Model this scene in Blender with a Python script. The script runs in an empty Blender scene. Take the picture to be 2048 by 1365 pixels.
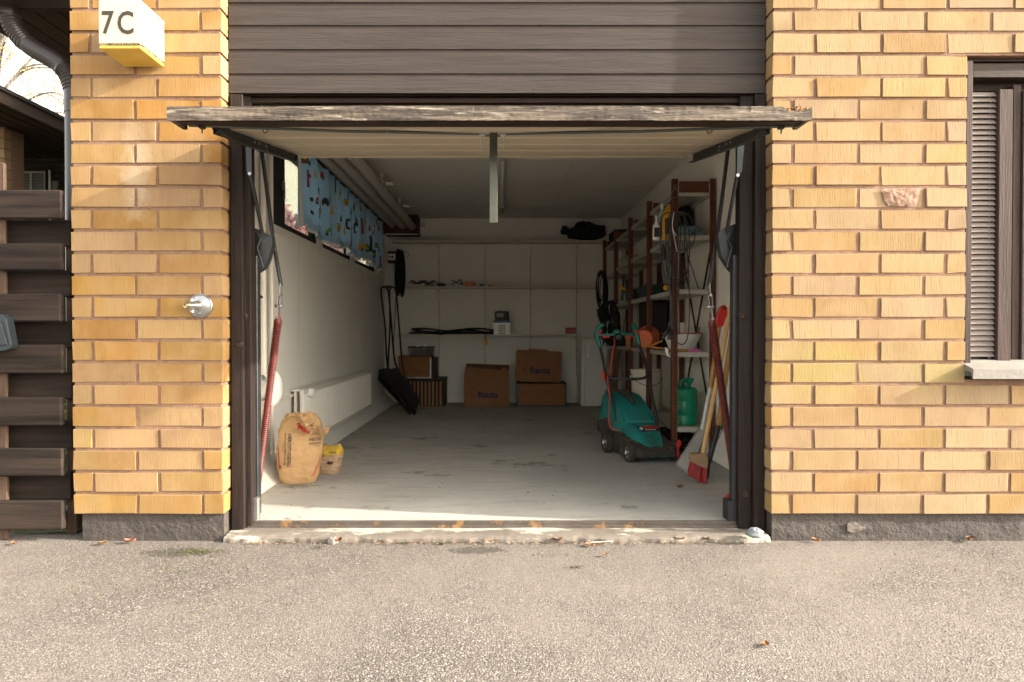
import bpy, math, random
import numpy as np
from mathutils import Vector, Matrix, Euler, noise
R = math.radians
random.seed(7)
scene = bpy.context.scene
COL = scene.collection

# ---------------- camera, light, exposure ----------------
PITCH, F, CAMY, CAMZ = R(0.7), 1402.0, -3.2, 0.96
PX, PY = 1000.0, 682.5
cd = bpy.data.cameras.new('camera'); cam = bpy.data.objects.new('camera', cd); COL.objects.link(cam)
cam.location = (0, CAMY, CAMZ); cam.rotation_euler = (R(90) - PITCH, 0, 0)
cd.sensor_width = 36; cd.lens = F / 2048 * 36; cd.shift_x = 24 / 2048; cd.clip_end = 400; cd.clip_start = .05
scene.camera = cam
SUN = Vector((-5.5, 1.0, -2.35)).normalized()            # travelling direction
elev = math.asin(-SUN.z); az = math.atan2(-SUN.x, -SUN.y)  # azimuth of the sun, clockwise from +Y
w = bpy.data.worlds.new('World'); scene.world = w; w.use_nodes = True
nt = w.node_tree; nt.nodes.clear()
sky = nt.nodes.new('ShaderNodeTexSky'); sky.sky_type = 'NISHITA'; sky.sun_disc = False
sky.sun_elevation = elev; sky.sun_rotation = az; sky.dust_density = 3.0; sky.air_density = 1.0; sky.ozone_density = .6
hs = nt.nodes.new('ShaderNodeHueSaturation'); hs.inputs['Saturation'].default_value = .35
tint = nt.nodes.new('ShaderNodeMix'); tint.data_type = 'RGBA'; tint.blend_type = 'MULTIPLY'; tint.inputs[0].default_value = 1
tint.inputs[7].default_value = (1.0, .945, .85, 1)
bg = nt.nodes.new('ShaderNodeBackground'); bg.inputs['Strength'].default_value = .15
wo = nt.nodes.new('ShaderNodeOutputWorld')
nt.links.new(sky.outputs[0], hs.inputs['Color']); nt.links.new(hs.outputs[0], tint.inputs[6])
nt.links.new(tint.outputs[2], bg.inputs['Color']); nt.links.new(bg.outputs[0], wo.inputs['Surface'])
sd = bpy.data.lights.new('sun', 'SUN'); sd.energy = 2.05; sd.angle = R(0.7); sd.color = (1.0, .93, .83)
so = bpy.data.objects.new('sun', sd); COL.objects.link(so); so.location = (6, -3, 5)
so.rotation_euler = SUN.to_track_quat('-Z', 'Y').to_euler()
vs = scene.view_settings
scene.display_settings.display_device = 'sRGB'
vs.view_transform = 'Standard'; vs.look = 'None'; vs.gamma = 1; vs.use_curve_mapping = False
vs.exposure = 2.6
scene.cycles.max_bounces = 14; scene.cycles.diffuse_bounces = 8; scene.cycles.glossy_bounces = 4
scene.cycles.use_denoising = True
scene.cycles.sample_clamp_indirect = 10

# ---------------- pixel of the photograph -> point in the place ----------------
def ray(px, py):
    a, b = (px - PX) / F, (PY - py) / F
    return Vector((a, math.cos(PITCH) + b * math.sin(PITCH), -math.sin(PITCH) + b * math.cos(PITCH)))
def atY(px, py, Y):
    d = ray(px, py); t = (Y - CAMY) / d.y
    return Vector((d.x * t, Y, CAMZ + d.z * t))
def atX(px, py, X):
    d = ray(px, py); t = X / d.x
    return Vector((X, CAMY + d.y * t, CAMZ + d.z * t))
def atZ(px, py, Z):
    d = ray(px, py); t = (Z - CAMZ) / d.z
    return Vector((d.x * t, CAMY + d.y * t, Z))
def onZ(py, Y):
    return atY(1000, py, Y).z
def onX(px, Y, py=PY):
    return atY(px, py, Y).x

# ---------------- mesh building ----------------
WORLD = {}
class MB:
    def __init__(s): s.v = []; s.f = []; s.sm = []
    def add(s, vs_, fs, smooth=False):
        n = len(s.v); s.v += [tuple(v) for v in vs_]
        s.f += [tuple(i + n for i in f) for f in fs]; s.sm += [smooth] * len(fs)
        return s
    def box(s, a, b, bev=.002, M=None):
        a = Vector(a); b = Vector(b)
        lo = Vector(map(min, a, b)); hi = Vector(map(max, a, b)); d = hi - lo
        bev = min(bev, min(d) * .45)
        if bev <= 0:
            p = [Vector((x, y, z)) for x in (lo.x, hi.x) for y in (lo.y, hi.y) for z in (lo.z, hi.z)]
            if M: p = [M @ q for q in p]
            return s.add(p, [(0,1,3,2),(4,6,7,5),(0,4,5,1),(2,3,7,6),(0,2,6,4),(1,5,7,3)])
        p = []; idx = {}
        for ix in (0, 1):
            for iy in (0, 1):
                for iz in (0, 1):
                    c = [(lo, hi)[ix].x, (lo, hi)[iy].y, (lo, hi)[iz].z]
                    sg = [1 - 2 * ix, 1 - 2 * iy, 1 - 2 * iz]
                    for ax in range(3):
                        q = [c[k] + (0 if k == ax else sg[k] * bev) for k in range(3)]
                        idx[(ix, iy, iz, ax)] = len(p); p.append(Vector(q))
        if M: p = [M @ q for q in p]
        fs = []
        for ax in range(3):
            o = [k for k in range(3) if k != ax]
            for e in (0, 1):
                q = []
                for (u, v) in ((0,0),(1,0),(1,1),(0,1)):
                    k = [0,0,0]; k[ax] = e; k[o[0]] = u; k[o[1]] = v
                    q.append(idx[(*k, ax)])
                if (e == 1) != (ax == 1): pass
                else: q = q[::-1]
                fs.append(tuple(q))
        for ax in range(3):
            o = [k for k in range(3) if k != ax]
            for u in (0, 1):
                for v in (0, 1):
                    k0 = [0,0,0]; k1 = [0,0,0]; k1[ax] = 1
                    k0[o[0]] = k1[o[0]] = u; k0[o[1]] = k1[o[1]] = v
                    fs.append((idx[(*k0, o[0])], idx[(*k1, o[0])], idx[(*k1, o[1])], idx[(*k0, o[1])]))
        for ix in (0, 1):
            for iy in (0, 1):
                for iz in (0, 1): fs.append(tuple(idx[(ix, iy, iz, a_)] for a_ in range(3)))
        return s.add(p, fs)
    def obox(s, c, size, rot=(0, 0, 0), bev=.002):
        M = Matrix.Translation(Vector(c)) @ Euler(rot).to_matrix().to_4x4()
        h = Vector(size) / 2
        return s.box(-h, h, bev, M)
    def bar(s, p0, p1, w, h, up=(0, 0, 1), bev=.001):
        p0 = Vector(p0); p1 = Vector(p1); x = (p1 - p0); L = x.length; x.normalize()
        y = Vector(up).cross(x)
        if y.length < 1e-4: y = Vector((0, 1, 0)).cross(x)
        y.normalize(); z = x.cross(y)
        M = Matrix(((x.x, y.x, z.x, 0), (x.y, y.y, z.y, 0), (x.z, y.z, z.z, 0), (0, 0, 0, 1)))
        M = Matrix.Translation((p0 + p1) / 2) @ M
        return s.box((-L/2, -w/2, -h/2), (L/2, w/2, h/2), bev, M)
    def tube(s, pts, r, n=8, closed=False, caps=True, smooth=True):
        pts = [Vector(p) for p in pts]; m = len(pts)
        rr = r if isinstance(r, (list, tuple)) else [r] * m
        T = []
        for i in range(m):
            if closed: t = pts[(i + 1) % m] - pts[i - 1]
            else: t = pts[min(i + 1, m - 1)] - pts[max(i - 1, 0)]
            T.append(t.normalized() if t.length > 1e-9 else Vector((0, 0, 1)))
        u = T[0].orthogonal().normalized(); vs_ = []
        for i in range(m):
            u = (u - T[i] * u.dot(T[i])); u = u.normalized() if u.length > 1e-6 else T[i].orthogonal().normalized()
            v = T[i].cross(u)
            for k in range(n):
                a = 2 * math.pi * k / n
                vs_.append(pts[i] + (u * math.cos(a) + v * math.sin(a)) * rr[i])
        fs = []
        for i in range(m if closed else m - 1):
            j = (i + 1) % m
            for k in range(n):
                k2 = (k + 1) % n
                fs.append((i*n+k, i*n+k2, j*n+k2, j*n+k))
        s.add(vs_, fs, smooth)
        if caps and not closed:
            b = len(s.v) - len(vs_)
            s.f.append(tuple(b + k for k in range(n))[::-1]); s.sm.append(False)
            s.f.append(tuple(b + (m-1)*n + k for k in range(n))); s.sm.append(False)
        return s
    def lathe(s, prof, origin, axis=(0, 0, 1), n=24, smooth=True):
        ax = Vector(axis).normalized(); u = ax.orthogonal().normalized(); v = ax.cross(u); o = Vector(origin)
        vs_ = []; m = len(prof)
        for (r, h) in prof:
            for k in range(n):
                a = 2 * math.pi * k / n
                vs_.append(o + ax * h + (u * math.cos(a) + v * math.sin(a)) * max(r, 1e-5))
        fs = [(i*n+k, i*n+(k+1)%n, (i+1)*n+(k+1)%n, (i+1)*n+k) for i in range(m-1) for k in range(n)]
        return s.add(vs_, fs, smooth)
    def grid(s, fn, nu, nv, cu=False, cv=False, smooth=True):
        vs_ = [fn(i / (nu if cu else nu - 1), j / (nv if cv else nv - 1)) for j in range(nv) for i in range(nu)]
        fs = [(j*nu+i, j*nu+(i+1)%nu, ((j+1)%nv)*nu+(i+1)%nu, ((j+1)%nv)*nu+i)
              for j in range(nv if cv else nv-1) for i in range(nu if cu else nu-1)]
        return s.add(vs_, fs, smooth)
    def prism(s, poly, ext, smooth=False):
        poly = [Vector(p) for p in poly]; e = Vector(ext); n = len(poly)
        s.add(poly + [p + e for p in poly],
              [tuple(range(n)), tuple(range(2*n-1, n-1, -1))] + [(i, i+n, (i+1)%n+n, (i+1)%n) for i in range(n)], smooth)
        return s
    def plate(s, px, Y, th):
        return s.prism([atY(a, b, Y) for a, b in px], (0, th, 0))
    def build(s, name, mat, parent=None, fix=True, sharp=35, bevel=0, loc=None):
        me = bpy.data.meshes.new(name)
        off = WORLD.get(parent.name, Vector()) if parent else Vector()
        o_loc = Vector(loc) if loc is not None else (Vector() if parent else Vector())
        org = off + (o_loc - off if loc is not None else Vector())
        me.from_pydata([tuple(Vector(v) - org) for v in s.v], [], s.f)
        me.polygons.foreach_set('use_smooth', s.sm)
        if fix:
            import bmesh
            bm = bmesh.new(); bm.from_mesh(me); bmesh.ops.recalc_face_normals(bm, faces=bm.faces); bm.to_mesh(me); bm.free()
        if any(s.sm): me.set_sharp_from_angle(angle=R(sharp))
        me.materials.append(mat)
        o = bpy.data.objects.new(name, me); COL.objects.link(o)
        o.location = org - off
        if parent: o.parent = parent
        WORLD[o.name] = org
        if bevel:
            b = o.modifiers.new('bevel', 'BEVEL'); b.width = bevel; b.segments = 2; b.limit_method = 'ANGLE'
        return o
def tag(o, label, cat, group=None, kind=None):
    o['label'] = label; o['category'] = cat
    if group: o['group'] = group
    if kind: o['kind'] = kind
    return o
def thing(name, label, cat, loc=(0, 0, 0), group=None):
    o = bpy.data.objects.new(name, None); COL.objects.link(o); o.location = loc; o.empty_display_size = .05
    WORLD[o.name] = Vector(loc)
    return tag(o, label, cat, group)
def structure(o): o['kind'] = 'structure'; return o
def stuff(o): o['kind'] = 'stuff'; return o
def smoothpath(pts, n=6):
    P = [Vector(p) for p in pts]; P = [P[0]*2-P[1]] + P + [P[-1]*2-P[-2]]; out = []
    for i in range(1, len(P) - 2):
        for k in range(n):
            t = k / n; a, b, c, d = P[i-1:i+3]
            out.append(.5*((2*b) + (c-a)*t + (2*a-5*b+4*c-d)*t*t + (3*b-a-3*c+d)*t**3))
    out.append(P[-2]); return out
def text_mesh(body, size, extr=0.0, bold=0.0, align='LEFT', sx=1.0, spacing=1.0):
    cu = bpy.data.curves.new('t', 'FONT'); cu.body = body; cu.size = size; cu.extrude = extr; cu.offset = bold * size
    cu.align_x = align; cu.resolution_u = 3; cu.space_character = spacing
    ob = bpy.data.objects.new('t', cu); COL.objects.link(ob)
    dg = bpy.context.evaluated_depsgraph_get(); me = bpy.data.meshes.new_from_object(ob.evaluated_get(dg))
    vs_ = [Vector((v.co.x * sx, v.co.y, v.co.z)) for v in me.vertices]; fs = [tuple(p.vertices) for p in me.polygons]
    bpy.data.objects.remove(ob); bpy.data.curves.remove(cu); bpy.data.meshes.remove(me)
    return vs_, fs

# ---------------- materials ----------------
def mat(name, c1, c2=None, scale=6, rough=.6, metal=0, bump=0, bscale=60, st=(1, 1, 1), rnd=0, hue=0, c3=None, c3at=.62, c3scale=2,
        spec=.5, wave=None, contrast=(.35, .65), coat=0, alpha=1, trans=0, island=False, sat=0):
    m = bpy.data.materials.new(name); m.use_nodes = True; t = m.node_tree; N = t.nodes; L = t.links
    b = N['Principled BSDF']; b.inputs['Roughness'].default_value = rough; b.inputs['Metallic'].default_value = metal
    b.inputs['Specular IOR Level'].default_value = spec; b.inputs['Coat Weight'].default_value = coat
    tc = N.new('ShaderNodeTexCoord'); oi = N.new('ShaderNodeObjectInfo')
    sc = N.new('ShaderNodeVectorMath'); sc.operation = 'MULTIPLY_ADD'
    mul = N.new('ShaderNodeVectorMath'); mul.operation = 'SCALE'; mul.inputs[0].default_value = (37, 19, 53)
    L.new(oi.outputs['Random'], mul.inputs['Scale'])
    sc.inputs[1].default_value = st; L.new(tc.outputs['Object'], sc.inputs[0]); L.new(mul.outputs[0], sc.inputs[2])
    vec = sc.outputs[0]
    def nz(s_, d=5, r_=.6, v=vec):
        n = N.new('ShaderNodeTexNoise'); n.inputs['Scale'].default_value = s_; n.inputs['Detail'].default_value = d
        n.inputs['Roughness'].default_value = r_; L.new(v, n.inputs['Vector']); return n.outputs['Fac']
    def ramp(fac, a, c):
        r_ = N.new('ShaderNodeMapRange'); r_.inputs['From Min'].default_value = a; r_.inputs['From Max'].default_value = c
        L.new(fac, r_.inputs['Value']); return r_.outputs[0]
    def mix(f, a, c, mode='MIX'):
        x = N.new('ShaderNodeMix'); x.data_type = 'RGBA'; x.blend_type = mode
        for val, i in ((f, 0), (a, 6), (c, 7)):
            if isinstance(val, (int, float)): x.inputs[i].default_value = val
            elif isinstance(val, tuple): x.inputs[i].default_value = (*val[:3], 1)
            else: L.new(val, x.inputs[i])
        return x.outputs[2]
    col = tuple(c1)
    c2 = c2 or tuple(k * .82 for k in c1)
    col = mix(ramp(nz(scale), *contrast), c1, c2)
    if c3: col = mix(ramp(nz(c3scale, 8, .7), c3at, c3at + .06), col, c3)
    if rnd or hue:
        h = N.new('ShaderNodeHueSaturation'); src = oi.outputs['Random']
        if island:
            g = N.new('ShaderNodeNewGeometry'); src = g.outputs['Random Per Island']
        r1 = N.new('ShaderNodeMapRange'); r1.inputs['To Min'].default_value = 1 - rnd; r1.inputs['To Max'].default_value = 1 + rnd
        L.new(src, r1.inputs['Value']); L.new(r1.outputs[0], h.inputs['Value'])
        f = N.new('ShaderNodeMath'); f.operation = 'MULTIPLY'; f.inputs[1].default_value = 7.13; L.new(src, f.inputs[0])
        f2 = N.new('ShaderNodeMath'); f2.operation = 'FRACT'; L.new(f.outputs[0], f2.inputs[0])
        r2 = N.new('ShaderNodeMapRange'); r2.inputs['To Min'].default_value = .5 - hue; r2.inputs['To Max'].default_value = .5 + hue
        L.new(f2.outputs[0], r2.inputs['Value']); L.new(r2.outputs[0], h.inputs['Hue'])
        if sat:
            g1 = N.new('ShaderNodeMath'); g1.operation = 'MULTIPLY'; g1.inputs[1].default_value = 13.7; L.new(src, g1.inputs[0])
            g2 = N.new('ShaderNodeMath'); g2.operation = 'FRACT'; L.new(g1.outputs[0], g2.inputs[0])
            r3 = N.new('ShaderNodeMapRange'); r3.inputs['To Min'].default_value = 1 - sat; r3.inputs['To Max'].default_value = 1 + sat * .5
            L.new(g2.outputs[0], r3.inputs['Value']); L.new(r3.outputs[0], h.inputs['Saturation'])
        L.new(col, h.inputs['Color']); col = h.outputs['Color']
    L.new(col, b.inputs['Base Color'])
    if bump:
        bp = N.new('ShaderNodeBump'); bp.inputs['Strength'].default_value = 1.0; bp.inputs['Distance'].default_value = bump
        L.new(nz(bscale, 6, .65), bp.inputs['Height']); L.new(bp.outputs[0], b.inputs['Normal'])
    if trans: b.inputs['Transmission Weight'].default_value = trans
    m['_n'] = name
    return m
def nodes(m): return m.node_tree.nodes, m.node_tree.links, m.node_tree.nodes['Principled BSDF']

def brick_mat(name, lo, hi, pale, streak=(.42, .27, .10), stains=()):
    m = mat(name, hi, lo, scale=9, rough=.85, bump=.0012, bscale=240, st=(1, 1, .18), rnd=.13, hue=.006, sat=.17)
    N, L, b = nodes(m); prev = b.inputs['Base Color'].links[0].from_socket
    tc = N.new('ShaderNodeTexCoord'); oi = N.new('ShaderNodeObjectInfo')
    ad = N.new('ShaderNodeVectorMath'); ad.operation = 'MULTIPLY_ADD'; ad.inputs[1].default_value = (1, 1, .035)
    ml = N.new('ShaderNodeVectorMath'); ml.operation = 'SCALE'; ml.inputs[0].default_value = (91, 17, 13)
    L.new(oi.outputs['Random'], ml.inputs['Scale']); L.new(tc.outputs['Object'], ad.inputs[0]); L.new(ml.outputs[0], ad.inputs[2])
    n = N.new('ShaderNodeTexNoise'); n.inputs['Scale'].default_value = 280; n.inputs['Detail'].default_value = 3; L.new(ad.outputs[0], n.inputs['Vector'])
    r = N.new('ShaderNodeMapRange'); r.inputs['From Min'].default_value = .60; r.inputs['From Max'].default_value = .70; r.inputs['To Max'].default_value = .62
    L.new(n.outputs['Fac'], r.inputs['Value'])
    # big soft patches: pale bloom and greenish growth, a few bricks more than others
    n2 = N.new('ShaderNodeTexNoise'); n2.inputs['Scale'].default_value = 5; n2.inputs['Detail'].default_value = 4
    ad2 = N.new('ShaderNodeVectorMath'); L.new(tc.outputs['Object'], ad2.inputs[0]); L.new(ml.outputs[0], ad2.inputs[1]); L.new(ad2.outputs[0], n2.inputs['Vector'])
    r2 = N.new('ShaderNodeMapRange'); r2.inputs['From Min'].default_value = .45; r2.inputs['From Max'].default_value = .7; r2.inputs['To Max'].default_value = .8
    L.new(n2.outputs['Fac'], r2.inputs['Value'])
    x0 = N.new('ShaderNodeMix'); x0.data_type = 'RGBA'; L.new(r2.outputs[0], x0.inputs[0]); L.new(prev, x0.inputs[6]); x0.inputs[7].default_value = (*pale, 1)
    n3 = N.new('ShaderNodeTexNoise'); n3.inputs['Scale'].default_value = 3.1; n3.inputs['Detail'].default_value = 5; L.new(ad2.outputs[0], n3.inputs['Vector'])
    r3 = N.new('ShaderNodeMapRange'); r3.inputs['From Min'].default_value = .64; r3.inputs['From Max'].default_value = .8; r3.inputs['To Max'].default_value = .5
    L.new(n3.outputs['Fac'], r3.inputs['Value'])
    x1 = N.new('ShaderNodeMix'); x1.data_type = 'RGBA'; L.new(r3.outputs[0], x1.inputs[0]); L.new(x0.outputs[2], x1.inputs[6]); x1.inputs[7].default_value = (.33, .25, .075, 1)
    x = N.new('ShaderNodeMix'); x.data_type = 'RGBA'; L.new(r.outputs[0], x.inputs[0]); L.new(x1.outputs[2], x.inputs[6]); x.inputs[7].default_value = (*streak, 1)
    geo = N.new('ShaderNodeNewGeometry'); wn = N.new('ShaderNodeTexNoise'); wn.inputs['Scale'].default_value = 11; wn.inputs['Detail'].default_value = 7; wn.inputs['Roughness'].default_value = .7
    L.new(geo.outputs['Position'], wn.inputs['Vector']); cur = x.outputs[2]
    for (cx, cz, rx, rz, colr, amt) in stains:
        vm = N.new('ShaderNodeVectorMath'); vm.operation = 'SUBTRACT'; vm.inputs[1].default_value = (cx, 0, cz); L.new(geo.outputs['Position'], vm.inputs[0])
        vv = N.new('ShaderNodeVectorMath'); vv.operation = 'MULTIPLY'; vv.inputs[1].default_value = (1/rx, 0, 1/rz); L.new(vm.outputs[0], vv.inputs[0])
        ln = N.new('ShaderNodeVectorMath'); ln.operation = 'LENGTH'; L.new(vv.outputs[0], ln.inputs[0])
        ad3 = N.new('ShaderNodeMath'); ad3.operation = 'MULTIPLY_ADD'; ad3.inputs[1].default_value = 2.2; L.new(wn.outputs['Fac'], ad3.inputs[0]); L.new(ln.outputs['Value'], ad3.inputs[2])
        rr_ = N.new('ShaderNodeMapRange'); rr_.inputs['From Min'].default_value = 2.0; rr_.inputs['From Max'].default_value = 1.35; rr_.inputs['To Max'].default_value = amt; L.new(ad3.outputs[0], rr_.inputs['Value'])
        xs = N.new('ShaderNodeMix'); xs.data_type = 'RGBA'; L.new(rr_.outputs[0], xs.inputs[0]); L.new(cur, xs.inputs[6]); xs.inputs[7].default_value = (*colr, 1); cur = xs.outputs[2]
    # dark pits and specks in the fired face
    pv = N.new('ShaderNodeTexNoise'); pv.inputs['Scale'].default_value = 420; pv.inputs['Detail'].default_value = 2; L.new(ad2.outputs[0], pv.inputs['Vector'])
    pr_ = N.new('ShaderNodeMapRange'); pr_.inputs['From Min'].default_value = .70; pr_.inputs['From Max'].default_value = .78; pr_.inputs['To Max'].default_value = .7; L.new(pv.outputs['Fac'], pr_.inputs['Value'])
    xp = N.new('ShaderNodeMix'); xp.data_type = 'RGBA'; L.new(pr_.outputs[0], xp.inputs[0]); L.new(cur, xp.inputs[6]); xp.inputs[7].default_value = (.10, .055, .02, 1)
    L.new(xp.outputs[2], b.inputs['Base Color'])
    bp = N.new('ShaderNodeBump'); bp.inputs['Distance'].default_value = .0013; bp.inputs['Strength'].default_value = .7; bp.invert = True
    L.new(n.outputs['Fac'], bp.inputs['Height']); L.new(b.inputs['Normal'].links[0].from_socket, bp.inputs['Normal']); L.new(bp.outputs[0], b.inputs['Normal'])
    return m
def wood_mat(name, c1, c2, axis='x', rough=.75, bump=.0012, rnd=.08, c3=None, c3at=.63, grain=9, c3scale=3):
    # c1/c2 grain, knots from distorted rings
    st = {'x': (.06, 1, 1), 'y': (1, .06, 1), 'z': (1, 1, .06)}[axis]
    m = mat(name, c1, c2, scale=grain * 6, rough=rough, bump=bump, bscale=grain * 16, st=st, rnd=rnd, c3=c3, c3at=c3at, c3scale=c3scale, contrast=(.3, .7), spec=.18)
    return m

BRK_L = brick_mat('golden_brick', (0.2424, 0.1284, 0.03411), (0.2956, 0.1721, 0.05913), (0.3198, 0.2035, 0.09093), (0.1938, 0.1066, 0.0273), stains=((-1.66, 1.70, .09, .28, (.46, .38, .28), .42), (-1.6, .12, .6, .16, (.19, .14, .05), .35), (-1.9, .45, .12, .3, (.20, .15, .05), .4)))
BRK_R = brick_mat('pale_brick', (0.2506, 0.1494, 0.05423), (0.2896, 0.1839, 0.07718), (0.3035, 0.2069, 0.1023), (0.1656, 0.09193, 0.0292), stains=((1.45, .80, .35, .22, (.24, .20, .05), .55), (1.75, .18, .5, .07, (.20, .15, .07), .4), (2.0, .78, .25, .12, (.25, .21, .06), .5)))
MORTAR = mat('mortar', (.24, .138, .088), (.18, .105, .068), scale=40, rough=.95, bump=.004, bscale=170)
RENDER = mat('plinth_render', (.058, .046, .039), (.042, .033, .028), scale=6, rough=.8, bump=.012, bscale=45, c3=(0.1613, 0.1277, 0.1008), c3at=.68, c3scale=9)
CLAD = wood_mat('painted_cladding', (.062, .050, .044), (.044, .035, .031), 'x', rough=.7, bump=.004, rnd=.05, grain=5)
FRAMEW = wood_mat('dark_frame_wood', (.026, .0165, .013), (.012, .008, .0068), 'z', rough=.6, bump=.004, rnd=.15, c3=(0.09, 0.06469, 0.05063), c3at=.70, c3scale=7)
FRAMEX = wood_mat('dark_rail_wood', (0.0425, 0.0272, 0.0187), (0.02125, 0.01275, 0.00935), 'x', rough=.6, bump=.003, rnd=.1, c3=(0.0935, 0.0595, 0.03825), c3at=.64, c3scale=7)
PEEL = mat('peeling_paint_plank', (.15, .118, .085), (.045, .033, .025), scale=34, rough=.85, bump=.016, bscale=60, st=(.10, 1, 1), contrast=(.42, .58), c3=(.25, .21, .16), c3at=.57, c3scale=55)
FENCEW = wood_mat('fence_slat_wood', (.042, .029, .022), (.012, .0085, .007), 'x', rough=.8, bump=.004, rnd=.15, grain=4, c3=(0.1928, 0.1428, 0.1071), c3at=.70, c3scale=14)
POSTW = wood_mat('fence_post_wood', (0.096, 0.06, 0.042), (0.048, 0.03, 0.021), 'z', rough=.8, bump=.003)
SHUT = wood_mat('shutter_wood', (.24, .20, .175), (.19, .155, .135), 'x', rough=.7, bump=.001, rnd=.06)
WFRAME = wood_mat('window_frame_wood', (0.0665, 0.0434, 0.0364), (0.035, 0.0231, 0.0196), 'z', rough=.7, bump=.003, c3=(0.14, 0.105, 0.084), c3at=.66, c3scale=6)
SOFFIT = wood_mat('soffit_boards', (0.0595, 0.0385, 0.0245), (0.0315, 0.0196, 0.0126), 'y', rough=.8, bump=.002, rnd=.2)
CREAM = wood_mat('cream_panel', (0.468, 0.4025, 0.2995), (0.4025, 0.337, 0.2434), 'x', rough=.55, bump=.001, rnd=.05, grain=2)
WALLP = mat('wall_paint', (.79, .77, .71), (.76, .74, .68), scale=2, rough=.8, bump=.0006, bscale=90)
CEILP = mat('ceiling_paint', (.66, .64, .59), (.62, .60, .55), scale=1.5, rough=.85, bump=.0005, bscale=60)
WHITE = mat('white_paint', (0.7696, 0.728, 0.6448), (0.728, 0.6864, 0.6032), scale=3, rough=.45)
WHITEP = mat('white_plastic', (0.832, 0.8216, 0.7904), (0.8112, 0.8008, 0.7696), rough=.35)
RADI = mat('radiator_enamel', (0.728, 0.6968, 0.624), (0.6864, 0.6552, 0.5824), scale=2, rough=.4)
DSTEEL = mat('dark_edge_steel', (.018, .018, .019), (.012, .012, .013), rough=.5)
STEEL = mat('grey_steel', (0.06, 0.0648, 0.066), (0.042, 0.045, 0.0468), scale=14, rough=.42, metal=.7, c3=(0.096, 0.06, 0.036), c3at=.74, c3scale=20)
PLATE = mat('slate_steel', (0.036, 0.0396, 0.0408), (0.027, 0.03, 0.0312), scale=6, rough=.5, metal=.2)
GALV = mat('galvanised', (.42, .42, .40), (.30, .30, .29), scale=20, rough=.4, metal=.9)
ALU = mat('brushed_aluminium', (.52, .51, .48), (.42, .41, .38), scale=10, rough=.45, metal=.6)
CHROME = mat('chrome', (.50, .50, .49), (.40, .40, .39), scale=30, rough=.33, metal=1)
SPRING = mat('red_spring_paint', (.15, .024, .016), (.10, .014, .010), scale=18, rough=.45)
PIPEBR = mat('downpipe_brown', (.035, .027, .023), (.030, .023, .02), rough=.36, coat=.05)
BLACKP = mat('black_plastic', (.018, .018, .018), (.012, .012, .012), rough=.4)
BLACKR = mat('black_rubber', (.012, .012, .012), (.009, .009, .009), rough=.8)
BLACKC = mat('black_cloth', (.016, .016, .017), (.008, .008, .009), rough=.9, bump=.004, bscale=30)
RUST = mat('rust_brown_steel', (.125, .038, .015), (.095, .028, .011), scale=12, rough=.5, metal=.2)
SHELFM = mat('grey_shelf_steel', (0.416, 0.4004, 0.3432), (0.3744, 0.3588, 0.3016), scale=5, rough=.45)
SHELFW = mat('white_shelf_board', (0.624, 0.572, 0.468), (0.572, 0.52, 0.416), rough=.5)
TEAL = mat('teal_plastic', (.008, .19, .175), (.012, .15, .135), scale=5, rough=.42, c3=(.075, .085, .06), c3at=.60, c3scale=6, bump=.0005, bscale=70)
TEALC = mat('teal_grip', (.006, .15, .12), (.006, .13, .10), rough=.35)
MOWDIRT = mat('dusty_black_plastic', (.045, .038, .030), (.02, .018, .016), scale=12, rough=.8, c3=(.11, .085, .05), c3at=.56, c3scale=12)
GREEN = mat('green_plastic', (.0, .235, .115), (.0, .20, .10), rough=.35)
REDP = mat('red_plastic', (.55, .022, .016), (.48, .018, .014), rough=.35)
ORANGE = mat('orange_plastic', (.75, .13, .012), (.68, .11, .01), rough=.4)
YELLOW = mat('yellow_plastic', (.70, .38, .02), (.6, .3, .02), rough=.4)
BLUE = mat('blue_plastic', (.012, .10, .24), (.01, .08, .2), rough=.4)
PINK = mat('pink_plastic', (.62, .12, .36), (.5, .1, .3), rough=.4)
DARKGREEN = mat('dark_green_plastic', (.01, .06, .045), (.01, .045, .035), rough=.5)
CARD = mat('cardboard', (.26, .125, .055), (.23, .11, .047), scale=4, rough=.85)
CARDI = mat('cardboard_inside', (.16, .085, .04), (.12, .06, .03), rough=.9)
CHEST = wood_mat('varnished_wood', (.27, .115, .035), (.20, .085, .026), 'x', rough=.5, bump=.0006)
CRATEW = wood_mat('crate_wood', (.36, .20, .085), (.29, .15, .06), 'x', rough=.7, bump=.001, rnd=.1)
DARKW = wood_mat('dark_wood', (.05, .03, .018), (.03, .018, .012), 'x', rough=.6)
BROOMW = wood_mat('handle_wood', (.60, .38, .155), (.52, .31, .12), 'z', rough=.45, bump=.0004, rnd=.06)
ASHW = wood_mat('varnished_handle', (.42, .23, .075), (.35, .18, .055), 'z', rough=.4, bump=.0004)
BLOCKW = wood_mat('broom_block_wood', (.34, .22, .13), (.28, .18, .10), 'x', rough=.7)
BRIST = mat('red_bristles', (.40, .025, .022), (.26, .014, .014), scale=60, rough=.6, st=(1, 1, .05), rnd=.35, island=True)
SACK = mat('kraft_sack', (.41, .255, .12), (.36, .215, .098), scale=7, rough=.78, bump=.014, bscale=20)
SACK2 = mat('pale_sack', (0.3788, 0.248, 0.1446), (0.3444, 0.2273, 0.1309), scale=7, rough=.7, bump=.008, bscale=14)
INK = mat('black_ink', (.03, .024, .02), (.03, .024, .02), rough=.7)
REDINK = mat('red_ink', (.42, .03, .018), (.38, .025, .015), rough=.7)
YELINK = mat('yellow_ink', (.50, .33, .03), (.44, .28, .03), rough=.6)
NAVY = mat('navy_ink', (.045, .04, .085), (.04, .035, .07), rough=.8)
REDK = mat('red_card_ink', (.32, .06, .035), (.28, .05, .03), rough=.8)
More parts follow.
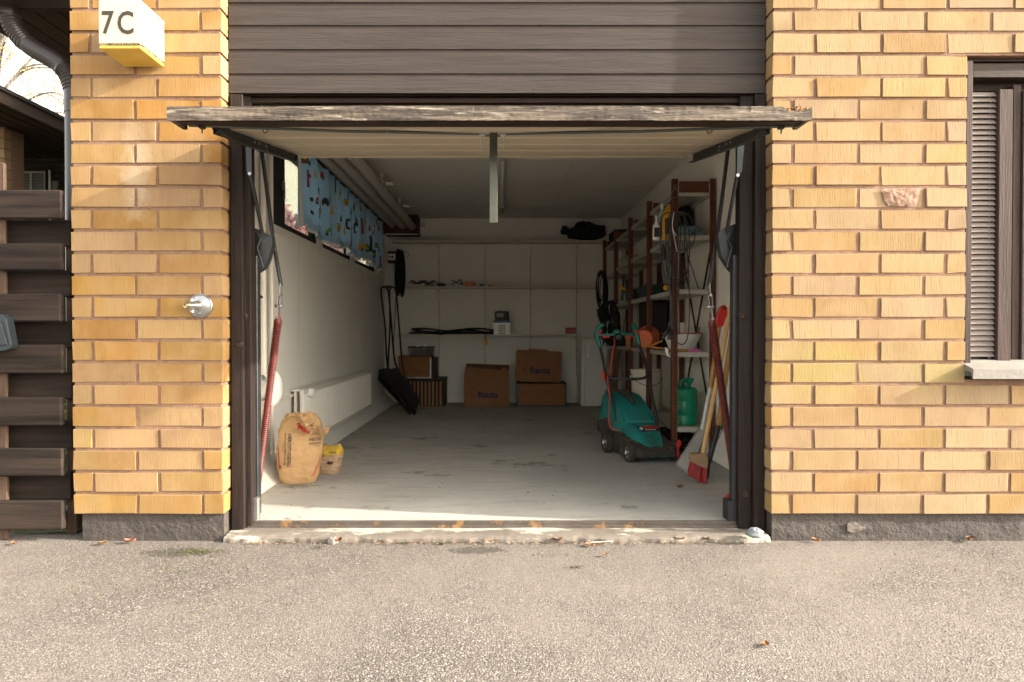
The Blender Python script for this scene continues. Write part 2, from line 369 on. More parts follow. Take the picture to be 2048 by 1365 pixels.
DUCT = mat('foil_duct', (.60, .59, .56), (.45, .44, .42), scale=30, rough=.45, metal=.4)
CABLE = mat('grey_cable', (.055, .056, .058), (.045, .046, .048), rough=.45)
REDCABLE = mat('red_cable', (.55, .06, .035), (.5, .05, .03), rough=.4)
IVORY = mat('ivory_lamp_plastic', (0.5202, 0.4552, 0.3251), (0.5006, 0.4356, 0.3056), scale=3, rough=.35, c3=(0.1951, 0.1431, 0.03902), c3at=.72, c3scale=8)
AMBER = mat('yellowed_plastic', (.62, .40, .06), (.70, .50, .10), scale=6, rough=.35, c3=(.14, .09, .02), c3at=.66, c3scale=12)
CURT = mat('blue_curtain', (.34, .54, .70), (.30, .50, .66), scale=3, rough=.9)
HEM = mat('white_lining', (.60, .58, .54), (.55, .53, .50), rough=.9)
PIPEG = mat('pipe_insulation', (.40, .37, .32), (.36, .33, .285), rough=.7)
MAROON = mat('maroon_box', (.07, .018, .012), (.06, .016, .012), rough=.7)
ROCK = mat('blue_grey_rock', (.22, .24, .25), (.13, .145, .15), scale=30, rough=.85, bump=.01, bscale=40, c3=(.38, .39, .38), c3at=.6, c3scale=50)
LEAFD = mat('dead_leaf', (.24, .12, .045), (.15, .07, .03), scale=20, rough=.7, rnd=.3, hue=.02, bump=.002)
LEAFY = mat('yellow_birch_leaf', (.42, .27, .045), (.34, .25, .05), scale=5, rough=.6, rnd=.35, hue=.03, island=True)
LEAFR = mat('red_creeper_leaf', (0.1008, 0.024, 0.0144), (0.072, 0.0168, 0.012), scale=5, rough=.6, rnd=.4, hue=.02, island=True)
BARK = mat('bark', (.22, .19, .16), (.09, .075, .06), scale=12, rough=.9, bump=.01)
GRASS = mat('grass_blade', (.09, .13, .02), (.12, .13, .025), scale=5, rough=.7, rnd=.35, island=True)
MOSS = mat('moss', (.085, .095, .015), (.05, .06, .012), scale=20, rough=.9, rnd=.3, island=True)
SOIL = mat('garden_soil', (.10, .075, .05), (.07, .09, .025), scale=4, rough=.95, bump=.03, bscale=20)
ZINC = mat('window_sill_paint', (0.24, 0.22, 0.192), (0.2, 0.18, 0.156), scale=8, rough=.5, c3=(0.336, 0.32, 0.288), c3at=.62, c3scale=30, bump=.002)
CHIP = mat('chipped_brick', (.34, .215, .15), (.20, .115, .075), scale=30, rough=.95, bump=.006, bscale=60)
SLATE = mat('grey_lid_plastic', (.020, .028, .033), (.017, .024, .028), rough=.35)
FRIDGE = mat('fridge_enamel', (.62, .62, .58), (.60, .60, .56), rough=.3)
TUBEM = mat('lamp_tube', (.55, .53, .48), (.5, .48, .44), rough=.3)
RODBL = mat('blue_grey_rod', (.055, .085, .09), (.08, .075, .06), scale=18, rough=.4, metal=.5, c3=(.35, .33, .28), c3at=.66, c3scale=25)
def glass(name, tint_=(.9, .95, .92), rough=0.02):
    m = bpy.data.materials.new(name); m.use_nodes = True; b = m.node_tree.nodes['Principled BSDF']
    b.inputs['Base Color'].default_value = (*tint_, 1); b.inputs['Roughness'].default_value = rough
    b.inputs['Transmission Weight'].default_value = 1; b.inputs['IOR'].default_value = 1.45
    return m
GLASS = glass('window_glass')
_N, _L, _b = nodes(CURT); _t = _N.new('ShaderNodeBsdfTranslucent'); _t.inputs['Color'].default_value = (.30, .52, .72, 1); _m = _N.new('ShaderNodeMixShader'); _m.inputs[0].default_value = .35
_o = [n for n in _N if n.type == 'OUTPUT_MATERIAL'][0]; _L.new(_b.outputs[0], _m.inputs[1]); _L.new(_t.outputs[0], _m.inputs[2]); _L.new(_m.outputs[0], _o.inputs['Surface'])

def concrete_mat(name, c1, c2, c3, sc=1.2):
    m = mat(name, c1, c2, scale=sc, rough=.75, bump=.004, bscale=160, c3=c3, c3at=.60, c3scale=3.0)
    N, L, b = nodes(m); prev = b.inputs['Base Color'].links[0].from_socket
    tc = N.new('ShaderNodeTexCoord')
    n = N.new('ShaderNodeTexNoise'); n.inputs['Scale'].default_value = 130; n.inputs['Detail'].default_value = 3; L.new(tc.outputs['Object'], n.inputs['Vector'])
    r = N.new('ShaderNodeMapRange'); r.inputs['From Min'].default_value = .62; r.inputs['From Max'].default_value = .70; r.inputs['To Max'].default_value = .6
    L.new(n.outputs['Fac'], r.inputs['Value'])
    x = N.new('ShaderNodeMix'); x.data_type = 'RGBA'; L.new(r.outputs[0], x.inputs[0]); L.new(prev, x.inputs[6]); x.inputs[7].default_value = (c2[0]*.45, c2[1]*.42, c2[2]*.4, 1)
    # long streaks left by tyres and sweeping
    mp = N.new('ShaderNodeMapping'); mp.inputs['Scale'].default_value = (1.2, 7, 1); L.new(tc.outputs['Object'], mp.inputs['Vector'])
    n2 = N.new('ShaderNodeTexNoise'); n2.inputs['Scale'].default_value = 2.2; n2.inputs['Detail'].default_value = 7; n2.inputs['Roughness'].default_value = .7; n2.inputs['Distortion'].default_value = .5
    L.new(mp.outputs[0], n2.inputs['Vector'])
    r2 = N.new('ShaderNodeMapRange'); r2.inputs['From Min'].default_value = .52; r2.inputs['From Max'].default_value = .72; r2.inputs['To Max'].default_value = .55
    L.new(n2.outputs['Fac'], r2.inputs['Value'])
    x2 = N.new('ShaderNodeMix'); x2.data_type = 'RGBA'; L.new(r2.outputs[0], x2.inputs[0]); L.new(x.outputs[2], x2.inputs[6]); x2.inputs[7].default_value = (*c3, 1)
    L.new(x2.outputs[2], b.inputs['Base Color'])
    return m
FLOORC = concrete_mat('garage_concrete', (.46, .44, .395), (.35, .335, .30), (.205, .19, .165))
SILLC = mat('peeling_white_sill', (0.1744, 0.1482, 0.1192), (0.1279, 0.1075, 0.08721), scale=8, rough=.85, bump=.006, bscale=90, c3=(0.3837, 0.3488, 0.2849), c3at=.505, c3scale=6, st=(.4, 1, 1))
KERBS = mat('floor_edge_steel', (.12, .10, .085), (.07, .055, .045), scale=8, rough=.55, metal=.4, c3=(.26, .15, .07), c3at=.55, c3scale=8)

def asphalt():
    m = bpy.data.materials.new('worn_asphalt'); m.use_nodes = True; N = m.node_tree.nodes; L = m.node_tree.links; b = N['Principled BSDF']
    b.inputs['Roughness'].default_value = .85; b.inputs['Specular IOR Level'].default_value = .3
    tc = N.new('ShaderNodeTexCoord')
    def vor(s, feat='F1'):
        v = N.new('ShaderNodeTexVoronoi'); v.inputs['Scale'].default_value = s; v.feature = feat; L.new(tc.outputs['Object'], v.inputs['Vector']); return v
    def nz(s, d=4, r=.6):
        n = N.new('ShaderNodeTexNoise'); n.inputs['Scale'].default_value = s; n.inputs['Detail'].default_value = d; n.inputs['Roughness'].default_value = r
        L.new(tc.outputs['Object'], n.inputs['Vector']); return n.outputs['Fac']
    def mr(f, a, c, lo=0, hi=1):
        r = N.new('ShaderNodeMapRange'); r.inputs['From Min'].default_value = a; r.inputs['From Max'].default_value = c
        r.inputs['To Min'].default_value = lo; r.inputs['To Max'].default_value = hi; L.new(f, r.inputs['Value']); return r.outputs[0]
    def mx(f, a, c, mode='MIX'):
        x = N.new('ShaderNodeMix'); x.data_type = 'RGBA'; x.blend_type = mode
        for v, i in ((f, 0), (a, 6), (c, 7)):
            if isinstance(v, tuple): x.inputs[i].default_value = (*v, 1)
            elif isinstance(v, (int, float)): x.inputs[i].default_value = v
            else: L.new(v, x.inputs[i])
        return x.outputs[2]
    v1 = vor(150); v2 = vor(300)
    sep = N.new('ShaderNodeSeparateColor'); L.new(v1.outputs['Color'], sep.inputs[0])
    c = mx(sep.outputs[0], (.070, .060, .052), (.265, .230, .197))
    c = mx(mr(sep.outputs[1], .8, .95), c, (.46, .415, .365))
    c = mx(mr(sep.outputs[2], .80, .85), c, (.05, .043, .038))
    gap = mr(v1.outputs['Distance'], .42, .62)
    c = mx(gap, c, (.062, .053, .046))
    smooth_patch = mr(nz(1.1, 5), .34, .66, .12, .9)     # worn, finer patches
    s2 = N.new('ShaderNodeSeparateColor'); L.new(v2.outputs['Color'], s2.inputs[0])
    fine = mx(s2.outputs[0], (.090, .077, .066), (.250, .217, .186))
    c = mx(smooth_patch, c, fine)
    c = mx(mr(nz(.6, 3), .3, .75, 0, .25), c, (.19, .168, .145))
    # damp patches by the wall
    pos = N.new('ShaderNodeSeparateXYZ'); L.new(tc.outputs['Object'], pos.inputs[0])
    def blob(cx, cy, rx, ry):
        vm = N.new('ShaderNodeVectorMath'); vm.operation = 'SUBTRACT'; vm.inputs[1].default_value = (cx, cy, 0); L.new(tc.outputs['Object'], vm.inputs[0])
        vv = N.new('ShaderNodeVectorMath'); vv.operation = 'MULTIPLY'; vv.inputs[1].default_value = (1/rx, 1/ry, 0); L.new(vm.outputs[0], vv.inputs[0])
        ln = N.new('ShaderNodeVectorMath'); ln.operation = 'LENGTH'; L.new(vv.outputs[0], ln.inputs[0])
        ad = N.new('ShaderNodeMath'); ad.operation = 'ADD'; L.new(ln.outputs['Value'], ad.inputs[0]); L.new(mr(nz(22, 4), .3, .7, -.4, .4), ad.inputs[1])
        return mr(ad.outputs[0], 1.05, .7, 0, .75)
    for bl in ((-1.40, -.15, .20, .07), (-.10, -.12, .13, .055)):
        c = mx(blob(*bl), c, (.05, .044, .035))
    c = mx(mr(nz(9, 6, .7), .66, .72, 0, .5), c, (.12, .115, .05))
    L.new(c, b.inputs['Base Color'])
    h = N.new('ShaderNodeMath'); h.operation = 'MULTIPLY_ADD'; h.inputs[1].default_value = -1.0; h.inputs[2].default_value = 1
    L.new(v1.outputs['Distance'], h.inputs[0])
    h2 = N.new('ShaderNodeMath'); h2.operation = 'MULTIPLY'; L.new(h.outputs[0], h2.inputs[0]); L.new(mr(nz(1.1, 5), .40, .62, 1, .5), h2.inputs[1])
    bp = N.new('ShaderNodeBump'); bp.inputs['Distance'].default_value = .0035; bp.inputs['Strength'].default_value = .9; L.new(h2.outputs[0], bp.inputs['Height'])
    bp2 = N.new('ShaderNodeBump'); bp2.inputs['Distance'].default_value = .002; bp2.inputs['Strength'].default_value = .7; L.new(v2.outputs['Distance'], bp2.inputs['Height']); L.new(bp.outputs[0], bp2.inputs['Normal'])
    L.new(bp2.outputs[0], b.inputs['Normal'])
    return m
ASPH = asphalt()
# =====================================================================  GROUND
def rough_ground():
    m = MB()
    X0, X1, Y0, Y1, nx, ny = -3.4, 3.4, -3.0, 0.0, 340, 150
    def f(u, v):
        x = X0 + (X1 - X0) * u; y = Y0 + (Y1 - Y0) * v
        e = min(1, min(x - X0, X1 - x, y - Y0, Y1 - y) / .25)
        z = e * (.003 * noise.noise((x * 2.3, y * 2.3, 0)) + .0016 * noise.noise((x * 9, y * 9, 3)) + .0022 * noise.noise((x * 60, y * 60, 5)))
        return (x, y, z)
    m.grid(f, nx, ny)
    big = 140
    rects = [(-big, -big, big, Y0), (-big, Y1, big, big), (-big, Y0, X0, Y1), (X1, Y0, big, Y1)]
    for a, b_, c, d in rects: m.add([(a, b_, 0), (c, b_, 0), (c, d, 0), (a, d, 0)], [(0, 1, 2, 3)])
    return structure(m.build('asphalt_ground', ASPH, fix=False))
rough_ground()
gg = MB()
gg.grid(lambda u, v: (-14 + 11.99 * u, .12 + 16 * v, .018 + .05 * noise.noise((u * 14, v * 20, 1))), 60, 60)
structure(gg.build('garden_ground', SOIL, fix=False))
gb = MB()
for i in range(9000):
    x = random.uniform(-4.2, -2.0); y = random.uniform(.15, 3.5); h = random.uniform(.03, .09); a = random.uniform(0, 6.28)
    w_ = .004; dx, dy = math.cos(a) * w_, math.sin(a) * w_; lx = random.uniform(-.03, .03); ly = random.uniform(-.03, .03)
    gb.add([(x-dx, y-dy, .0), (x+dx, y+dy, .0), (x+lx, y+ly, .02+h)], [(0, 1, 2)])
tag(stuff(gb.build('grass', GRASS, fix=False)), 'short rough grass growing behind the slatted fence', 'grass')

def pebbles(n, name, matl, x0, x1, y0, y1, rmin, rmax, seed, label, mask=None):
    rg = np.random.default_rng(seed); pts = []
    base = np.array([(1,0,0),(0,1,0),(-1,0,0),(0,-1,0),(0,0,1),(0,0,-1)], float)
    tri = np.array([(0,1,4),(1,2,4),(2,3,4),(3,0,4),(1,0,5),(2,1,5),(3,2,5),(0,3,5)])
    c = np.stack([rg.uniform(x0, x1, n), rg.uniform(y0, y1, n), np.zeros(n)], 1)
    if mask: c = c[mask(c, rg)]; n = len(c)
    r = rg.uniform(rmin, rmax, n) ** 1.0
    V = base[None] * r[:, None, None] * rg.uniform(.6, 1.25, (n, 6, 1))
    a = rg.uniform(0, 6.28, n); ca, sa = np.cos(a), np.sin(a)
    X = V[:, :, 0] * ca[:, None] - V[:, :, 1] * sa[:, None]; Y = V[:, :, 0] * sa[:, None] + V[:, :, 1] * ca[:, None]
    V[:, :, 0] = X; V[:, :, 1] = Y; V[:, :, 2] *= .45
    V += c[:, None]; V[:, :, 2] += r[:, None] * .02 + .001
    T = tri[None] + (np.arange(n) * 6)[:, None, None]
    me = bpy.data.meshes.new(name); V = V.reshape(-1, 3).astype(np.float32); T = T.reshape(-1, 3).astype(np.int32)
    me.vertices.add(len(V)); me.vertices.foreach_set('co', V.ravel())
    me.loops.add(T.size); me.loops.foreach_set('vertex_index', T.ravel())
    me.polygons.add(len(T)); me.polygons.foreach_set('loop_start', np.arange(0, T.size, 3, dtype=np.int32))
    me.update(); me.validate(); me.materials.append(matl)
    o = bpy.data.objects.new(name, me); COL.objects.link(o); WORLD[o.name] = Vector()
    return tag(stuff(o), label, 'gravel')
PEB = mat('aggregate_stone', (.225, .195, .167), (.155, .134, .115), scale=30, rough=.85, rnd=.65, hue=.012, island=True)
def thin(c, rg):
    k = np.array([noise.noise((p[0] * 1.3, p[1] * 1.8, 4)) for p in c]) * .45 + .5
    return rg.uniform(0, 1, len(c)) < np.clip(k, .1, 1)
pebbles(90000, 'gravel', PEB, -2.6, 2.6, -1.9, -.02, .0013, .0030, 3, 'small pale stones set in the worn asphalt in front of the garage', thin)

# =====================================================================  BRICKWORK
ZB, CH, BH = .132, .1, .085          # underside of the lowest course, course height, brick height
brick_cache = {}
def brick_mesh(L, matl, D=.085, var=0):
    k = (round(L, 3), matl.name, D, var)
    if k not in brick_cache:
        rg = random.Random(str(k)); m = MB()
        m.box((-L/2, 0, -BH/2), (L/2, D, BH/2), .0014)
        m.v = [(x + rg.uniform(-.0024, .0024), y + (rg.uniform(-.0018, .0018)), z + rg.uniform(-.0018, .0018)) for x, y, z in m.v]
        o = m.build('brick', matl); brick_cache[k] = o.data; bpy.data.objects.remove(o)
    return brick_cache[k]
def put_brick(x0, x1, i, parent, matl, D=.085, name='brick', y=0):
    L = x1 - x0
    o = bpy.data.objects.new(name, brick_mesh(L, matl, D, random.randrange(4))); COL.objects.link(o)
    o.location = Vector(((x0 + x1) / 2 + random.uniform(-.0015, .0015), y + random.uniform(-.0025, .0025), ZB + i * CH + BH / 2 + random.uniform(-.0012, .0012))) - WORLD[parent.name]
    o.rotation_euler = (random.uniform(-.012, .012), random.uniform(-.003, .003), random.uniform(-.008, .008))
    o.parent = parent; return o
def rough_face(x0, x1, z0, z1, y, amp=.002, n=90, s=1, depth=.08, nz_=30):
    m = MB(); m.grid(lambda u, v: (x0 + (x1-x0)*u, y + amp * noise.noise((x0 + (x1-x0)*u*s*22, v*18*(z1-z0), y)), z0 + (z1-z0)*v), n, nz_)
    return m
NC = 27
pil = thing('brick_pillar', 'golden yellow brick pillar left of the open garage doorway', 'brick pillar', (-1.61, 0, 0))
XL, XR = -1.952, -1.267
mo = MB(); mo.box((XL + .006, .0052, ZB - .004), (XR - .008, .30, ZB + NC * CH), .001); mo.build('mortar', MORTAR, pil)
for i in range(NC):
    segs = [(0, .285), (.3, .585), (.6, .685)] if i % 2 == 0 else [(0, .085), (.1, .385), (.4, .685)]
    for k, (a, b_) in enumerate(segs):
        put_brick(XL + a, XL + b_, i, pil, BRK_L, D=.285 if (k == 2 and i % 2 == 0) or (k == 0 and i % 2) else (.10 if k == 2 else .085))
def plinth(x0, x1, parent, hole=None):
    m = MB(); n = int((x1 - x0) / .012) + 2
    def f(u, v):
        x = x0 + (x1 - x0) * u; z = -.03 + (ZB - .004 + .03) * v
        return (x, .018 + .004 * noise.noise((x * 9, z * 14, 2)) + .0025 * noise.noise((x * 40, z * 46, 7)), z)
    m.grid(f, n, 22)
    m.box((x0 + .001, .024, -.03), (x1 - .001, .26, ZB - .004), .004)
    return m.build('plinth', RENDER, parent)
plinth(XL + .03, XR - .005, pil)
wal = thing('brick_wall', 'pale yellow brick wall right of the open garage doorway', 'brick wall', (2.2, 0, 0))
WX0, WX1 = 1.240, 4.40
OX0, OX1 = 2.128, 3.74
OR0, OR1 = 6, 20     # courses interrupted by the window opening (rows 6..20)
o0 = ZB + OR0 * CH + .012; o1 = ZB + (OR1 + 1) * CH - .012
mo = MB()
mo.box((WX0 + .006, .0052, ZB - .004), (OX0 - .006, .30, ZB + NC * CH), .001)
mo.box((OX1 + .006, .0052, ZB - .004), (WX1, .30, ZB + NC * CH), .001)
mo.box((OX0 - .006, .0053, ZB - .004), (OX1 + .006, .30, o0), .001)
mo.box((OX0 - .006, .0053, o1), (OX1 + .006, .30, ZB + NC * CH), .001)
mo.build('mortar', MORTAR, wal)
chip_done = False
for i in range(NC):
    x = WX0; first = .085 if i % 2 == 0 else .185
    segs = [(x, x + first)]; x += first + .015
    while x < WX1 - .3: segs.append((x, x + .285)); x += .3
    for k, (a, b_) in enumerate(segs):
        parts = [(a, b_)]
        if OR0 <= i <= OR1:
            parts = []
            if a < OX0 - .04: parts.append((a, min(b_, OX0 - .004)))
            if b_ > OX1 + .04: parts.append((max(a, OX1 + .004), b_))
        for (p, q) in parts:
            ob = put_brick(p, q, i, wal, BRK_R, D=.285 if k == 0 and i % 2 == 0 else (.10 if k == 0 else .085))
            if i == 14 and k == 2:
                ob['label'] = 'brick with its face broken off in the right half'
                ob.location.y += .001
                cm = MB(); cx0 = p + .105; cx1 = q - .02; zc = ZB + i * CH
                def cf(u, v):
                    xx = cx0 + (cx1 - cx0) * u + .018 * (v - .5) * (1 if u > .5 else -2.2) + (.016 * noise.noise((v * 5, 3, u * 2)) if u < .5 else .010 * noise.noise((v * 6, 9, u * 2)))
                    e = min(u, 1 - u, v, 1 - v)
                    return (xx, -.0035 - .006 * min(1, e * 6) * (noise.noise((xx * 60, v * 7, 1)) + .6), zc + .004 + .078 * v + .004 * noise.noise((u * 7, v * 2, 5)))
                cm.grid(cf, 26, 14); cm.build('broken_face', CHIP, wal)
plinth(WX0 + .012, WX1, wal)

# =====================================================================  FLAT ROOF, SOFFIT AND GARAGE SHELL
RX0, RX1, RYB, RZC, FZ = -1.48, 1.56, 5.80, 2.42, .06
structure((MB().box((RX0 - .14, .14, -.05), (RX1 + .16, RYB + .15, FZ), 0)).build('garage_floor', FLOORC))
structure((MB().box((RX0 - .139, .20, RZC), (RX1 + .159, RYB + .149, RZC + .1), 0)).build('garage_ceiling', CEILP))
# left wall with the long high window opening
WIN = [(1.38, 2.50), (2.62, 3.78), (3.90, 5.15)]; WZ0, WZ1 = 1.655, 2.30
wl = MB()
wl.box((RX0 - .13, .20, FZ), (RX0, RYB, WZ0), 0); wl.box((RX0 - .13, .20, WZ1), (RX0, RYB, RZC), 0)
wl.box((RX0 - .13, .20, WZ0), (RX0, 1.36, WZ1), 0); wl.box((RX0 - .13, 5.20, WZ0), (RX0, RYB, WZ1), 0)
structure(wl.build('wall_left', WALLP))
structure((MB().box((RX1, .20, FZ), (RX1 + .15, RYB, RZC), 0)).build('wall_right', WALLP))
structure((MB().box((RX0 - .13, RYB, FZ), (RX1 + .15, RYB + .14, RZC), 0)).build('wall_back', WALLP))
# front inner faces of the brick piers, painted
fr = MB(); fr.box((RX0 - .13, .16, FZ), (-1.262, .20, RZC), 0); fr.box((1.262, .16, FZ), (RX1 + .15, .20, RZC), 0); fr.box((-1.262, .16, 2.12), (1.262, .20, RZC), 0)
structure(fr.build('wall_front_inside', WALLP))
# sloped footing along the side walls
ft = MB()
ft.prism([(RX0, .22, FZ), (RX0 + .15, .22, FZ + .0), (RX0 + .12, .22, FZ + .02), (RX0, .22, FZ + .13)], (0, RYB - .22, 0))
ft.prism([(RX1, .22, FZ), (RX1 - .06, .22, FZ), (RX1 - .05, .22, FZ + .03), (RX1, .22, FZ + .10)], (0, RYB - .22, 0))
structure(ft.build('wall_footing', WALLP))
sk = MB(); sk.box((RX0 + .16, RYB - .012, FZ), (RX1 - .07, RYB, FZ + .07), .002); structure(sk.build('skirting_board', WHITE))
jn = MB()
for yy in (1.95, 3.15, 4.35): jn.box((RX0 + .0, yy, FZ + .14), (RX0 + .0012, yy + .004, WZ0 - .055), 0)
for yy in (1.4, 2.6, 3.8, 5.0): jn.box((RX0 + .01, yy, RZC - .0015), (RX1 - .01, yy + .005, RZC), 0)
jn.box((.62, .22, RZC - .0016), (.625, RYB - .01, RZC - .0001), 0)
structure(jn.build('panel_joints', mat('joint_line', (.52, .50, .45), rough=.9)))
# roof slab with overhang to the left, soffit boards beneath
ROOFM = mat('roof_felt', (.05, .045, .04), rough=.9)
rf = thing('flat_roof', 'dark flat roof over the garage whose boarded soffit shows at the top left', 'roof', (-1.0, 3, 2.60))
MB().box((-2.0, .32, 2.645), (4.3, 6.3, 2.80), .004).build('roof_slab', ROOFM, rf)
MB().box((-2.75, .32, 2.645), (-2.003, 1.9, 2.80), .004).build('porch_slab', ROOFM, rf)
MB().box((-2.77, .29, 2.56), (-1.96, .318, 2.82), .002).build('fascia', FRAMEX, rf)
x = -2.74
while x < -1.98:
    MB().box((x, .325, 2.60), (min(x + .112, -1.965), 1.85 if x < -2.04 else 6.25, 2.622), .004).build('soffit_board', SOFFIT, rf); x += .12
MB().box((-2.75, .322, 2.624), (-1.965, 1.86, 2.643), 0).build('soffit_backing', BLACKP, rf)
# outer brick skin of the garage's left side
MB().box((RX0 - .30, .302, 0), (RX0 - .135, RYB + .14, 1.60), 0).build('garage_side_wall', MORTAR)
tag(bpy.data.objects['garage_side_wall'], 'outer left side wall of the garage below its high window', 'wall')

# =====================================================================  WOOD CLADDING OVER THE DOOR
cl = thing('wood_cladding', 'grey brown horizontal board cladding above the garage door', 'cladding', (0, .1, 2.0))
lines = [189, 150, 101.5, 53.5, 8, -40, -88, -136, -184]
cx0, cx1 = -1.262, 1.234
for a, b_ in zip(lines[:-1], lines[1:]):
    z0 = onZ(a, .09); z1 = onZ(b_, .09) 
    m = MB(); n = 130
    def f(u, v, z0=z0, z1=z1):
        x = cx0 + (cx1 - cx0) * u
        prof = [(.0, .014), (0, .0), (1 - .17, -.001), (1 - .13, .007), (1, .0075)][round(v * 4)]
        return (x, .078 + prof[1] + .0006 * noise.noise((x * 8, z0 * 40, prof[0] * 3)), z0 + .002 + (z1 - z0) * prof[0])
    m.grid(f, n, 5, smooth=False); m.build('board', CLAD, cl)
    s = MB()
    for xx in (-1.23, -.76, -.28, .16, .61, 1.18):
        for q in (.22, .66):
            s.lathe([(.0001, -.0004), (.0032, -.0004), (.0034, .002)], (xx + random.uniform(-.006, .006), .0775, z0 + (z1 - z0) * q), (0, 1, 0), 8)
    stuff(s.build('nails', BLACKP, cl))
MB().box((cx0, .112, onZ(189, .09)), (cx1, .15, 2.95), 0).build('backing', FRAMEX, cl)

# =====================================================================  DOOR FRAME
df = thing('door_frame', 'dark brown weathered timber frame around the garage doorway', 'door frame', (0, .1, 0))
def vboard(x0, x1, y0, y1, z0, z1, name='post', m_=FRAMEW, bev=.003, amp=.0025):
    m = MB(); n = 80
    sec = [(x0, y1), (x0, y0 + bev), (x0 + bev, y0), ((x0+x1)/2, y0), (x1 - bev, y0), (x1, y0 + bev), (x1, y1)]
    def f(u, v):
        k = round(u * 6); z = z0 + (z1 - z0) * v; e = .0015 + (amp * 1.5 if v < .06 or v > .97 else 0)
        return (sec[k][0] + e * noise.noise((k * 3, z * 7, x0)), sec[k][1] + e * noise.noise((k, z * 5, x1)), z + (random.uniform(0, .008) if v == 0 else 0))
    m.grid(f, 7, n, smooth=False)
    m.add([(x0, y1, z0), (x1, y1, z0), (x1, y1, z1), (x0, y1, z1)], [(0, 1, 2, 3)])
    return m.build(name, m_, df)
a0 = onX(462, .075); a1 = onX(486, .075); a2 = onX(488, .11); a3 = onX(503.5, .11)
ztop = onZ(190, .09)
vboard(a0, a1, .075, .158, .035, ztop - .002); vboard(a2, a3, .10, .159, .045, ztop - .002)
b3 = onX(1531, .075); b2 = onX(1509, .075); b1 = onX(1505, .10); b0 = onX(1478, .10)
vboard(b2, b3, .075, .158, .035, ztop - .002); vboard(b0, b1, .10, .159, .03, ztop - .002)
MB().box((a1, .118, .04), (a2 + .001, .157, ztop), .001).build('filler_strip', FRAMEW, df)
MB().box((b1, .118, .03), (b2, .157, ztop), .001).build('filler_strip', FRAMEW, df)
lint = MB(); lint.box((a1 + .003, .12, onZ(206, .12)), (b2 - .003, .158, ztop - .003), .003); lint.build('lintel', FRAMEX, df)
for sx, (c0, c1, yb) in ((-1, (503.5, 514.5, .16)), (1, (1466, 1477, .13))):
    MB().box((onX(c0, yb), yb + .001, FZ + .02), (onX(c1, yb), yb + .05, onZ(510, .14)), .002).build('steel_edge', STEEL if sx < 0 else DSTEEL, df)
MB().box((onX(504.5, .13), .125, .062), (onX(515.5, .13), .158, onZ(996, .13)), .002).build('foot_bracket', GALV, df)
MB().box((onX(1455, .135), .122, .062), (onX(1474, .135), .20, onZ(1002, .13)), .003).build('stop_block', BLACKR, df)
for (px_, py_) in ((478, 690), (487, 632), (1485, 632), (1492, 990)):
    kn = MB(); c = atY(px_, py_, .0965 if px_ > 486 else .073)
    if px_ > 1490: c = atY(px_, py_, .0965)
    kn.lathe([(.0, -.002), (.012, -.003), (.017, .002), (.02, .006)], c, (0, 1, 0), 14); kn.build('knot', FRAMEX, df)

# =====================================================================  SILL / THRESHOLD
sl = MB()
SX0, SX1 = -1.262, 1.235
def fs(u, v):
    x = SX0 + (SX1 - SX0) * u
    e = .012 * noise.noise((x * 7, 1, 2)) + .007 * noise.noise((x * 24, 5, 2)) + .002 * noise.noise((x * 90, 5, 2))
    prof = [(-.008 + e, -.02), (-.018 + e, .004), (-.015 + e, .018), (-.004 + e * .5, .025), (.03, .029), (.06, .031), (.10, .032), (.135, .034)]
    k = round(v * 7); y, z = prof[k]
    return (x, y, z + (.0018 * noise.noise((x * 25, y * 30, 1)) + .003 * noise.noise((x * 3, y * 9, 4)) if k > 1 else 0))
sl.grid(fs, 420, 8); structure(sl.build('door_sill', SILLC, fix=False))
ed = MB(); ed.box((-1.20, .124, .02), (1.20, .139, FZ + .003), .002); ed.box((-1.20, .112, .028), (1.20, .1235, .046), .002)
tag(ed.build('threshold_rail', KERBS), 'rusty steel edge rail between the concrete garage floor and the sill', 'threshold')
# =====================================================================  UP-AND-OVER GARAGE DOOR (open)
Z0F, Z1F = 1.775, 1.968; YF, YB = -.54, .80     # underside of the leaf, front and back
gd = thing('garage_door', 'open up and over garage door with a peeling timber edge plank', 'garage door', (0, 0, 1.8))
def dz(y): return Z0F + (Z1F - Z0F) * (y - YF) / (YB - YF)
sl_ = (Z1F - Z0F) / (YB - YF)
yp = -.535
pl = MB()
PXL, PXR = onX(336, yp), onX(1622, yp); zt, zb = onZ(212, yp), onZ(241, yp)
def fpl(u, v):
    # closed profile of the plank; the right end is rotten away at the top
    x = PXL + (PXR - PXL) * u
    k = round(v * 11)
    top, bot = zt, zb
    if u > .955:
        q = (u - .955) / .045
        top = zt - .020 * min(1, math.sin(min(1, q) * 3.14) * 1.6) * (.7 + .6 * abs(noise.noise((x * 90, 2, 1))))
    P = [(yp, bot), (yp, bot + (top-bot)*.25), (yp, bot + (top-bot)*.5), (yp, bot+(top-bot)*.75), (yp + .002, top - .002), (yp + .01, top), (yp + .07, top), (yp + .13, top + .006),
         (yp + .14, top - .01), (yp + .14, bot + .022), (yp + .07, bot + .012), (yp + .004, bot - .001)][k]
    e = .0035 * noise.noise((x * 7, k * 1.7, 3)) + .0022 * noise.noise((x * 55, k * 2.1, 9))
    cr = 0
    if k in (1, 2, 3):                                   # long drying crack
        cz = .55 + .25 * math.sin(x * 1.3 + 1); cr = .005 * max(0, 1 - abs((k / 4) - cz) * 9) * (1 if -.1 < x < .95 else 0)
    return (x, P[0] + e * .8 + cr, P[1] + e * (.9 if k not in (6, 7) else .3))
pl.grid(fpl, 520, 12, cv=True, smooth=False)
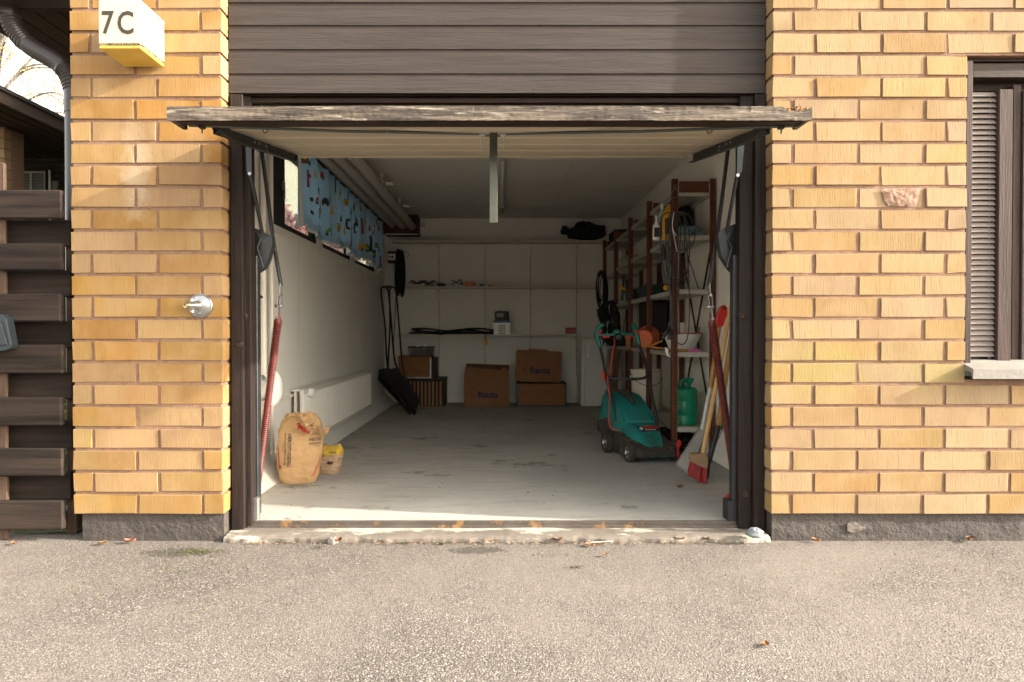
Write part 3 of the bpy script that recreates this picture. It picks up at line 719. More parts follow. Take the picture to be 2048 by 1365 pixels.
for ex, s_ in ((PXL, 1), (PXR, -1)):
    pl.box((ex + .0015 * s_, yp + .003, zb + .002), (ex + .02 * s_, yp + .135, zt - (.018 if s_ < 0 else .004)), .002)
edge = pl.build('edge_plank', PEEL, gd)
ROT = mat('rotten_orange_wood', (.38, .15, .045), (.12, .06, .03), scale=60, rough=.95, bump=.01, bscale=60)
r_ = MB()
for i in range(26):
    x = random.uniform(onX(1574, yp), onX(1618, yp)); z = zt - .012 + random.uniform(-.008, .008)
    r_.bar((x, yp + random.uniform(.0, .06), z), (x + random.uniform(-.012, .02), yp + random.uniform(0, .06), z + random.uniform(-.006, .018)), .004, .004)
r_.box((onX(1570, yp), yp + .012, zb + .012), (onX(1612, yp), yp + .10, zt - .012), .004)
stuff(r_.build('splinters', ROT, gd))
# dark under-rail behind the plank
rl = MB(); rl.prism([(PXL + .03, yp + .02, zb), (PXL + .03, yp + .15, zb + .018), (PXL + .03, yp + .15, zb + .05), (PXL + .03, yp + .02, zb + .02)], (PXR - PXL - .06, 0, 0))
rl.build('bottom_rail', FRAMEX, gd)
# cream boards of the leaf, running across
by = [yp + .14, -.24, .02, .28, .54, YB]
DX0, DX1 = -1.140, 1.072
for i, (ya, yb_) in enumerate(zip(by[:-1], by[1:])):
    m = MB(); za, zb2 = dz(ya), dz(yb_ - .006)
    m.prism([(DX0, ya + .003, za), (DX0, ya + .012, za - .004), (DX0, yb_ - .014, zb2 - .004), (DX0, yb_ - .006, zb2), (DX0, yb_ - .006, zb2 + .02), (DX0, ya + .003, za + .02)], (DX1 - DX0, 0, 0))
    m.build('board', CREAM, gd)
m = MB(); m.prism([(DX0 - .02, yp + .14, dz(yp + .14) + .022), (DX0 - .02, YB, dz(YB) + .022), (DX0 - .02, YB, dz(YB) + .045), (DX0 - .02, yp + .14, dz(yp + .14) + .045)], (DX1 - DX0 + .04, 0, 0))
m.build('outer_cladding', FRAMEX, gd)
m = MB(); m.box((DX0, YB - .004, dz(YB) - .012), (DX1, YB + .02, dz(YB) + .05), .002); m.build('top_edge', CREAM, gd)
# oval grip holes with their dark plates
for px_ in (685, 1296):
    c = atY(px_, 250, -.47); g = MB()
    g.lathe([(.0001, -.004), (.05, -.004), (.060, -.012), (.066, -.012), (.068, -.006), (.060, .002)], (0, 0, 0), (0, 0, -1), 26)
    g.v = [(c.x + x * 1.05, c.y + y * .55, c.z + .012 + z * .9 + y * .1) for x, y, z in g.v]
    g.build('grip_plate', FRAMEX, gd)
# lock rods meeting the latch in the middle
yl = -.12
lc = atY(985, 268, yl); ll = atY(378, 251, -.44); lr = atY(1588, 252, -.44)
for e_, nm in ((ll, 0), (lr, 1)):
    inner = lc + Vector((-.05 if e_.x < 0 else .05, 0, .0))
    m = MB(); m.tube([e_, e_ * .5 + inner * .5 + Vector((0, 0, -.006)), inner], .0065, 8); m.build('lock_rod', RODBL, gd)
    q = e_ + (inner - e_) * .04; k = MB()
    k.box(q + Vector((-.012, -.012, -.012)), q + Vector((.012, .012, .014)), .003)
    k.tube([q + Vector((0, 0, -.03)), q + Vector((.004, 0, .03))], .003, 6)
    k.build('rod_bracket', STEEL, gd)
    q = e_ + (inner - e_) * .27 if e_.x > 0 else e_ + (inner - e_) * .24
    k = MB(); k.tube(smoothpath([q + Vector((-.014, 0, .012)), q + Vector((-.008, 0, -.012)), q + Vector((0, 0, -.022)), q + Vector((.012, 0, -.01)), q + Vector((.012, 0, .01))]), .0025, 6); k.build('wire_hook', RODBL, gd)
lt = MB(); lt.box(lc + Vector((-.035, -.015, -.006)), lc + Vector((.035, .03, .012)), .003)
lt.build('latch_body', GALV, gd)
for s_ in (-1, 1):
    k = MB(); k.lathe([(.0001, -.012), (.011, -.012), (.011, .012), (.0001, .012)], lc + Vector((.046 * s_, 0, -.003)), (1, 0, 0), 12); k.build('latch_roller', GALV, gd)
    k = MB(); k.tube(smoothpath([lc + Vector((.05 * s_, .0, -.01)), lc + Vector((.052 * s_, .02, -.04)), lc + Vector((.046 * s_, .03, -.055)), lc + Vector((.015 * s_, .03, -.057))]), .002, 6); k.build('latch_wire', CHROME, gd)
hb = MB(); a = atY(987, 263, yl - .03); b_ = atY(988, 446, yl - .03)
hb.box((a.x - .017, a.y - .002, b_.z), (a.x + .017, a.y + .002, a.z), .001)
hb.build('pull_bar', mat('greenish_steel_bar', (.12, .12, .095), (.08, .08, .065), scale=5, rough=.38, metal=.75), gd)
# side channels, folded steel
for s_ in (-1, 1):
    m = MB(); y0, y1 = -.41, .70
    xo = -1.142 if s_ < 0 else 1.074
    def sec(y, k):
        z = dz(y)
        return [(xo, y, z + .012), (xo, y, z - .050), (xo - .003 * s_, y, z - .053), (xo - .028 * s_, y, z - .053), (xo - .028 * s_, y, z - .049), (xo - .004 * s_, y, z - .047), (xo - .004 * s_, y, z + .012)][k]
    n = 26
    m.grid(lambda u, v: (lambda p: (p[0], p[1], p[2] + (.022 * max(0, 1 - v * 6) if round(u * 6) in (1, 2, 3, 4) else 0) + .002 * noise.noise((v * 9, u, 1))))(sec(y0 + (y1 - y0) * v, round(u * 6))), 7, n, smooth=False)
    m.build('side_channel', PLATE, gd)
    for yy in (.06, .12, .22, .235):
        k = MB(); k.lathe([(.0001, .005), (.006, .004), (.007, 0)], (xo - .029 * s_ * 0, yy, dz(yy) - .02 - (.02 if yy > .23 else 0)), (-s_, 0, 0), 10)
        k.v = [(x - .0045 * s_, y, z) for x, y, z in k.v]; k.build('rivet', CHROME, gd)

# =====================================================================  BALANCING ARMS, LINKS AND RED SPRINGS
def coil(m, p0, p1, r0, r1, turns, wire, n=10):
    p0 = Vector(p0); p1 = Vector(p1); ax = (p1 - p0).normalized(); u = ax.orthogonal().normalized(); v = ax.cross(u); pts = []
    N = turns * n
    for i in range(N + 1):
        t = i / N; a = 2 * math.pi * i / n; r = r0 + (r1 - r0) * t
        pts.append(p0 + (p1 - p0) * t + (u * math.cos(a) + v * math.sin(a)) * r)
    m.tube(pts, wire, 4)
def gear(side):
    t = thing('spring_gear', ('steel lever arm and red coil spring at the left jamb beside the radiator wall' if side < 0 else
              'steel lever arm and red coil spring before the broom handles at the right jamb'), 'door spring', (side * 1.15, .3, .2))
    if side < 0:
        top = atY(522, 290, .28); mid = atY(549, 500, .30); low = atY(562, 572, .32)
        s0 = atY(556, 640, .33); s1 = atY(513, 985, .30); piv = atY(501, 349, .085); pt2 = atY(497, 288, .19); be = atY(527, 478, .22)
        plt = [(506, 455), (543, 472), (545, 486), (536, 520), (528, 536), (506, 550)]; ply = .20
        lever = [(491, 286), (503, 286), (503, 345), (497, 349), (493, 343)]
    else:
        top = atY(1457, 292, .28); mid = atY(1435, 470, .30); low = atY(1418, 572, .32)
        s0 = atY(1424, 643, .33); s1 = atY(1467, 945, .30); piv = atY(1474, 352, .085); pt2 = atY(1482, 288, .19); be = atY(1450, 482, .22)
        plt = [(1473, 447), (1440, 461), (1436, 472), (1443, 512), (1458, 536), (1473, 551)]; ply = .20
        lever = [(1475, 286), (1489, 286), (1484, 343), (1479, 350), (1474, 345)]
    m = MB(); m.bar(top, mid, .010, .034, up=(0, 1, 0)); m.build('lever_arm', STEEL, t)
    m = MB(); m.bar(mid - (mid - top).normalized() * .03, low, .014, .024, up=(0, 1, 0)); m.build('arm_end', STEEL, t)
    m = MB(); m.plate(lever, .078, .010); m.build('hanger_strap', STEEL, t)
    m = MB(); m.bar(piv, be, .010, .026, up=(0, 1, 0)); m.build('pivot_rod', STEEL, t)
    m = MB(); m.lathe([(.0001, -.014), (.008, -.014), (.009, -.010), (.006, -.008), (.006, .01), (.0001, .01)], piv, (0, 1, 0), 12); m.build('pivot_bolt', GALV, t)
    # folded cover plate with a bent ridge
    m = MB(); cpt = be + Vector((0, -.03, -.01))
    P = [atY(a, b_, ply) for a, b_ in plt]; C_ = cpt
    m.add(P + [C_], [(i, (i + 1) % len(P), len(P)) for i in range(len(P))]); m.add([p + Vector((0, .05, 0)) for p in P], [tuple(range(len(P)))])
    m.add(P + [p + Vector((0, .05, 0)) for p in P], [(i, (i+1) % 6, (i+1) % 6 + 6, i + 6) for i in range(6)])
    m.build('cover_plate', PLATE, t)
    m = MB(); a = be + Vector((0, -.035, 0)); b_ = be + Vector((-.03 * side * -1 if side < 0 else -.0, -.03, -.03)); 
    e1 = atY(514 if side < 0 else 1464, 496, .16); e2 = atY(527 if side < 0 else 1453, 536, .17)
    m.tube([a, e1 + Vector((0, 0, .0)), e2], .004, 6); m.build('bent_rod', STEEL, t)
    # chain links
    for k in range(3):
        c = low + (s0 - low) * ((k + .35) / 3.0); h = (s0 - low).length / 3.4
        m = MB(); d = (s0 - low).normalized()
        off = Vector((.008, 0, 0)) if k % 2 else Vector((0, .009, 0))
        for sg in (-1, 1): m.bar(c - d * h * .62 + off * sg, c + d * h * .62 + off * sg, .004, .018, up=(0, 1, 0))
        m.lathe([(.0001, -.020), (.007, -.020), (.0085, -.016), (.0085, .016), (.007, .020), (.0001, .020)], c + d * h * .5, (0, 1, 0) if k % 2 == 0 else (1, 0, 0), 10)
        m.build('chain_link', GALV, t)
    d = (s1 - s0).normalized(); m = MB()
    m.lathe([(.003, -.045), (.006, -.03), (.014, -.006), (.019, .004), (.019, .02), (.001, .02)], s0, d, 14); m.build('spring_cap', SPRING, t)
    m = MB(); m.tube([s0 + d * .01, s1], [.0165, .014], 12); m.build('spring_core', mat('spring_shadow_core', (.05, .008, .006), rough=.9), t)  # dark tube inside the coil, stands in for shade between its turns
    m = MB(); coil(m, s0 + d * .004, s1, .0200, .0170, 88, .0029); o = m.build('spring_coil', SPRING, t, fix=False)
    m = MB(); m.tube([s1, s1 + d * .10 + Vector((0, 0, -.1))], .005, 6); m.build('anchor_rod', STEEL, t)
    return t
gear(-1); gear(1)
# a bunch of keys on a ring at the left plate
kr = thing('key_ring', 'small wire ring with a teal tag hanging on the left jamb', 'key ring', atY(518, 560, .24))
m = MB(); c = atY(519, 561, .24); m.tube([c + Vector((math.cos(a) * .016, .002, math.sin(a) * .018)) for a in np.linspace(0, 6.28, 20)[:-1]], .0014, 5, closed=True); m.build('ring', CHROME, kr)
m = MB(); m.obox(atY(517, 577, .24), (.012, .006, .035), (0, .2, 0)); m.build('tag', TEALC, kr)
m = MB(); m.obox(atY(520, 592, .24), (.034, .006, .012), (0, .7, 0)); m.build('key', STEEL, kr)

# =====================================================================  HOUSE NUMBER LAMP
nl = thing('house_number_lamp', 'yellowed white cube lamp reading 7C on the left pillar', 'house number', (-1.68, -.12, 1.3))
f0, f1 = atY(195.5, 95, -.215), atY(282, -8, -.215)
LX0, LX1, LZ0 = f0.x, f1.x, f0.z - .0; LZ1 = LZ0 + .205
m = MB(); m.box((LX0, -.215, LZ0 + .010), (LX1, -.004, LZ1), .008); m.build('lamp_box', IVORY, nl, bevel=.0)
m = MB(); m.box((LX0 + .003, -.212, LZ0 - .004), (LX1 - .003, -.003, LZ0 + .0095), .004); m.build('diffuser_base', AMBER, nl)
m = MB()
for i in range(70):
    x = random.uniform(LX0 + .04, LX1); m.obox((x, -.2155, LZ0 + .011 + random.uniform(0, .004)), (random.uniform(.002, .006), .001, random.uniform(.001, .004)), bev=0)
    y = random.uniform(-.21, -.01); m.obox((LX1 - .0005, y, LZ0 + .011 + random.uniform(0, .004)), (.001, random.uniform(.002, .007), random.uniform(.001, .004)), bev=0)
stuff(m.build('grime', mat('grime', (.12, .09, .03), rough=.9), nl))
dp = 1402 / (3.2 - .216)
for ch, pa in (('7', 204), ('C', 235)):
    v, f = text_mesh(ch, 1, 0, .018)
    xs = [q.x for q in v]; zs = [q.y for q in v]; x0, x1, y0, y1 = min(xs), max(xs), min(zs), max(zs)
    A = atY(pa, 69, -.2165); B = atY(pa + (24 if ch == '7' else 32), 22, -.2165)
    vv = [Vector((A.x + (q.x - x0) / (x1 - x0) * (B.x - A.x), -.2165, A.z + (q.y - y0) / (y1 - y0) * (B.z - A.z))) for q in v]
    MB().add(vv, f).build('numeral' if ch == '7' else 'letter', INK, nl)

# =====================================================================  GARDEN TAP
tp = thing('garden_tap', 'round chrome garden tap plate on the right edge of the brick pillar', 'tap', atY(402, 612, 0))
c = atY(402, 612, -.003)
m = MB(); m.lathe([(.0001, -.016), (.02, -.015), (.038, -.009), (.046, -.006), (.052, -.010), (.0545, -.008), (.0545, .001)], c, (0, 1, 0), 40); m.build('rosette', CHROME, tp)
sp = c + Vector((-.010, -.012, .002)); ep = c + Vector((-.034, -.075, .0))
m = MB(); m.tube([sp, sp * .5 + ep * .5, ep], [.022, .013, .010], 16); m.build('spout', CHROME, tp)
m = MB(); d = (ep - sp).normalized(); m.lathe([(.0001, .0), (.004, 0), (.004, -.012), (.006, .002), (.0125, .003), (.0135, -.002), (.0120, -.006), (.0135, -.010), (.012, -.014), (.0135, -.018), (.011, -.024), (.0001, -.024)], ep + d * .004, d, 18)
m.build('hose_thread', mat('brass', (.45, .33, .20), (.35, .26, .15), scale=20, rough=.35, metal=.9), tp)
m = MB(); m.lathe([(.0001, 0), (.0085, 0), (.0095, -.008), (.006, -.02), (.0001, -.02)], c + Vector((-.020, -.05, -.034)), (0, -.4, -1), 14)
m.lathe([(.0001, -.0003), (.0062, -.0003)], c + Vector((-.020, -.0502, -.0344)), (0, -.4, -1), 14); m.build('drain_nozzle', CHROME, tp)
m = MB(); m.box(c + Vector((-.026, -.06, .016)), c + Vector((-.012, -.035, .032)), .003); m.build('valve_stem', CHROME, tp)
m = MB(); m.tube([c + Vector((-.008 + math.cos(a) * .008, -.045, .033 + math.sin(a) * .006)) for a in np.linspace(0, 6.28, 14)[:-1]], .0012, 5, closed=True); m.build('split_ring', CHROME, tp)
m = MB(); m.lathe([(.0001, -.003), (.004, -.002), (.004, .002)], c + Vector((.0, -.012, -.036)), (0, 1, 0), 10); m.build('screw', CHROME, tp)

# =====================================================================  DOWNPIPE
dpn = thing('downpipe', 'glossy dark brown rain downpipe with ribbed elbows left of the pillar', 'downpipe', atY(148, 1070, .30))
path = [atY(a, b_, .30) for a, b_ in ((19, -60), (19, -10), (19, 22), (26, 52), (42, 76), (66, 97), (98, 115), (122, 131), (138, 152), (147, 182), (149, 215))]
sp_ = smoothpath(path, 9)
m = MB(); rr = []
for i, p in enumerate(sp_):
    py_ = p.z; t = i / len(sp_)
    rib = ((.22 < t < .46) or (.72 < t < .9))
    rr.append(.0445 + (.003 * (1 if i % 2 == 0 else -.4) if rib else 0))
m.tube(sp_, rr, 24); m.build('elbow', PIPEBR, dpn)
b0_ = sp_[-1]
m = MB(); m.tube([b0_ + Vector((0, 0, .03)), b0_ + Vector((0, 0, -.03)), b0_ + Vector((0, 0, -.031)), Vector((b0_.x, b0_.y, .12))], [.047, .047, .0435, .0435], 24); m.build('pipe', PIPEBR, dpn)
m = MB(); m.tube([Vector((b0_.x, b0_.y, .15)), Vector((b0_.x, b0_.y, .08)), Vector((b0_.x - .03, b0_.y - .06, .03))], .047, 20); m.build('shoe', PIPEBR, dpn)
m = MB(); m.tube([atY(19, 34, .30), atY(19, 10, .30)], .050, 24); m.build('collar', PIPEBR, dpn)
m = MB(); m.box((-2.77, .18, 2.56), (-1.9, .288, 2.64), .01); m.build('gutter', PIPEBR, dpn)

# =====================================================================  SLATTED FENCE
fe = thing('slatted_fence', 'brown slatted fence with staggered front and back boards left of the pillar', 'fence', (-2.6, .05, 0))
front = [(380, 437), (487, 540), (588, 643), (690, 747), (795, 852), (898, 953), (1003, 1060)]
back = [(440, 493), (541, 594), (643, 697), (745, 799), (843, 896), (945, 1000), (1046, 1085)]
ends = [124, 124, 120, 124, 121, 122, 122]
for (p0, p1), e_ in zip(front, ends):
    m = MB(); m.box((-3.9, -.005, onZ(p1, -.005)), (onX(e_, -.005), .026, onZ(p0, -.005)), .005); o = m.build('front_slat', FENCEW, fe); o.rotation_euler = (0, 0, random.uniform(-.0015, .0015))
for i, (p0, p1) in enumerate(back[:-1]):
    m = MB(); m.box((-3.9, .098, onZ(p1, .1)), (onX(143, .1) if i < 5 else onX(139, .1), .126, onZ(p0, .1)), .004); m.build('back_slat', FENCEW, fe)
m = MB(); m.box((onX(-60, .03), .028, .0), (onX(11.5, .03), .048, onZ(326, .03)), .004); m.build('fence_post', POSTW, fe)
m = MB(); m.box((-3.7, .028, .0), (-3.6, .096, onZ(326, .03)), .004); m.build('fence_post', POSTW, fe)
m = MB(); m.box((onX(132, .127), .128, .0), (onX(150, .127), .175, onZ(440, .13)), .003); m.build('back_post', POSTW, fe)
lid = thing('grey_box', 'dark grey plastic lid hanging on the fence at the left edge', 'plastic lid', atY(0, 665, -.05))
m = MB(); m.prism([atY(a, b_, -.06) for a, b_ in ((-60, 626), (4, 629), (12, 636), (22, 690), (20, 698), (10, 702), (-60, 710))], (0, .05, 0)); m.build('lid', SLATE, lid, bevel=.004)
m = MB(); m.prism([atY(a, b_, -.068) for a, b_ in ((-60, 642), (2, 645), (14, 690), (-60, 698))], (0, .008, 0)); m.build('raised_panel', SLATE, lid, bevel=.003)

# =====================================================================  RIGHT-HAND WINDOW WITH SHUTTER
wn = thing('shuttered_window', 'dark brown window with a grey louvred shutter in the right wall', 'window', (2.9, .05, .72))
zT = o1 + .0; zB = onZ(733, .05)
def wb(n, a, b_, m_=WFRAME, bev=.003): m = MB(); m.box(a, b_, bev); return m.build(n, m_, wn)
wb('side_board', (OX0 + .001, .012, zB), (onX(1940, .02), .11, zT - .02))
wb('head_board', (onX(1940.5, .03), .028, onZ(156, .03)), (OX1 - .02, .10, onZ(127, .03)), FRAMEX)
wb('head_soffit', (OX0 + .002, .034, onZ(126, .05)), (OX1 - .02, .28, zT - .002), FRAMEX)
wb('head_recess', (onX(1940.5, .09), .101, onZ(182, .09)), (OX1 - .02, .16, onZ(126.5, .03)), FRAMEX)
# louvres
ya_, yb_ = .055, .085; n = 49; zt_, zb_ = onZ(184, .06), onZ(715, .06); st_ = (zt_ - zb_) / n
SX_0, SX_1 = onX(1940, .06) + .001, onX(1988, .06)
for i in range(n):
    z = zt_ - i * st_; m = MB()
    m.prism([(SX_0, .056, z - st_ * .86), (SX_0, .060, z - st_ * .90), (SX_0, .076, z + st_ * .02), (SX_0, .071, z + st_ * .02)], (SX_1 - SX_0, 0, 0)); m.build('louvre', SHUT, wn)
wb('louvre_backing', (SX_0 + .001, .098, zb_ - .02), (SX_1 - .001, .104, zt_ + .01), BLACKP)
wb('shutter_foot', (SX_0, .052, onZ(726, .06)), (SX_1, .095, zb_ - .012), SHUT)
wb('shutter_stile', (SX_1 + .003, .060, zb_ + .0), (onX(1995, .06), .10, zt_ + .004))
wb('cover_stile', (onX(1992, .05) , .040, onZ(722, .05)), (onX(2019, .05), .085, onZ(180, .05)))
wb('mullion', (onX(2020, .07), .062, onZ(730, .07)), (onX(2036, .07), .13, onZ(170, .07)))
wb('casement_stile', (onX(2037, .07), .052, onZ(722, .07)), (onX(2047, .07), .11, onZ(184, .07)))
wb('casement_rail', (onX(2047.5, .07), .052, onZ(722, .07)), (OX1 - .09, .11, onZ(700, .07)), FRAMEX)
wb('casement_rail', (onX(2047.5, .07), .052, onZ(208, .07)), (OX1 - .09, .11, onZ(184, .07)), FRAMEX)
wb('casement_stile', (OX1 - .0895, .052, onZ(722, .07)), (OX1 - .02, .11, onZ(184, .07)))
gm = MB(); gm.box((onX(2047.5, .08), .078, onZ(700, .07)), (OX1 - .09, .083, onZ(208, .07)), 0); gm.build('pane', GLASS, wn)
m = MB()
m.prism([(OX0 - .006, -.058, zB - .052), (OX0 - .006, -.060, zB - .008), (OX0 - .006, .05, zB + .030), (OX0 - .006, .20, zB + .032), (OX0 - .006, .20, zB + .015), (OX0 - .006, -.045, zB - .022), (OX0 - .006, -.050, zB - .052)], (OX1 - OX0 + .012, 0, 0))
m.build('sill', ZINC, wn)
# room behind that window
structure(MB().box((1.9, 2.6, .1), (4.3, 2.65, 2.55), 0).build('room_back_wall', WALLP))
structure(MB().box((1.72, .31, .05), (4.35, 2.7, .10), 0).build('room_floor', FRAMEX))
structure(MB().box((1.72, .31, 2.43), (4.35, 2.7, 2.5), 0).build('room_ceiling', CEILP))
structure(MB().box((4.3, .31, .1), (4.35, 2.7, 2.43), 0).build('room_side_wall', WALLP))

# rock and litter on the sill
rk = MB(); c = atY(1510, 1066, -.035)
rk.grid(lambda u, v: c + Vector((.040 * math.cos(u * 6.283) * math.sin(v * 3.1416), .028 * math.sin(u * 6.283) * math.sin(v * 3.1416), .022 * math.cos(v * 3.1416))) * (1 + .28 * noise.noise((math.cos(u * 6.283) * 1.6, math.sin(u * 6.283) * 1.6, v * 4))), 24, 14, cu=True)
rk.v = [(round(x / .006) * .006 * .45 + x * .55, y, max(z, .030)) for x, y, z in rk.v]
tag(rk.build('rock', ROCK), 'blue grey rock lying at the foot of the right door post', 'rock')
wr = MB(); c = atY(665, 1083, -.03)
wr.grid(lambda u, v: Vector((c.x, c.y, .014)) + Vector((.024 * math.cos(u * 6.283) * math.sin(v * 3.1416), .012 * math.sin(u * 6.283) * math.sin(v * 3.1416), .02 * math.cos(v * 3.1416))) * (1 + .3 * noise.noise((math.cos(u * 6.283) * 2, math.sin(u * 6.283) * 2, v * 4))), 18, 10, cu=True)
tag(wr.build('stone', mat('white_stone', (.25, .225, .195), (.14, .125, .105), scale=20, rough=.9)), 'whitish stone with a dead leaf at the left part of the sill edge', 'stone')
def leaf(px, py, z, L, label, m_=LEAFD, name='fallen_leaf', curl=.3, yaw=None):
    c = atZ(px, py, z); yaw = random.uniform(0, 6.28) if yaw is None else yaw; m = MB(); nu, nv = 5, 7
    def f(u, v):
        w_ = max(0, math.sin(v * 3.1416)) ** .7 * L * .36; x = (u - .5) * 2 * w_; y = (v - .5) * L
        zz = .004 + curl * (abs(u - .5) ** 2 * L * 1.6 + (v - .5) ** 2 * L * .9) + .12 * L * noise.noise((u * 3 + px, v * 3, py))
        return (c.x + x * math.cos(yaw) - y * math.sin(yaw), c.y + x * math.sin(yaw) + y * math.cos(yaw), z + max(zz, .001))
    m.grid(f, nu, nv); m.v += [(x, y, zz - .0006) for x, y, zz in m.v]; n0 = nu * nv; m.f += [tuple(i + n0 for i in q[::-1]) for q in m.f[:]]; m.sm = [True] * len(m.f)
    return tag(m.build(name, m_, fix=False), label, 'leaf', group='fallen leaves')
leaf(1078, 1051, .036, .030, 'orange leaf on the middle of the grey sill')
leaf(1252, 1052, .036, .014, 'tiny brown leaf on the sill right of the middle')
leaf(676, 1085, .03, .045, 'orange leaf against the whitish stone', curl=.5)
leaf(572, 1047, .045, .045, 'dark brown leaf under the floor edge at the left', curl=.5)
leaf(1180, 1092, .006, .045, 'yellow leaf beside the long dry stalk')
leaf(1360, 1081, .012, .042, 'pale curled leaf at the sill edge below the broom', curl=.5)
leaf(1412, 1080, .012, .040, 'brown curled leaf at the sill edge left of the rock', curl=.5)
leaf(1116, 1082, .012, .045, 'rust coloured leaf at the sill edge left of the dry stalk', curl=.45)
leaf(980, 1085, .010, .034, 'orange leaf at the edge of the damp patch')
leaf(1360, 975, FZ, .050, 'yellow leaf on the garage floor before the snow shovel', LEAFD)
leaf(1382, 932, FZ, .03, 'brown leaf beside the broom bristles')
leaf(260, 1086, .006, .05, 'curled brown leaf below the left plinth', curl=.55)
leaf(205, 1089, .006, .04, 'pale leaf by the corner of the left plinth', curl=.45)
leaf(1632, 1084, .006, .04, 'orange leaf at the foot of the right plinth', curl=.6)
leaf(1770, 1083, .006, .024, 'small orange leaf under the pale mark on the right plinth')
leaf(1940, 1083, .006, .045, 'brown leaf below the shuttered window', curl=.7)
leaf(1530, 1292, .004, .035, 'lone yellow leaf low on the asphalt at the right')
leaf(1210, 1112, .006, .028, 'yellowish leaf on the asphalt below the dry stalk')
leaf(1475, 1053, .035, .04, 'reddish brown leaf beside the right door post', curl=.45)
leaf(28, 1089, .006, .04, 'yellow leaf under the end of the slatted fence')
stk = MB(); stk.tube([atZ(1165, 1090, .008), atZ(1185, 1085, .012), atZ(1225, 1083, .012)], .0018, 6)
tag(stk.build('dry_stalk', mat('dry_stalk', (.62, .52, .38), rough=.8)), 'thin pale dry stalk on the asphalt at the sill', 'stalk')
ms = MB()
for cx, cy, n, s_ in ((390, 1104, 150, (.06, .020)), (400, 1140, 60, (.16, .05)), (270, 1170, 70, (.2, .06)), (808, 1087, 50, (.012, .004)), (882, 1088, 40, (.01, .004)), (1100, 1110, 20, (.1, .02)), (1150, 1135, 30, (.03, .01)), (1800, 1135, 30, (.3, .1)), (400, 1200, 60, (.4, .1))):
    c = atZ(cx, cy, .004)
    for k in range(n):
        x = random.gauss(c.x, s_[0]); y = min(random.gauss(c.y, s_[1]), -.025); a = random.uniform(0, 6.28); r_ = random.uniform(.002, .0045)
        ms.add([(x + r_ * math.cos(a), y + r_ * math.sin(a), .002), (x + r_ * math.cos(a + 2), y + r_ * math.sin(a + 2), .003), (x + r_ * math.cos(a + 4) * .6, y + r_ * math.sin(a + 4) * .6, .010)], [(0, 1, 2)])
tag(stuff(ms.build('moss_tufts', MOSS, fix=False)), 'yellow green moss in the pores of the asphalt by the wall', 'moss')
# small chips of bark, leaf and grit along the wall foot and on the floor
lt_ = MB()
for k in range(520):
    if k < 300: x = random.uniform(-1.2, 1.2); y = random.gauss(-.035, .010); z = .004
    elif k < 400: x = random.uniform(-2.3, 2.4); y = random.gauss(-.02, .02) - .02; z = .006
    else: x = random.uniform(-1.1, 1.2); y = random.uniform(.3, 3.5) ** 1.0; z = FZ + .001
    a = random.uniform(0, 6.28); r_ = random.uniform(.002, .007)
    lt_.add([(x + r_ * math.cos(a), y + r_ * math.sin(a), z), (x + r_ * math.cos(a + 1.7), y + r_ * math.sin(a + 1.7), z + .003), (x + r_ * math.cos(a + 3.1), y + r_ * math.sin(a + 3.1), z + .001), (x + r_ * .7 * math.cos(a + 5), y + r_ * .7 * math.sin(a + 5), z + .004)], [(0, 1, 2, 3)])
tag(stuff(lt_.build('leaf_litter', mat('litter', (.30, .15, .06), (.12, .08, .05), scale=90, rough=.9, rnd=.5, island=True), fix=False)), 'crumbs of dead leaf and grit along the sill and on the floor', 'litter')
# pale patch of missing render on the right plinth
pm = MB(); c = atY(1712, 1054, .016)
pm.grid(lambda u, v: (c.x + (u - .5) * .085 * (1 + .25 * noise.noise((u * 4, v * 4, 1))), .0105 + .004 * noise.noise((u * 6, v * 6, 2)), c.z + (v - .5) * .036 * (1 + .4 * math.sin(u * 5))), 12, 8)
pm.build('bare_patch', mat('bare_concrete', (.17, .145, .12), (.075, .062, .052), scale=40, rough=.9), wal)
# =====================================================================  LEFT WALL: window, curtain, pipes, radiator, vent cap
XW = RX0
gwin = thing('garage_window', 'long high window of three dark framed panes in the left garage wall', 'window', (XW, 3.2, WZ0))
def gb_(n, a, b_, m_, bev=.003): m = MB(); m.box(a, b_, bev); return m.build(n, m_, gwin)
gb_('lower_trim', (XW - .02, 1.32, WZ0 - .052), (XW + .020, 5.30, WZ0 - .001), WHITE)
gb_('inner_sill', (XW - .10, 1.37, WZ0 - .0005), (XW + .010, 5.19, WZ0 + .012), WHITE)
gb_('far_trim', (XW - .02, 5.20, WZ0), (XW + .020, 5.26, WZ1), WHITE)
gb_('upper_trim', (XW - .02, 1.32, WZ1), (XW + .016, 5.26, WZ1 + .05), WHITE)
for a, b_ in ((2.50, 2.62), (3.78, 3.90)): gb_('mullion', (XW - .09, a, WZ0 + .013), (XW + .012, b_, WZ1 - .001), WHITE)
for a, b_ in WIN:
    fx0, fx1 = XW - .07, XW - .012
    m = MB(); z0, z1 = WZ0 + .013, WZ1 - .002
    m.box((fx0, a + .002, z0), (fx1, b_ - .002, z0 + .045), .003); m.box((fx0, a + .002, z1 - .045), (fx1, b_ - .002, z1), .003)
    wdt = .30 if a < 2 else .05
    m.box((fx0 + .001, a + .002, z0 + .044), (fx1 - .001, a + wdt, z1 - .044), .003); m.box((fx0 + .001, b_ - .05, z0 + .044), (fx1 - .001, b_ - .002, z1 - .044), .003)
    f_ = m.build('sash', FRAMEW, gwin)
    m = MB(); m.box((XW - .045, a + wdt, z0 + .045), (XW - .040, b_ - .05, z1 - .045), 0); m.build('pane', GLASS, f_)
m = MB(); m.box((XW - .012, 1.60, WZ0 + .28), (XW + .006, 1.63, WZ0 + .34), .003); m.box((XW - .002, 1.605, WZ0 + .22), (XW + .01, 1.62, WZ0 + .30), .003); m.build('latch', GALV, gwin)
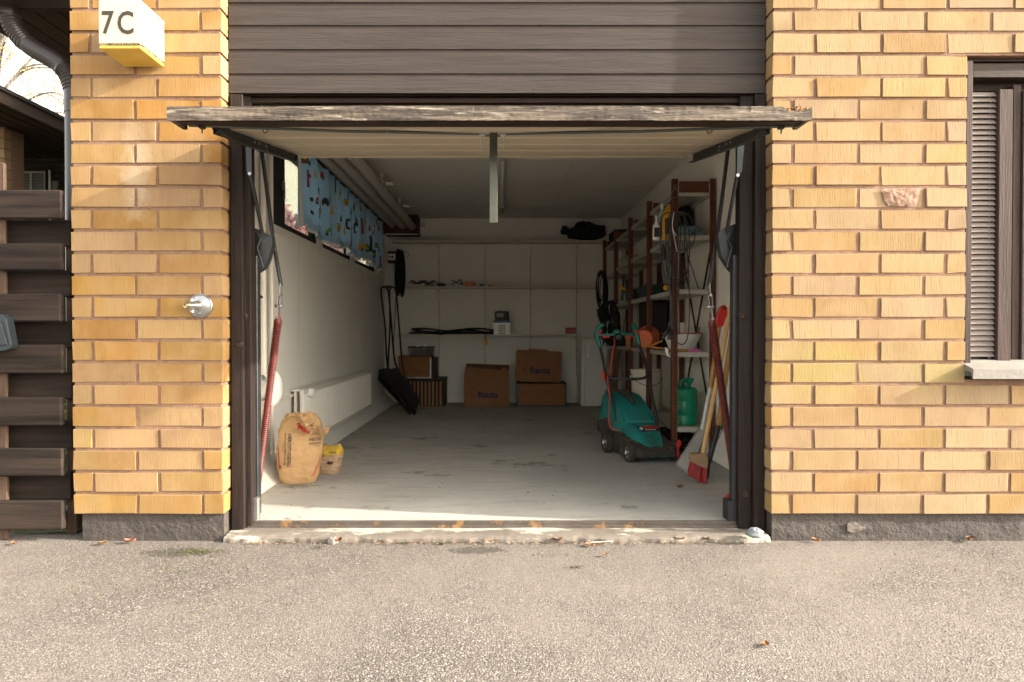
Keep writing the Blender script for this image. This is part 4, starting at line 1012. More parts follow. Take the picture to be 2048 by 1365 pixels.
# curtain
CX = XW + .075
def csurf(y, q, lift=0):        # q: 0 top .. 1 bottom
    t = (y - 1.72) / 3.45
    a = 1.0 + q * .5
    x = CX + (.020 * a * math.sin(y * 24 + 1.5 * math.sin(y * 7)) + .005 * a * math.sin(y * 51 + 2)) + .01 * q
    z = 2.27 - (.55 + .012 * math.sin(y * 19) + .018 * math.sin(y * 5.3 + 1)) * q
    return Vector((x + lift, y, z))
cu_ = thing('curtain', 'blue valance curtain with small coloured toy prints over the high window', 'curtain', (CX, 3.4, 1.73))
m = MB(); m.grid(lambda u, v: csurf(1.72 + 3.45 * u, v), 460, 14); m.build('fabric', CURT, cu_, fix=False)
m = MB(); m.grid(lambda u, v: csurf(1.70 + 3.47 * u, .90 + .135 * v) + Vector((-.012, -.006, 0)), 400, 4); m.build('lining', HEM, cu_, fix=False)
m = MB(); m.grid(lambda u, v: csurf(1.66 + .07 * u, v * 1.03) + Vector((-.004, 0, 0)), 8, 10); m.build('side_hem', HEM, cu_, fix=False)
m = MB(); m.tube([(CX - .0, 1.66, 2.285), (CX, 5.2, 2.285)], .008, 8); m.box((CX - .07, 1.68, 2.27), (CX + .01, 1.70, 2.30)); m.box((CX - .07, 5.1, 2.27), (CX + .01, 5.12, 2.30)); m.build('curtain_rod', DARKW, cu_)
PR = [mat('print_' + n, c, c, rough=.9) for n, c in (('red', (.42, .035, .03)), ('black', (.03, .03, .035)), ('yellow', (.60, .33, .03)), ('green', (.06, .28, .04)), ('brown', (.16, .07, .03)))]
pm_ = [MB() for _ in PR]
def motif(y, q, kind, ci, s):
    def put(poly, mi, l=.0035):
        P = [csurf(y + a * s, min(.97, max(.02, q + b * s / .55)), l) for a, b in poly]; n = len(P)
        c = csurf(y + sum(a for a, b in poly) / n * s, min(.97, max(.02, q + sum(b for a, b in poly) / n * s / .55)), l)
        pm_[mi].add(P + [c], [(i, (i + 1) % n, n) for i in range(n)])
    el = lambda cx, cy, rx, ry, n=14: [(cx + rx * math.cos(k * 6.283 / n), cy + ry * math.sin(k * 6.283 / n)) for k in range(n)]
    if kind == 0: put(el(0, 0, .5, .5), 1); put(el(0, 0, .42, .42), ci, .0045); put(el(0, .05, .22, .22), 1, .0055); put(el(0, .05, .14, .14), 2, .0065)
    elif kind == 1: put([(-.12, -.9), (.12, -.9), (.16, .8), (-.16, .8)], 1); put([(-.07, -.85), (.07, -.85), (.1, .75), (-.1, .75)], ci, .0045)
    elif kind == 2: put([(-.4, -.5), (-.15, -.6), (-.2, 0), (-.15, .6), (-.4, .5), (-.5, 0)], ci); put([(-.2, -.55), (.25, -.65), (.25, -.35), (-.2, -.3)], ci); put([(-.2, .3), (.25, .35), (.25, .65), (-.2, .55)], ci)
    elif kind == 3: put([(-.5, .3), (-.35, -.1), (0, -.4), (.3, -.35), (.5, .1), (.5, .3)], ci); put(el(-.28, .32, .13, .16, 8), 1, .005); put(el(.28, .32, .13, .16, 8), 1, .005)
    else: put([(0, -.7), (.12, -.2), (.25, .4), (0, .7), (-.2, .4), (-.1, -.2)], ci)
rg = random.Random(5)
for k in range(96):
    y = 1.80 + 3.3 * (k + rg.uniform(.1, .9)) / 96; q = (k * .37 + rg.uniform(-.06, .06)) % .84 + .08
    motif(y, q, rg.choice((0, 1, 1, 2, 3, 3, 4, 4)), rg.choice((0, 0, 1, 2, 2, 3, 3, 4)), rg.uniform(.06, .105))
for mm_, ma_ in zip(pm_, PR): stuff(mm_.build('print', ma_, cu_, fix=False))
# red creeper and pale wall outside that window
crp = MB()
for k in range(15000):
    c = Vector((random.uniform(-3.58, -3.38), random.uniform(2.9, 14.0), 0)); c.z = 1.9 + random.random() * (1.25 + .15 * math.sin(c.y * 2) - .03 * (c.y - 6)); s_ = random.uniform(.03, .06)
    n_ = Vector((random.uniform(.2, 1), random.uniform(-.7, .5), random.uniform(-.3, .8))).normalized(); u_ = n_.orthogonal().normalized(); v_ = n_.cross(u_)
    crp.add([c - u_ * s_, c + v_ * s_ * .6, c + u_ * s_, c - v_ * s_ * .6], [(0, 1, 2, 3)])
ct = thing('creeper_hedge', 'red leaved creeper hedge outside the high garage window', 'hedge', (-3.5, 6, 0))
stuff(crp.build('leaves', LEAFR, ct, fix=False))
for k in range(9):
    y = 3.2 + k * 1.2; m = MB(); m.tube([(-3.5, y, 0), (-3.5 + random.uniform(-.06, .06), y + .1, 1.2), (-3.48, y + random.uniform(-.1, .1), 2.6)], [.018, .012, .006], 6); m.build('stem', BARK, ct)

pp = thing('ceiling_pipes', 'three grey insulated pipes running under the ceiling above the curtain', 'pipes', (-1.2, 3.5, 2.3))
for x, z, r in ((-1.09, 2.275, .047), (-1.215, 2.29, .050), (-1.335, 2.30, .045)):
    m = MB(); m.tube([(x, .25, z), (x, RYB - .3, z)], r, 18); m.build('pipe', PIPEG, pp)
for y in (2.05, 3.25, 4.4):
    m = MB(); m.box((-1.05, y, 2.315), (-.98, y + .03, 2.335), .003); m.box((-1.10, y + .002, 2.323), (-1.08, y + .02, RZC), .002); m.box((-1.09, y + .004, 2.3355), (-1.0, y + .018, 2.342), .001); m.build('pipe_bracket', WHITE, pp)
bx = thing('maroon_wall_box', 'small dark maroon boxed recess where the ceiling pipes end', 'box', (-1.1, RYB, 2.1))
a, b_ = atY(786, 468, RYB - .30), atY(835, 434, RYB - .30); m = MB(); m.box((a.x - .12, RYB - .30, a.z), (b_.x, RYB - .001, RZC - .001), .003); m.build('box_body', MAROON, bx)
m = MB(); m.box((a.x - .10, RYB - .308, a.z - .012), (b_.x + .008, RYB - .295, a.z), .002); m.build('rim', WHITE, bx)
m = MB(); a, b_ = atY(840, 457, RYB), atY(853, 444, RYB); m.box((a.x, RYB - .004, a.z), (b_.x, RYB - .001, b_.z), 0); lb = tag(m.build('paper_label', WHITEP), 'small printed paper label on the back wall beside the maroon box', 'label')
m = MB()
for k in range(4):
    zz = a.z + (b_.z - a.z) * (.2 + .2 * k); m.box((a.x + .01, RYB - .0055, zz), (b_.x - .012 - .01 * (k % 2), RYB - .005, zz + .006), 0)
stuff(m.build('print_lines', INK, lb))
lf = thing('ceiling_tube_lamp', 'slim fluorescent tube lamp on the middle of the garage ceiling', 'ceiling lamp', (0, 3.3, RZC))
m = MB(); m.box((.000, 2.05, RZC - .03), (.045, 5.15, RZC - .001), .004); m.build('lamp_body', TUBEM, lf)
m = MB(); m.tube([(.022, 2.5, RZC - .055), (.022, 4.7, RZC - .055)], .014, 12); m.build('tube', WHITEP, lf)
for y in (2.25, 4.75): m = MB(); m.box((-.004, y - .2, RZC - .085), (.050, y + .2, RZC - .031), .006); m.build('end_holder', PIPEG, lf)

vp = thing('heating_pipes', 'thin white heating pipes rising beside the left jamb', 'pipes', (XW + .03, 1.1, FZ))
for px_, x_, zb_ in ((527, XW + .03, .30), (543, XW + .035, .22)):
    yv = atX(px_, 500, x_).y; m = MB(); m.tube([(x_, yv, RZC), (x_, yv, .32), (x_, yv, zb_)], .0125 if px_ > 530 else .018, 12); m.build('pipe', WHITE, vp)
yv = atX(543, 500, XW + .035).y
m = MB(); m.tube(smoothpath([(XW + .035, yv, .26), (XW + .036, yv, .16), (XW + .05, yv + .02, .125), (XW + .12, yv + .06, .13)]), .0125, 12); m.build('elbow', WHITE, vp)
c = Vector((XW + .09, yv + .045, .13)); m = MB(); m.lathe([(.0001, -.03), (.02, -.03), (.02, -.01), (.014, -.008), (.014, .008), (.022, .010), (.022, .028), (.0001, .028)], c, (.9, .4, .05), 14); m.build('lower_valve', GALV, vp)
m = MB(); m.box((XW + .001, .62, FZ), (XW + .012, .66, RZC), .002); m.build('panel_joint', WHITE, vp)

rd = thing('radiator', 'long white ribbed radiator on the left garage wall', 'radiator', (XW + .1, 3, .17))
XR_ = XW + .11; y0 = atX(608, 800, XR_).y; y1 = atX(743, 790, XR_).y; rz0, rz1 = .17, .555
nf = 58
m = MB()
def rf_(u, v):
    y = y0 + (y1 - y0) * u; ph = round(u * nf * 4) % 4
    d = .014 * (1 if ph in (1, 2) else 0)
    return (XR_ - .013 + d, y, rz0 + .03 + (rz1 - rz0 - .06) * v)
m.grid(rf_, nf * 4 + 1, 2, smooth=False); m.build('ribbed_panel', RADI, rd, fix=False)
m = MB(); m.box((XR_ - .03, y0, rz0 + .001), (XR_ - .0125, y1, rz1 - .001), .003); m.box((XR_ - .031, y0 - .002, rz0), (XR_ + .001, y1 + .002, rz0 + .03), .003); m.box((XR_ - .031, y0 - .002, rz1 - .03), (XR_ + .001, y1 + .002, rz1), .003); m.build('panel_edge', RADI, rd)
m = MB(); m.box((XW + .03, y0 + .03, rz0), (XW + .05, y1, rz1), .003); m.build('rear_panel', RADI, rd)
m = MB(); m.box((XW + .005, y0 + .01, rz1 - .01), (XR_ - .002, y1, rz1 + .006), .003); m.build('top_grille', RADI, rd)
vc = atX(614, 786, XR_ - .02)
m = MB(); m.lathe([(.0001, -.035), (.024, -.035), (.033, -.022), (.033, .045), (.028, .056), (.0001, .058)], vc, (1, -.12, -.02), 22); m.build('thermostat_head', WHITEP, rd)
m = MB()
for k in range(12):
    a = k * .5236; m.obox(vc + Vector((-.028, math.cos(a) * .032, math.sin(a) * .032)), (.014, .004, .004), (a, 0, 0), 0)
stuff(m.build('grip_slots', INK, rd))
m = MB(); m.tube(smoothpath([vc + Vector((-.03, .0, 0)), vc + Vector((-.06, -.05, -.006)), vc + Vector((-.09, -.35, -.02)), vc + Vector((-.10, -.62, -.03))]), .0095, 10); m.build('feed_pipe', WHITE, rd)

vd = thing('vent_cap', 'round white vent cap on a foil duct on the left wall', 'vent', (-1.3, .85, .5))
c = Vector((-1.315, .86, .637))
m = MB(); m.lathe([(.0001, .036), (.06, .033), (.088, .022), (.101, .010), (.103, .0), (.096, -.004), (.0001, -.004)], c, (1, -.10, 0), 40); m.build('cap_disc', WHITEP, vd)
m = MB(); m.lathe([(.060, -.004), (.060, -.06), (.072, -.065), (.072, -.08)], c, (1, -.06, 0), 30); m.build('neck', WHITEP, vd)
m = MB(); pr = []
for i in range(60): pr.append((.074 + .004 * math.sin(i * 2.1), -.06 - i * .0018))
m.lathe(pr, c, (1, -.03, 0), 30); m.build('foil_duct', DUCT, vd)

# =====================================================================  SACKS
def sack(name, label, cx, cy, ax, by_, H, rot, m_, seed, top=.72):
    t = thing(name, label, 'sack', (cx, cy, FZ))
    def S(th, v, lift=0):
        # th angle, v 0..1 up
        e = .62
        c_, s_ = math.cos(th), math.sin(th)
        rx = math.copysign(abs(c_) ** e, c_); ry = math.copysign(abs(s_) ** e, s_)
        k = (.86 + .16 * math.sin(min(v, .8) * 2.7)) * (1 - .34 * (max(0, v - top) / (1 - top)) ** 2)
        kd = 1 - .0 * v; kd = (.94 + .1 * math.sin(v * 3.1)) * (1 - .72 * max(0, (v - top) / (1 - top)) ** 1.5)
        foot = 1 - .12 * max(0, 1 - v * 12)
        wr = .006 * noise.noise((rx * 2.2 + seed, ry * 2.2, v * 5)) + .0025 * noise.noise((rx * 5 + seed, ry * 5, v * 11)) + (.004 * noise.noise((math.cos(th) * 3, math.sin(th) * 3, v * 20)) if v > top - .08 else 0) + .0011 * math.sin(v * 46 + 4 * noise.noise((rx, v * 3, 2)))
        x = (ax * k * foot + wr + lift) * rx; y = (by_ * kd * foot + wr + lift) * ry
        z = H * v + (.030 * noise.noise((math.cos(th) * 1.3, math.sin(th) * 1.3, seed)) + .010 * noise.noise((math.cos(th) * 4, math.sin(th) * 4, seed))) * max(0, v - top) / (1 - top)
        x += .02 * v
        return Vector((cx + x * math.cos(rot) - y * math.sin(rot), cy + x * math.sin(rot) + y * math.cos(rot), FZ + .002 + z))
    m = MB(); m.grid(lambda u, v: S(u * 6.28318, v), 110, 60, cu=True)
    nb = len(m.v); m.v.append(tuple(S(0, 0) * .5 + S(3.14159, 0) * .5)); m.f += [((i + 1) % 110, i, nb) for i in range(110)]; m.sm += [True] * 110
    n0 = 59 * 110; m.v.append(tuple(S(0, 1) * .5 + S(3.14159, 1) * .5 + Vector((0, 0, -.012)))); m.f += [(n0 + i, n0 + (i + 1) % 110, nb + 1) for i in range(110)]; m.sm += [True] * 110
    m.build('sack_body', m_, t, fix=False); return t, S
sk_, S = sack('sand_sack', 'large brown paper sack of grit with a crumpled top beside the radiator', -1.216, 1.02, .129, .09, .408, R(12), SACK, 3)
def wrap_text(body, size, S, th_mid, v_mid, H, rad, vertical, m_, parent, name='lettering', sx=1.0, bold=.006, align='CENTER', mark=False):
    v, f = text_mesh(body, size, 0, bold, align=align, sx=sx)
    out = []
    for q in v:
        if vertical: dx, dz = q.y, -q.x
        else: dx, dz = q.x, q.y
        out.append(S(th_mid + dx / rad, min(.99, max(.01, v_mid + dz / H)), .004))
    return MB().add(out, f).build(name, m_, parent, fix=False)
A0 = -1.5708
wrap_text('HIEKOITUSSEPELI', .029, S, A0 - .31, .50, .425, .145, True, INK, sk_, sx=.92, bold=.02)
wrap_text('SANDNINGSMAKADAM', .019, S, A0 - .49, .52, .425, .145, True, INK, sk_, sx=.98, bold=.012)
wrap_text('3–8 mm', .015, S, A0 - .60, .52, .425, .145, True, INK, sk_)
wrap_text('HIEKOITUS', .027, S, A0 + .62, .625, .425, .145, False, INK, sk_, bold=.02, sx=.85)
wrap_text('SANDNINGSM', .019, S, A0 + .62, .572, .425, .145, False, INK, sk_, bold=.012, sx=.9)
wrap_text('3–8 mm', .014, S, A0 + .74, .535, .425, .145, False, INK, sk_)
def strip(S, pts, w_, H, rad, m_, parent, name='red_stripe'):
    m = MB(); L = []
    for (a, v) in pts: L += [S(a - w_ / rad / 2, v, .002), S(a + w_ / rad / 2, v + .02, .002)]
    m.add(L, [(2*i, 2*i+1, 2*i+3, 2*i+2) for i in range(len(pts) - 1)]); return m.build(name, m_, parent, fix=False)
strip(S, [(A0 + .62 + .55 * k / 14, .10 + .26 * k / 14) for k in range(15)], .020, .425, .145, REDINK, sk_)
strip(S, [(A0 - .98, .20 + .34 * k / 12) for k in range(13)], .020, .425, .145, REDINK, sk_)
wrap_text('♺', .03, S, A0 - .80, .30, .425, .145, False, INK, sk_, 'recycling_mark') if False else None
m = MB()
for k in range(3):     # recycling triangle
    a = A0 - .78; cc = [(math.cos(1.57 + j * 2.094) * .014, math.sin(1.57 + j * 2.094) * .014) for j in (k, k + 1)]
    p0, p1 = [S(a + q[0] / .15, .25 + q[1] / .425, .003) for q in cc]; m.bar(p0 + (p1 - p0) * .12, p1 - (p1 - p0) * .12, .003, .0015, up=(0, 1, 0), bev=0)
stuff(m.build('recycling_mark', INK, sk_))
# crumpled torn flaps of the open top
def flap(pts, m_, parent, seed, name='paper_flap', w_=.045):
    P = smoothpath(pts, 5); m = MB(); n = len(P)
    m.grid(lambda u, v: P[min(n - 1, int(round(v * (n - 1))))] + Vector((.0, 0, (u - .5) * w_)) + Vector((noise.noise((u * 4, v * 7, seed)), noise.noise((u * 4, v * 7, seed + 5)) - .3, noise.noise((u * 5, v * 9, seed + 9)))) * .022, 9, n)
    return m.build(name, m_, parent, fix=False)
tp_ = lambda px_, py_, Y: atY(px_, py_, Y)
flap([tp_(592, 833, .93), tp_(603, 843, .90), tp_(612, 852, .89), tp_(622, 862, .90), tp_(630, 858, .94)], SACK, sk_, 3, w_=.035)
flap([tp_(597, 850, .915), tp_(608, 860, .90), tp_(620, 862, .90)], REDINK, sk_, 6, 'red_star_flap', w_=.028)
flap([tp_(625, 850, .95), tp_(640, 862, .94), tp_(650, 866, .95), tp_(659, 856, .96)], SACK, sk_, 9, w_=.030)
flap([tp_(572, 834, .99), tp_(592, 829, .98), tp_(615, 834, 1.0), tp_(636, 846, 1.03)], SACK, sk_, 12, w_=.030)
s2, S2 = sack('mortar_sack', 'small pale sack with a folded yellow top behind the big grit sack', -1.095, 1.27, .074, .055, .175, R(-6), SACK2, 11, top=.80)
m = MB(); m.grid(lambda u, v: S2(u * 6.28318, .72 + .29 * v + (.03 * math.sin(u * 40) if v == 0 else 0), .0025), 90, 12, cu=True); m.build('yellow_band', YELINK, s2, fix=False)
wrap_text('er', .040, S2, A0 + .20, .38, .175, .085, False, INK, s2, bold=.03)
wrap_text('marburg', .020, S2, A0 + .25, .68, .185, .085, False, INK, s2, bold=.01) if False else wrap_text('ıberg', .020, S2, A0 + .24, .78, .175, .085, False, INK, s2, bold=.01)
m = MB(); cc = [S2(A0 + .92 + a, b_, .003) for a, b_ in ((0, .42), (.16, .42), (.16, .60), (0, .60))]; m.add(cc, [(0, 1, 2, 3)]); m.build('code_patch', mat('grey_ink', (.2, .17, .14), rough=.8), s2, fix=False)

# =====================================================================  BACK WALL SHELVES
stn = thing('wall_shelving', 'white wall shelving on four perforated rails along the back wall', 'wall shelf', (-.1, RYB, .2))
for px_, pb in ((878, 815), (970, 765), (1061, 700), (1153, 793)):
    x = atY(px_, 600, RYB - .02).x
    m = MB(); m.box((x - .014, RYB - .018, onZ(pb, RYB - .02) if px_ not in (878,) else .35), (x + .014, RYB - .001, 2.10), .002); rl_ = m.build('rail', WHITE, stn)
    m = MB(); z = (.40 if px_ != 1061 else .75)
    while z < 2.05: m.box((x - .004, RYB - .0192, z), (x + .004, RYB - .0181, z + .018), 0); z += .032
    stuff(m.build('slots', INK, rl_))
    for zz in (2.035, 1.49, .925):
        if px_ == 1153 and zz < 1: zz = .895
        m = MB(); m.prism([(x - .003, RYB - .02, zz), (x - .003, RYB - .24, zz), (x - .003, RYB - .24, zz - .012), (x - .003, RYB - .12, zz - .03), (x - .003, RYB - .06, zz - .055), (x - .003, RYB - .02, zz - .12)], (.006, 0, 0)); m.build('bracket', WHITE, stn)
yf = RYB - .27
def shelf(p0, p1, py0, py1, th=.018, y=yf, m_=SHELFW):
    a = atY(p0, py0, y); b_ = atY(p1, py1, y); m = MB()
    m.prism([a, (b_.x, y, b_.z), (b_.x, y, b_.z - th), (a.x, y, a.z - th)], (0, RYB - .019 - y, 0)); return m.build('shelf_board', m_, stn)
shelf(783, 1216, 481, 481); shelf(811, 1200, 572.5, 573.5); shelf(798, 1161, 671, 668, y=RYB - .30); shelf(1152, 1212, 675, 675, y=RYB - .22)
SZ2 = onZ(572.5, yf); SZ3 = onZ(671, RYB - .3); SZ1 = onZ(481, yf)
def blob(name, label, cat, c, s, m_, seed=0, amp=.3, parent=None):
    m = MB(); c = Vector(c)
    def f(u, v):
        d = Vector((math.cos(u * 6.283) * math.sin(v * 3.1416), math.sin(u * 6.283) * math.sin(v * 3.1416), math.cos(v * 3.1416)))
        k = 1 + amp * noise.noise(d * 1.7 + Vector((seed, 0, 0))) + amp * .5 * noise.noise(d * 5 + Vector((0, seed, 0)))
        p = Vector((d.x * s[0], d.y * s[1], d.z * s[2])) * k
        p.z = max(p.z, -s[2] * .8)
        return c + p
    m.grid(f, 40, 20, cu=True); o = m.build(name, m_, parent)
    return o if parent else tag(o, label, cat)
bg_ = blob('black_bag', '', '', atY(1172, 465, RYB - .17), (.21, .12, .115), BLACKC, 4, .45); tag(bg_, 'bulging black bag lying on the top back shelf', 'bag')
blob('bag_neck', '', '', atY(1130, 462, RYB - .17), (.05, .04, .055), BLACKC, 8, .5, parent=bg_)
# things along the middle shelf
jc = thing('jumper_cables', 'red and black jumper cables heaped at the left of the middle back shelf', 'cables', atY(835, 571, yf + .05))
for k, (c0, ma) in enumerate(((BLACKR, 0), (SPRING, 1), (BLACKR, 2))):
    z = SZ2 + .012; P = [atY(818 + 8 * j + k * 4, 569 - (7 if (j + k) % 3 == 1 else 2), yf + .06 + .03 * ((j + k) % 2)) for j in range(7)]
    m = MB(); m.tube(smoothpath(P, 5), .006, 6); m.build('lead', c0, jc)
blob('rope_coil', 'flat heap of pale rope on the middle back shelf', 'rope', (atY(858, 570, yf + .1).x, yf + .1, SZ2 + .012), (.07, .06, .014), mat('pale_rope', (.35, .32, .2), rough=.9, bump=.006), 3, .5)
m = MB(); c = atY(883, 568, yf + .1); m.lathe([(.0001, .0), (.055, 0), (.058, .01), (.055, .035), (.0001, .035)], (c.x, yf + .08, SZ2), (0, 0, 1), 20); tag(m.build('tape_roll', BLACKP), 'flat black round case on the middle back shelf', 'case')
gn = thing('hand_clamp', 'thin dark clamp tool beside the glowing orange charger', 'clamp', (atY(913, 571, yf).x, yf + .06, SZ2))
m = MB()
for a_, b_ in (((903, 570), (920, 560)), ((903, 561), (921, 569)), ((918, 558), (924, 571)), ((922, 560), (926, 571))): m.tube([atY(*a_, yf + .06), atY(*b_, yf + .07)], .005, 6)
m.build('clamp_frame', BLACKR, gn)
ch = thing('battery_charger', 'orange battery charger with a dial on the middle back shelf', 'charger', (atY(939, 571, yf).x, yf + .05, SZ2))
a, b_ = atY(928.5, 572, yf + .03), atY(951, 565.5, yf + .03); m = MB(); m.box((a.x, yf + .03, SZ2), (b_.x, yf + .12, b_.z), .004); m.build('case', ORANGE, ch)
m = MB(); m.lathe([(.0001, -.001), (.022, -.001)], (((a.x + b_.x) / 2), yf + .03, SZ2 + .008), (0, 1, 0), 20); m.v = [(x, y, max(z, SZ2 + .006)) for x, y, z in m.v]; m.build('dial', mat('orange_dial', (.75, .35, .16), rough=.4), ch)
blob('teal_gadget', 'small teal and black gadget right of the orange charger', 'gadget', (atY(963, 569, yf).x, yf + .07, SZ2 + .014), (.03, .02, .016), TEAL, 2, .6)
blob('orange_lump', 'small orange knob on the middle back shelf', 'knob', (atY(980, 570, yf).x, yf + .07, SZ2 + .008), (.03, .015, .009), ORANGE, 2, .3)
m = MB(); c = atY(992, 571, yf + .06); m.box((c.x - .012, yf + .06, SZ2), (c.x + .012, yf + .09, SZ2 + .022), .004); tag(m.build('white_box', WHITEP), 'tiny white box at the end of the clutter on the middle shelf', 'box')
# dark tubing on the lower shelf
th_ = thing('folded_tarpaulin', 'long dark folded tarpaulin and straps on the lower back shelf', 'tarpaulin', (atY(900, 668, yf).x, yf, SZ3))
ya2 = RYB - .2
for k in range(5):
    P = [Vector((onX(816 + 28 * j + k * 3, ya2), ya2 + .03 * k - .05, SZ3 + .020 + .012 * (k % 3) + (.045 * abs(math.sin(j * .8 + k * .5)) if k > 1 else .004))) for j in range(7)]
    m = MB(); m.grid(lambda u, v: (lambda p: p + Vector((0, (u - .5) * .07, .006 * math.sin(u * 3 + k))))(smoothpath(P, 6)[min(36, int(round(v * 36)))]), 5, 37); m.v += [(x, y, z - .012) for x, y, z in m.v]
    n0 = 5 * 37; m.f += [tuple(i + n0 for i in q[::-1]) for q in m.f[:]]; m.sm = [True] * len(m.f); m.build('fold', mat('dark_tarp', (.020, .026, .03), (.012, .016, .02), rough=.7) if k == 0 else bpy.data.materials['dark_tarp'], th_, fix=False)
m = MB(); a = Vector((onX(971, yf), RYB - .305, 0)); m.box((a.x - .006, a.y - .004, SZ3 - .06), (a.x + .006, a.y, SZ3 + .03), .001); m.build('strap_end', BLACKR, th_)
m = MB(); c = atY(971, 684, RYB - .31); m.box(c + Vector((-.026, -.014, -.033)), c + Vector((.026, .012, .033)), .008); tm = tag(m.build('tape_measure', YELLOW), 'yellow tape measure hanging below the lower back shelf', 'tape measure')
m = MB(); m.prism([c + Vector((-.012, -.0145, .016)), c + Vector((.01, -.0145, .004)), c + Vector((.022, -.0145, -.01)), c + Vector((.002, -.0145, .0))], (0, -.001, 0)); m.build('black_arrow', INK, tm)
blob('cord_coil', 'small coil of white cord at the left end of the lower back shelf', 'cord', (onX(800, ya2), RYB - .16, SZ3 + .008), (.05, .05, .012), WHITE, 2, .4)
# ventilated basket with blue rim and handle
bk = thing('lidded_basket', 'white ventilated basket with a blue lid and black mesh handle on the lower shelf', 'basket', (onX(1003, RYB - .2), RYB - .2, SZ3))
a, b_ = atY(987, 671, RYB - .28), atY(1020, 646, RYB - .28); yb0, yb1 = RYB - .28, RYB - .10
m = MB(); m.prism([(a.x + .006, yb0, SZ3 + .001), (b_.x - .004, yb0, SZ3 + .001), (b_.x, yb0, b_.z), (a.x, yb0, b_.z)], (0, yb1 - yb0, 0)); m.build('basket_body', WHITEP, bk)
m = MB()
for r_i in range(6):
    for c_i in range(4):
        x = a.x + .062 + c_i * .022; z = SZ3 + .016 + r_i * .020; m.box((x, yb0 - .0015, z), (x + .016, yb0 - .0005, z + .010), 0)
stuff(m.build('vent_holes', INK, bk))
m = MB(); m.box((a.x - .004, yb0 - .006, b_.z), (b_.x + .006, yb1 + .004, b_.z + .028), .004); m.build('lid_rim', BLUE, bk)
h0 = atY(990, 624, yb0 + .02)
m = MB(); m.prism([(a.x + .02, yb0 + .03, b_.z + .028), (b_.x, yb0 + .03, b_.z + .028), (b_.x - .014, yb0 + .05, h0.z + .004), (a.x + .06, yb0 + .05, h0.z + .008), (a.x + .022, yb0 + .05, h0.z - .004), (a.x + .012, yb0 + .04, h0.z - .03)], (0, .03, 0)); m.build('handle_panel', BLACKP, bk)
m = MB()
for k in range(7): m.box((a.x + .042 + k * .013, yb0 + .036, b_.z + .045), (a.x + .044 + k * .013, yb0 + .039, h0.z - .014), 0)
for k in range(5): m.box((a.x + .042, yb0 + .036, b_.z + .050 + k * .013), (a.x + .124, yb0 + .039, b_.z + .052 + k * .013), 0)
stuff(m.build('mesh_grid', GALV, bk))
m = MB(); a, b_ = atY(1131, 667, RYB - .2), atY(1151, 656, RYB - .2); m.box((a.x, RYB - .24, a.z - .0), (b_.x, RYB - .16, b_.z), .006); rt = tag(m.build('red_tin', mat('dark_red_tin', (.25, .02, .015), rough=.3)), 'small dark red tin at the right end of the lower shelf', 'tin')
m = MB(); m.box((a.x + .012, RYB - .2415, a.z + .014), (b_.x - .012, RYB - .2405, b_.z - .014), 0); m.build('tin_label', REDP, rt)

# =====================================================================  FLOOR ITEMS AT THE BACK WALL
def cardbox(px0, px1, pt, pb, y, depth, tilt, label, flaps, zbot):
    a, b_ = atY(px0, pb, y), atY(px1, pt, y); W = b_.x - a.x; H = b_.z - zbot
    t = thing('cardboard_box', label, 'cardboard box', ((a.x + b_.x) / 2, y, zbot))
    Mx = Matrix.Translation(((a.x + b_.x) / 2, y, zbot)) @ Matrix.Rotation(tilt, 4, 'Y') @ Matrix.Translation((0, 0, W / 2 * abs(math.sin(tilt))))
    m = MB(); m.box((-W/2, 0, 0), (W/2, depth, H), .003, Mx); m.build('box_body', CARD, t)
    m = MB(); m.box((-W/2 + .01, .01, H - .002), (W/2 - .01, depth - .01, H + .001), 0, Mx); m.build('top_opening', CARDI, t)
    for (pts) in flaps:
        m = MB(); m.prism([Mx @ Vector((p[0] * W / 2, p[1] * depth, H + p[2])) for p in pts], (0, .004, .002)); m.build('flap', CARDI if pts[0][1] > .5 else CARD, t)
    v, f = text_mesh('Rauta', .105, 0, .035, sx=1.02); MB().add([Mx @ Vector((q.x - W * .20, -.0015, q.y + H * .30)) for q in v], f).build('lettering', NAVY, t, fix=False)
    v, f = text_mesh('K', .085, 0, .03); MB().add([Mx @ Vector((q.x - W * .355, -.0015, q.y + H * .33)) for q in v], f).build('red_letter', REDK, t, fix=False)
    m = MB()
    for zz in (-.018, .082): m.add([Mx @ Vector((x, -.0015, H * .33 + z)) for x, z in ((-W*.37, zz), (-W*.24, zz), (-W*.24, zz + .008), (-W*.37, zz + .008))], [(0, 1, 2, 3)])
    m.build('red_bars', REDK, t, fix=False)
    return t
yb_ = RYB - .52
cardbox(928, 1019, 752, 811, yb_, .38, 0, 'open cardboard box standing on the floor under the hanging tape measure',
        [[(-1, 0, 0), (1, 0, 0), (.96, .12, .07), (.72, .15, .10), (.6, .1, .065), (-.95, .12, .10)], [(-1, .95, 0), (1, .95, 0), (1, .98, .11), (-.97, .98, .13)],
         [(1.0, .1, 0), (1.015, .9, 0), (1.015, .9, .20), (1.0, .12, .16)]], FZ)
wbx = thing('wooden_box', 'low wooden box on the floor under the tilted cardboard box', 'wooden box', (onX(1084, yb_), yb_, FZ))
a, b_ = atY(1035, 806, yb_ + .02), atY(1131, 767, yb_ + .02); zt_w = b_.z
m = MB(); m.box((a.x, yb_ + .02, FZ), (b_.x, yb_ + .40, zt_w), .003); m.build('box_body', CHEST, wbx)
for x in (a.x, b_.x): m = MB(); m.box((x - .012, yb_ + .012, FZ + .001), (x + .012, yb_ + .41, zt_w + .003), .002); m.build('corner_strip', STEEL, wbx)
m = MB(); m.box((a.x + .012, yb_ + .014, FZ + .001), (b_.x - .012, yb_ + .03, FZ + .018), .001); m.build('bottom_strip', STEEL, wbx)
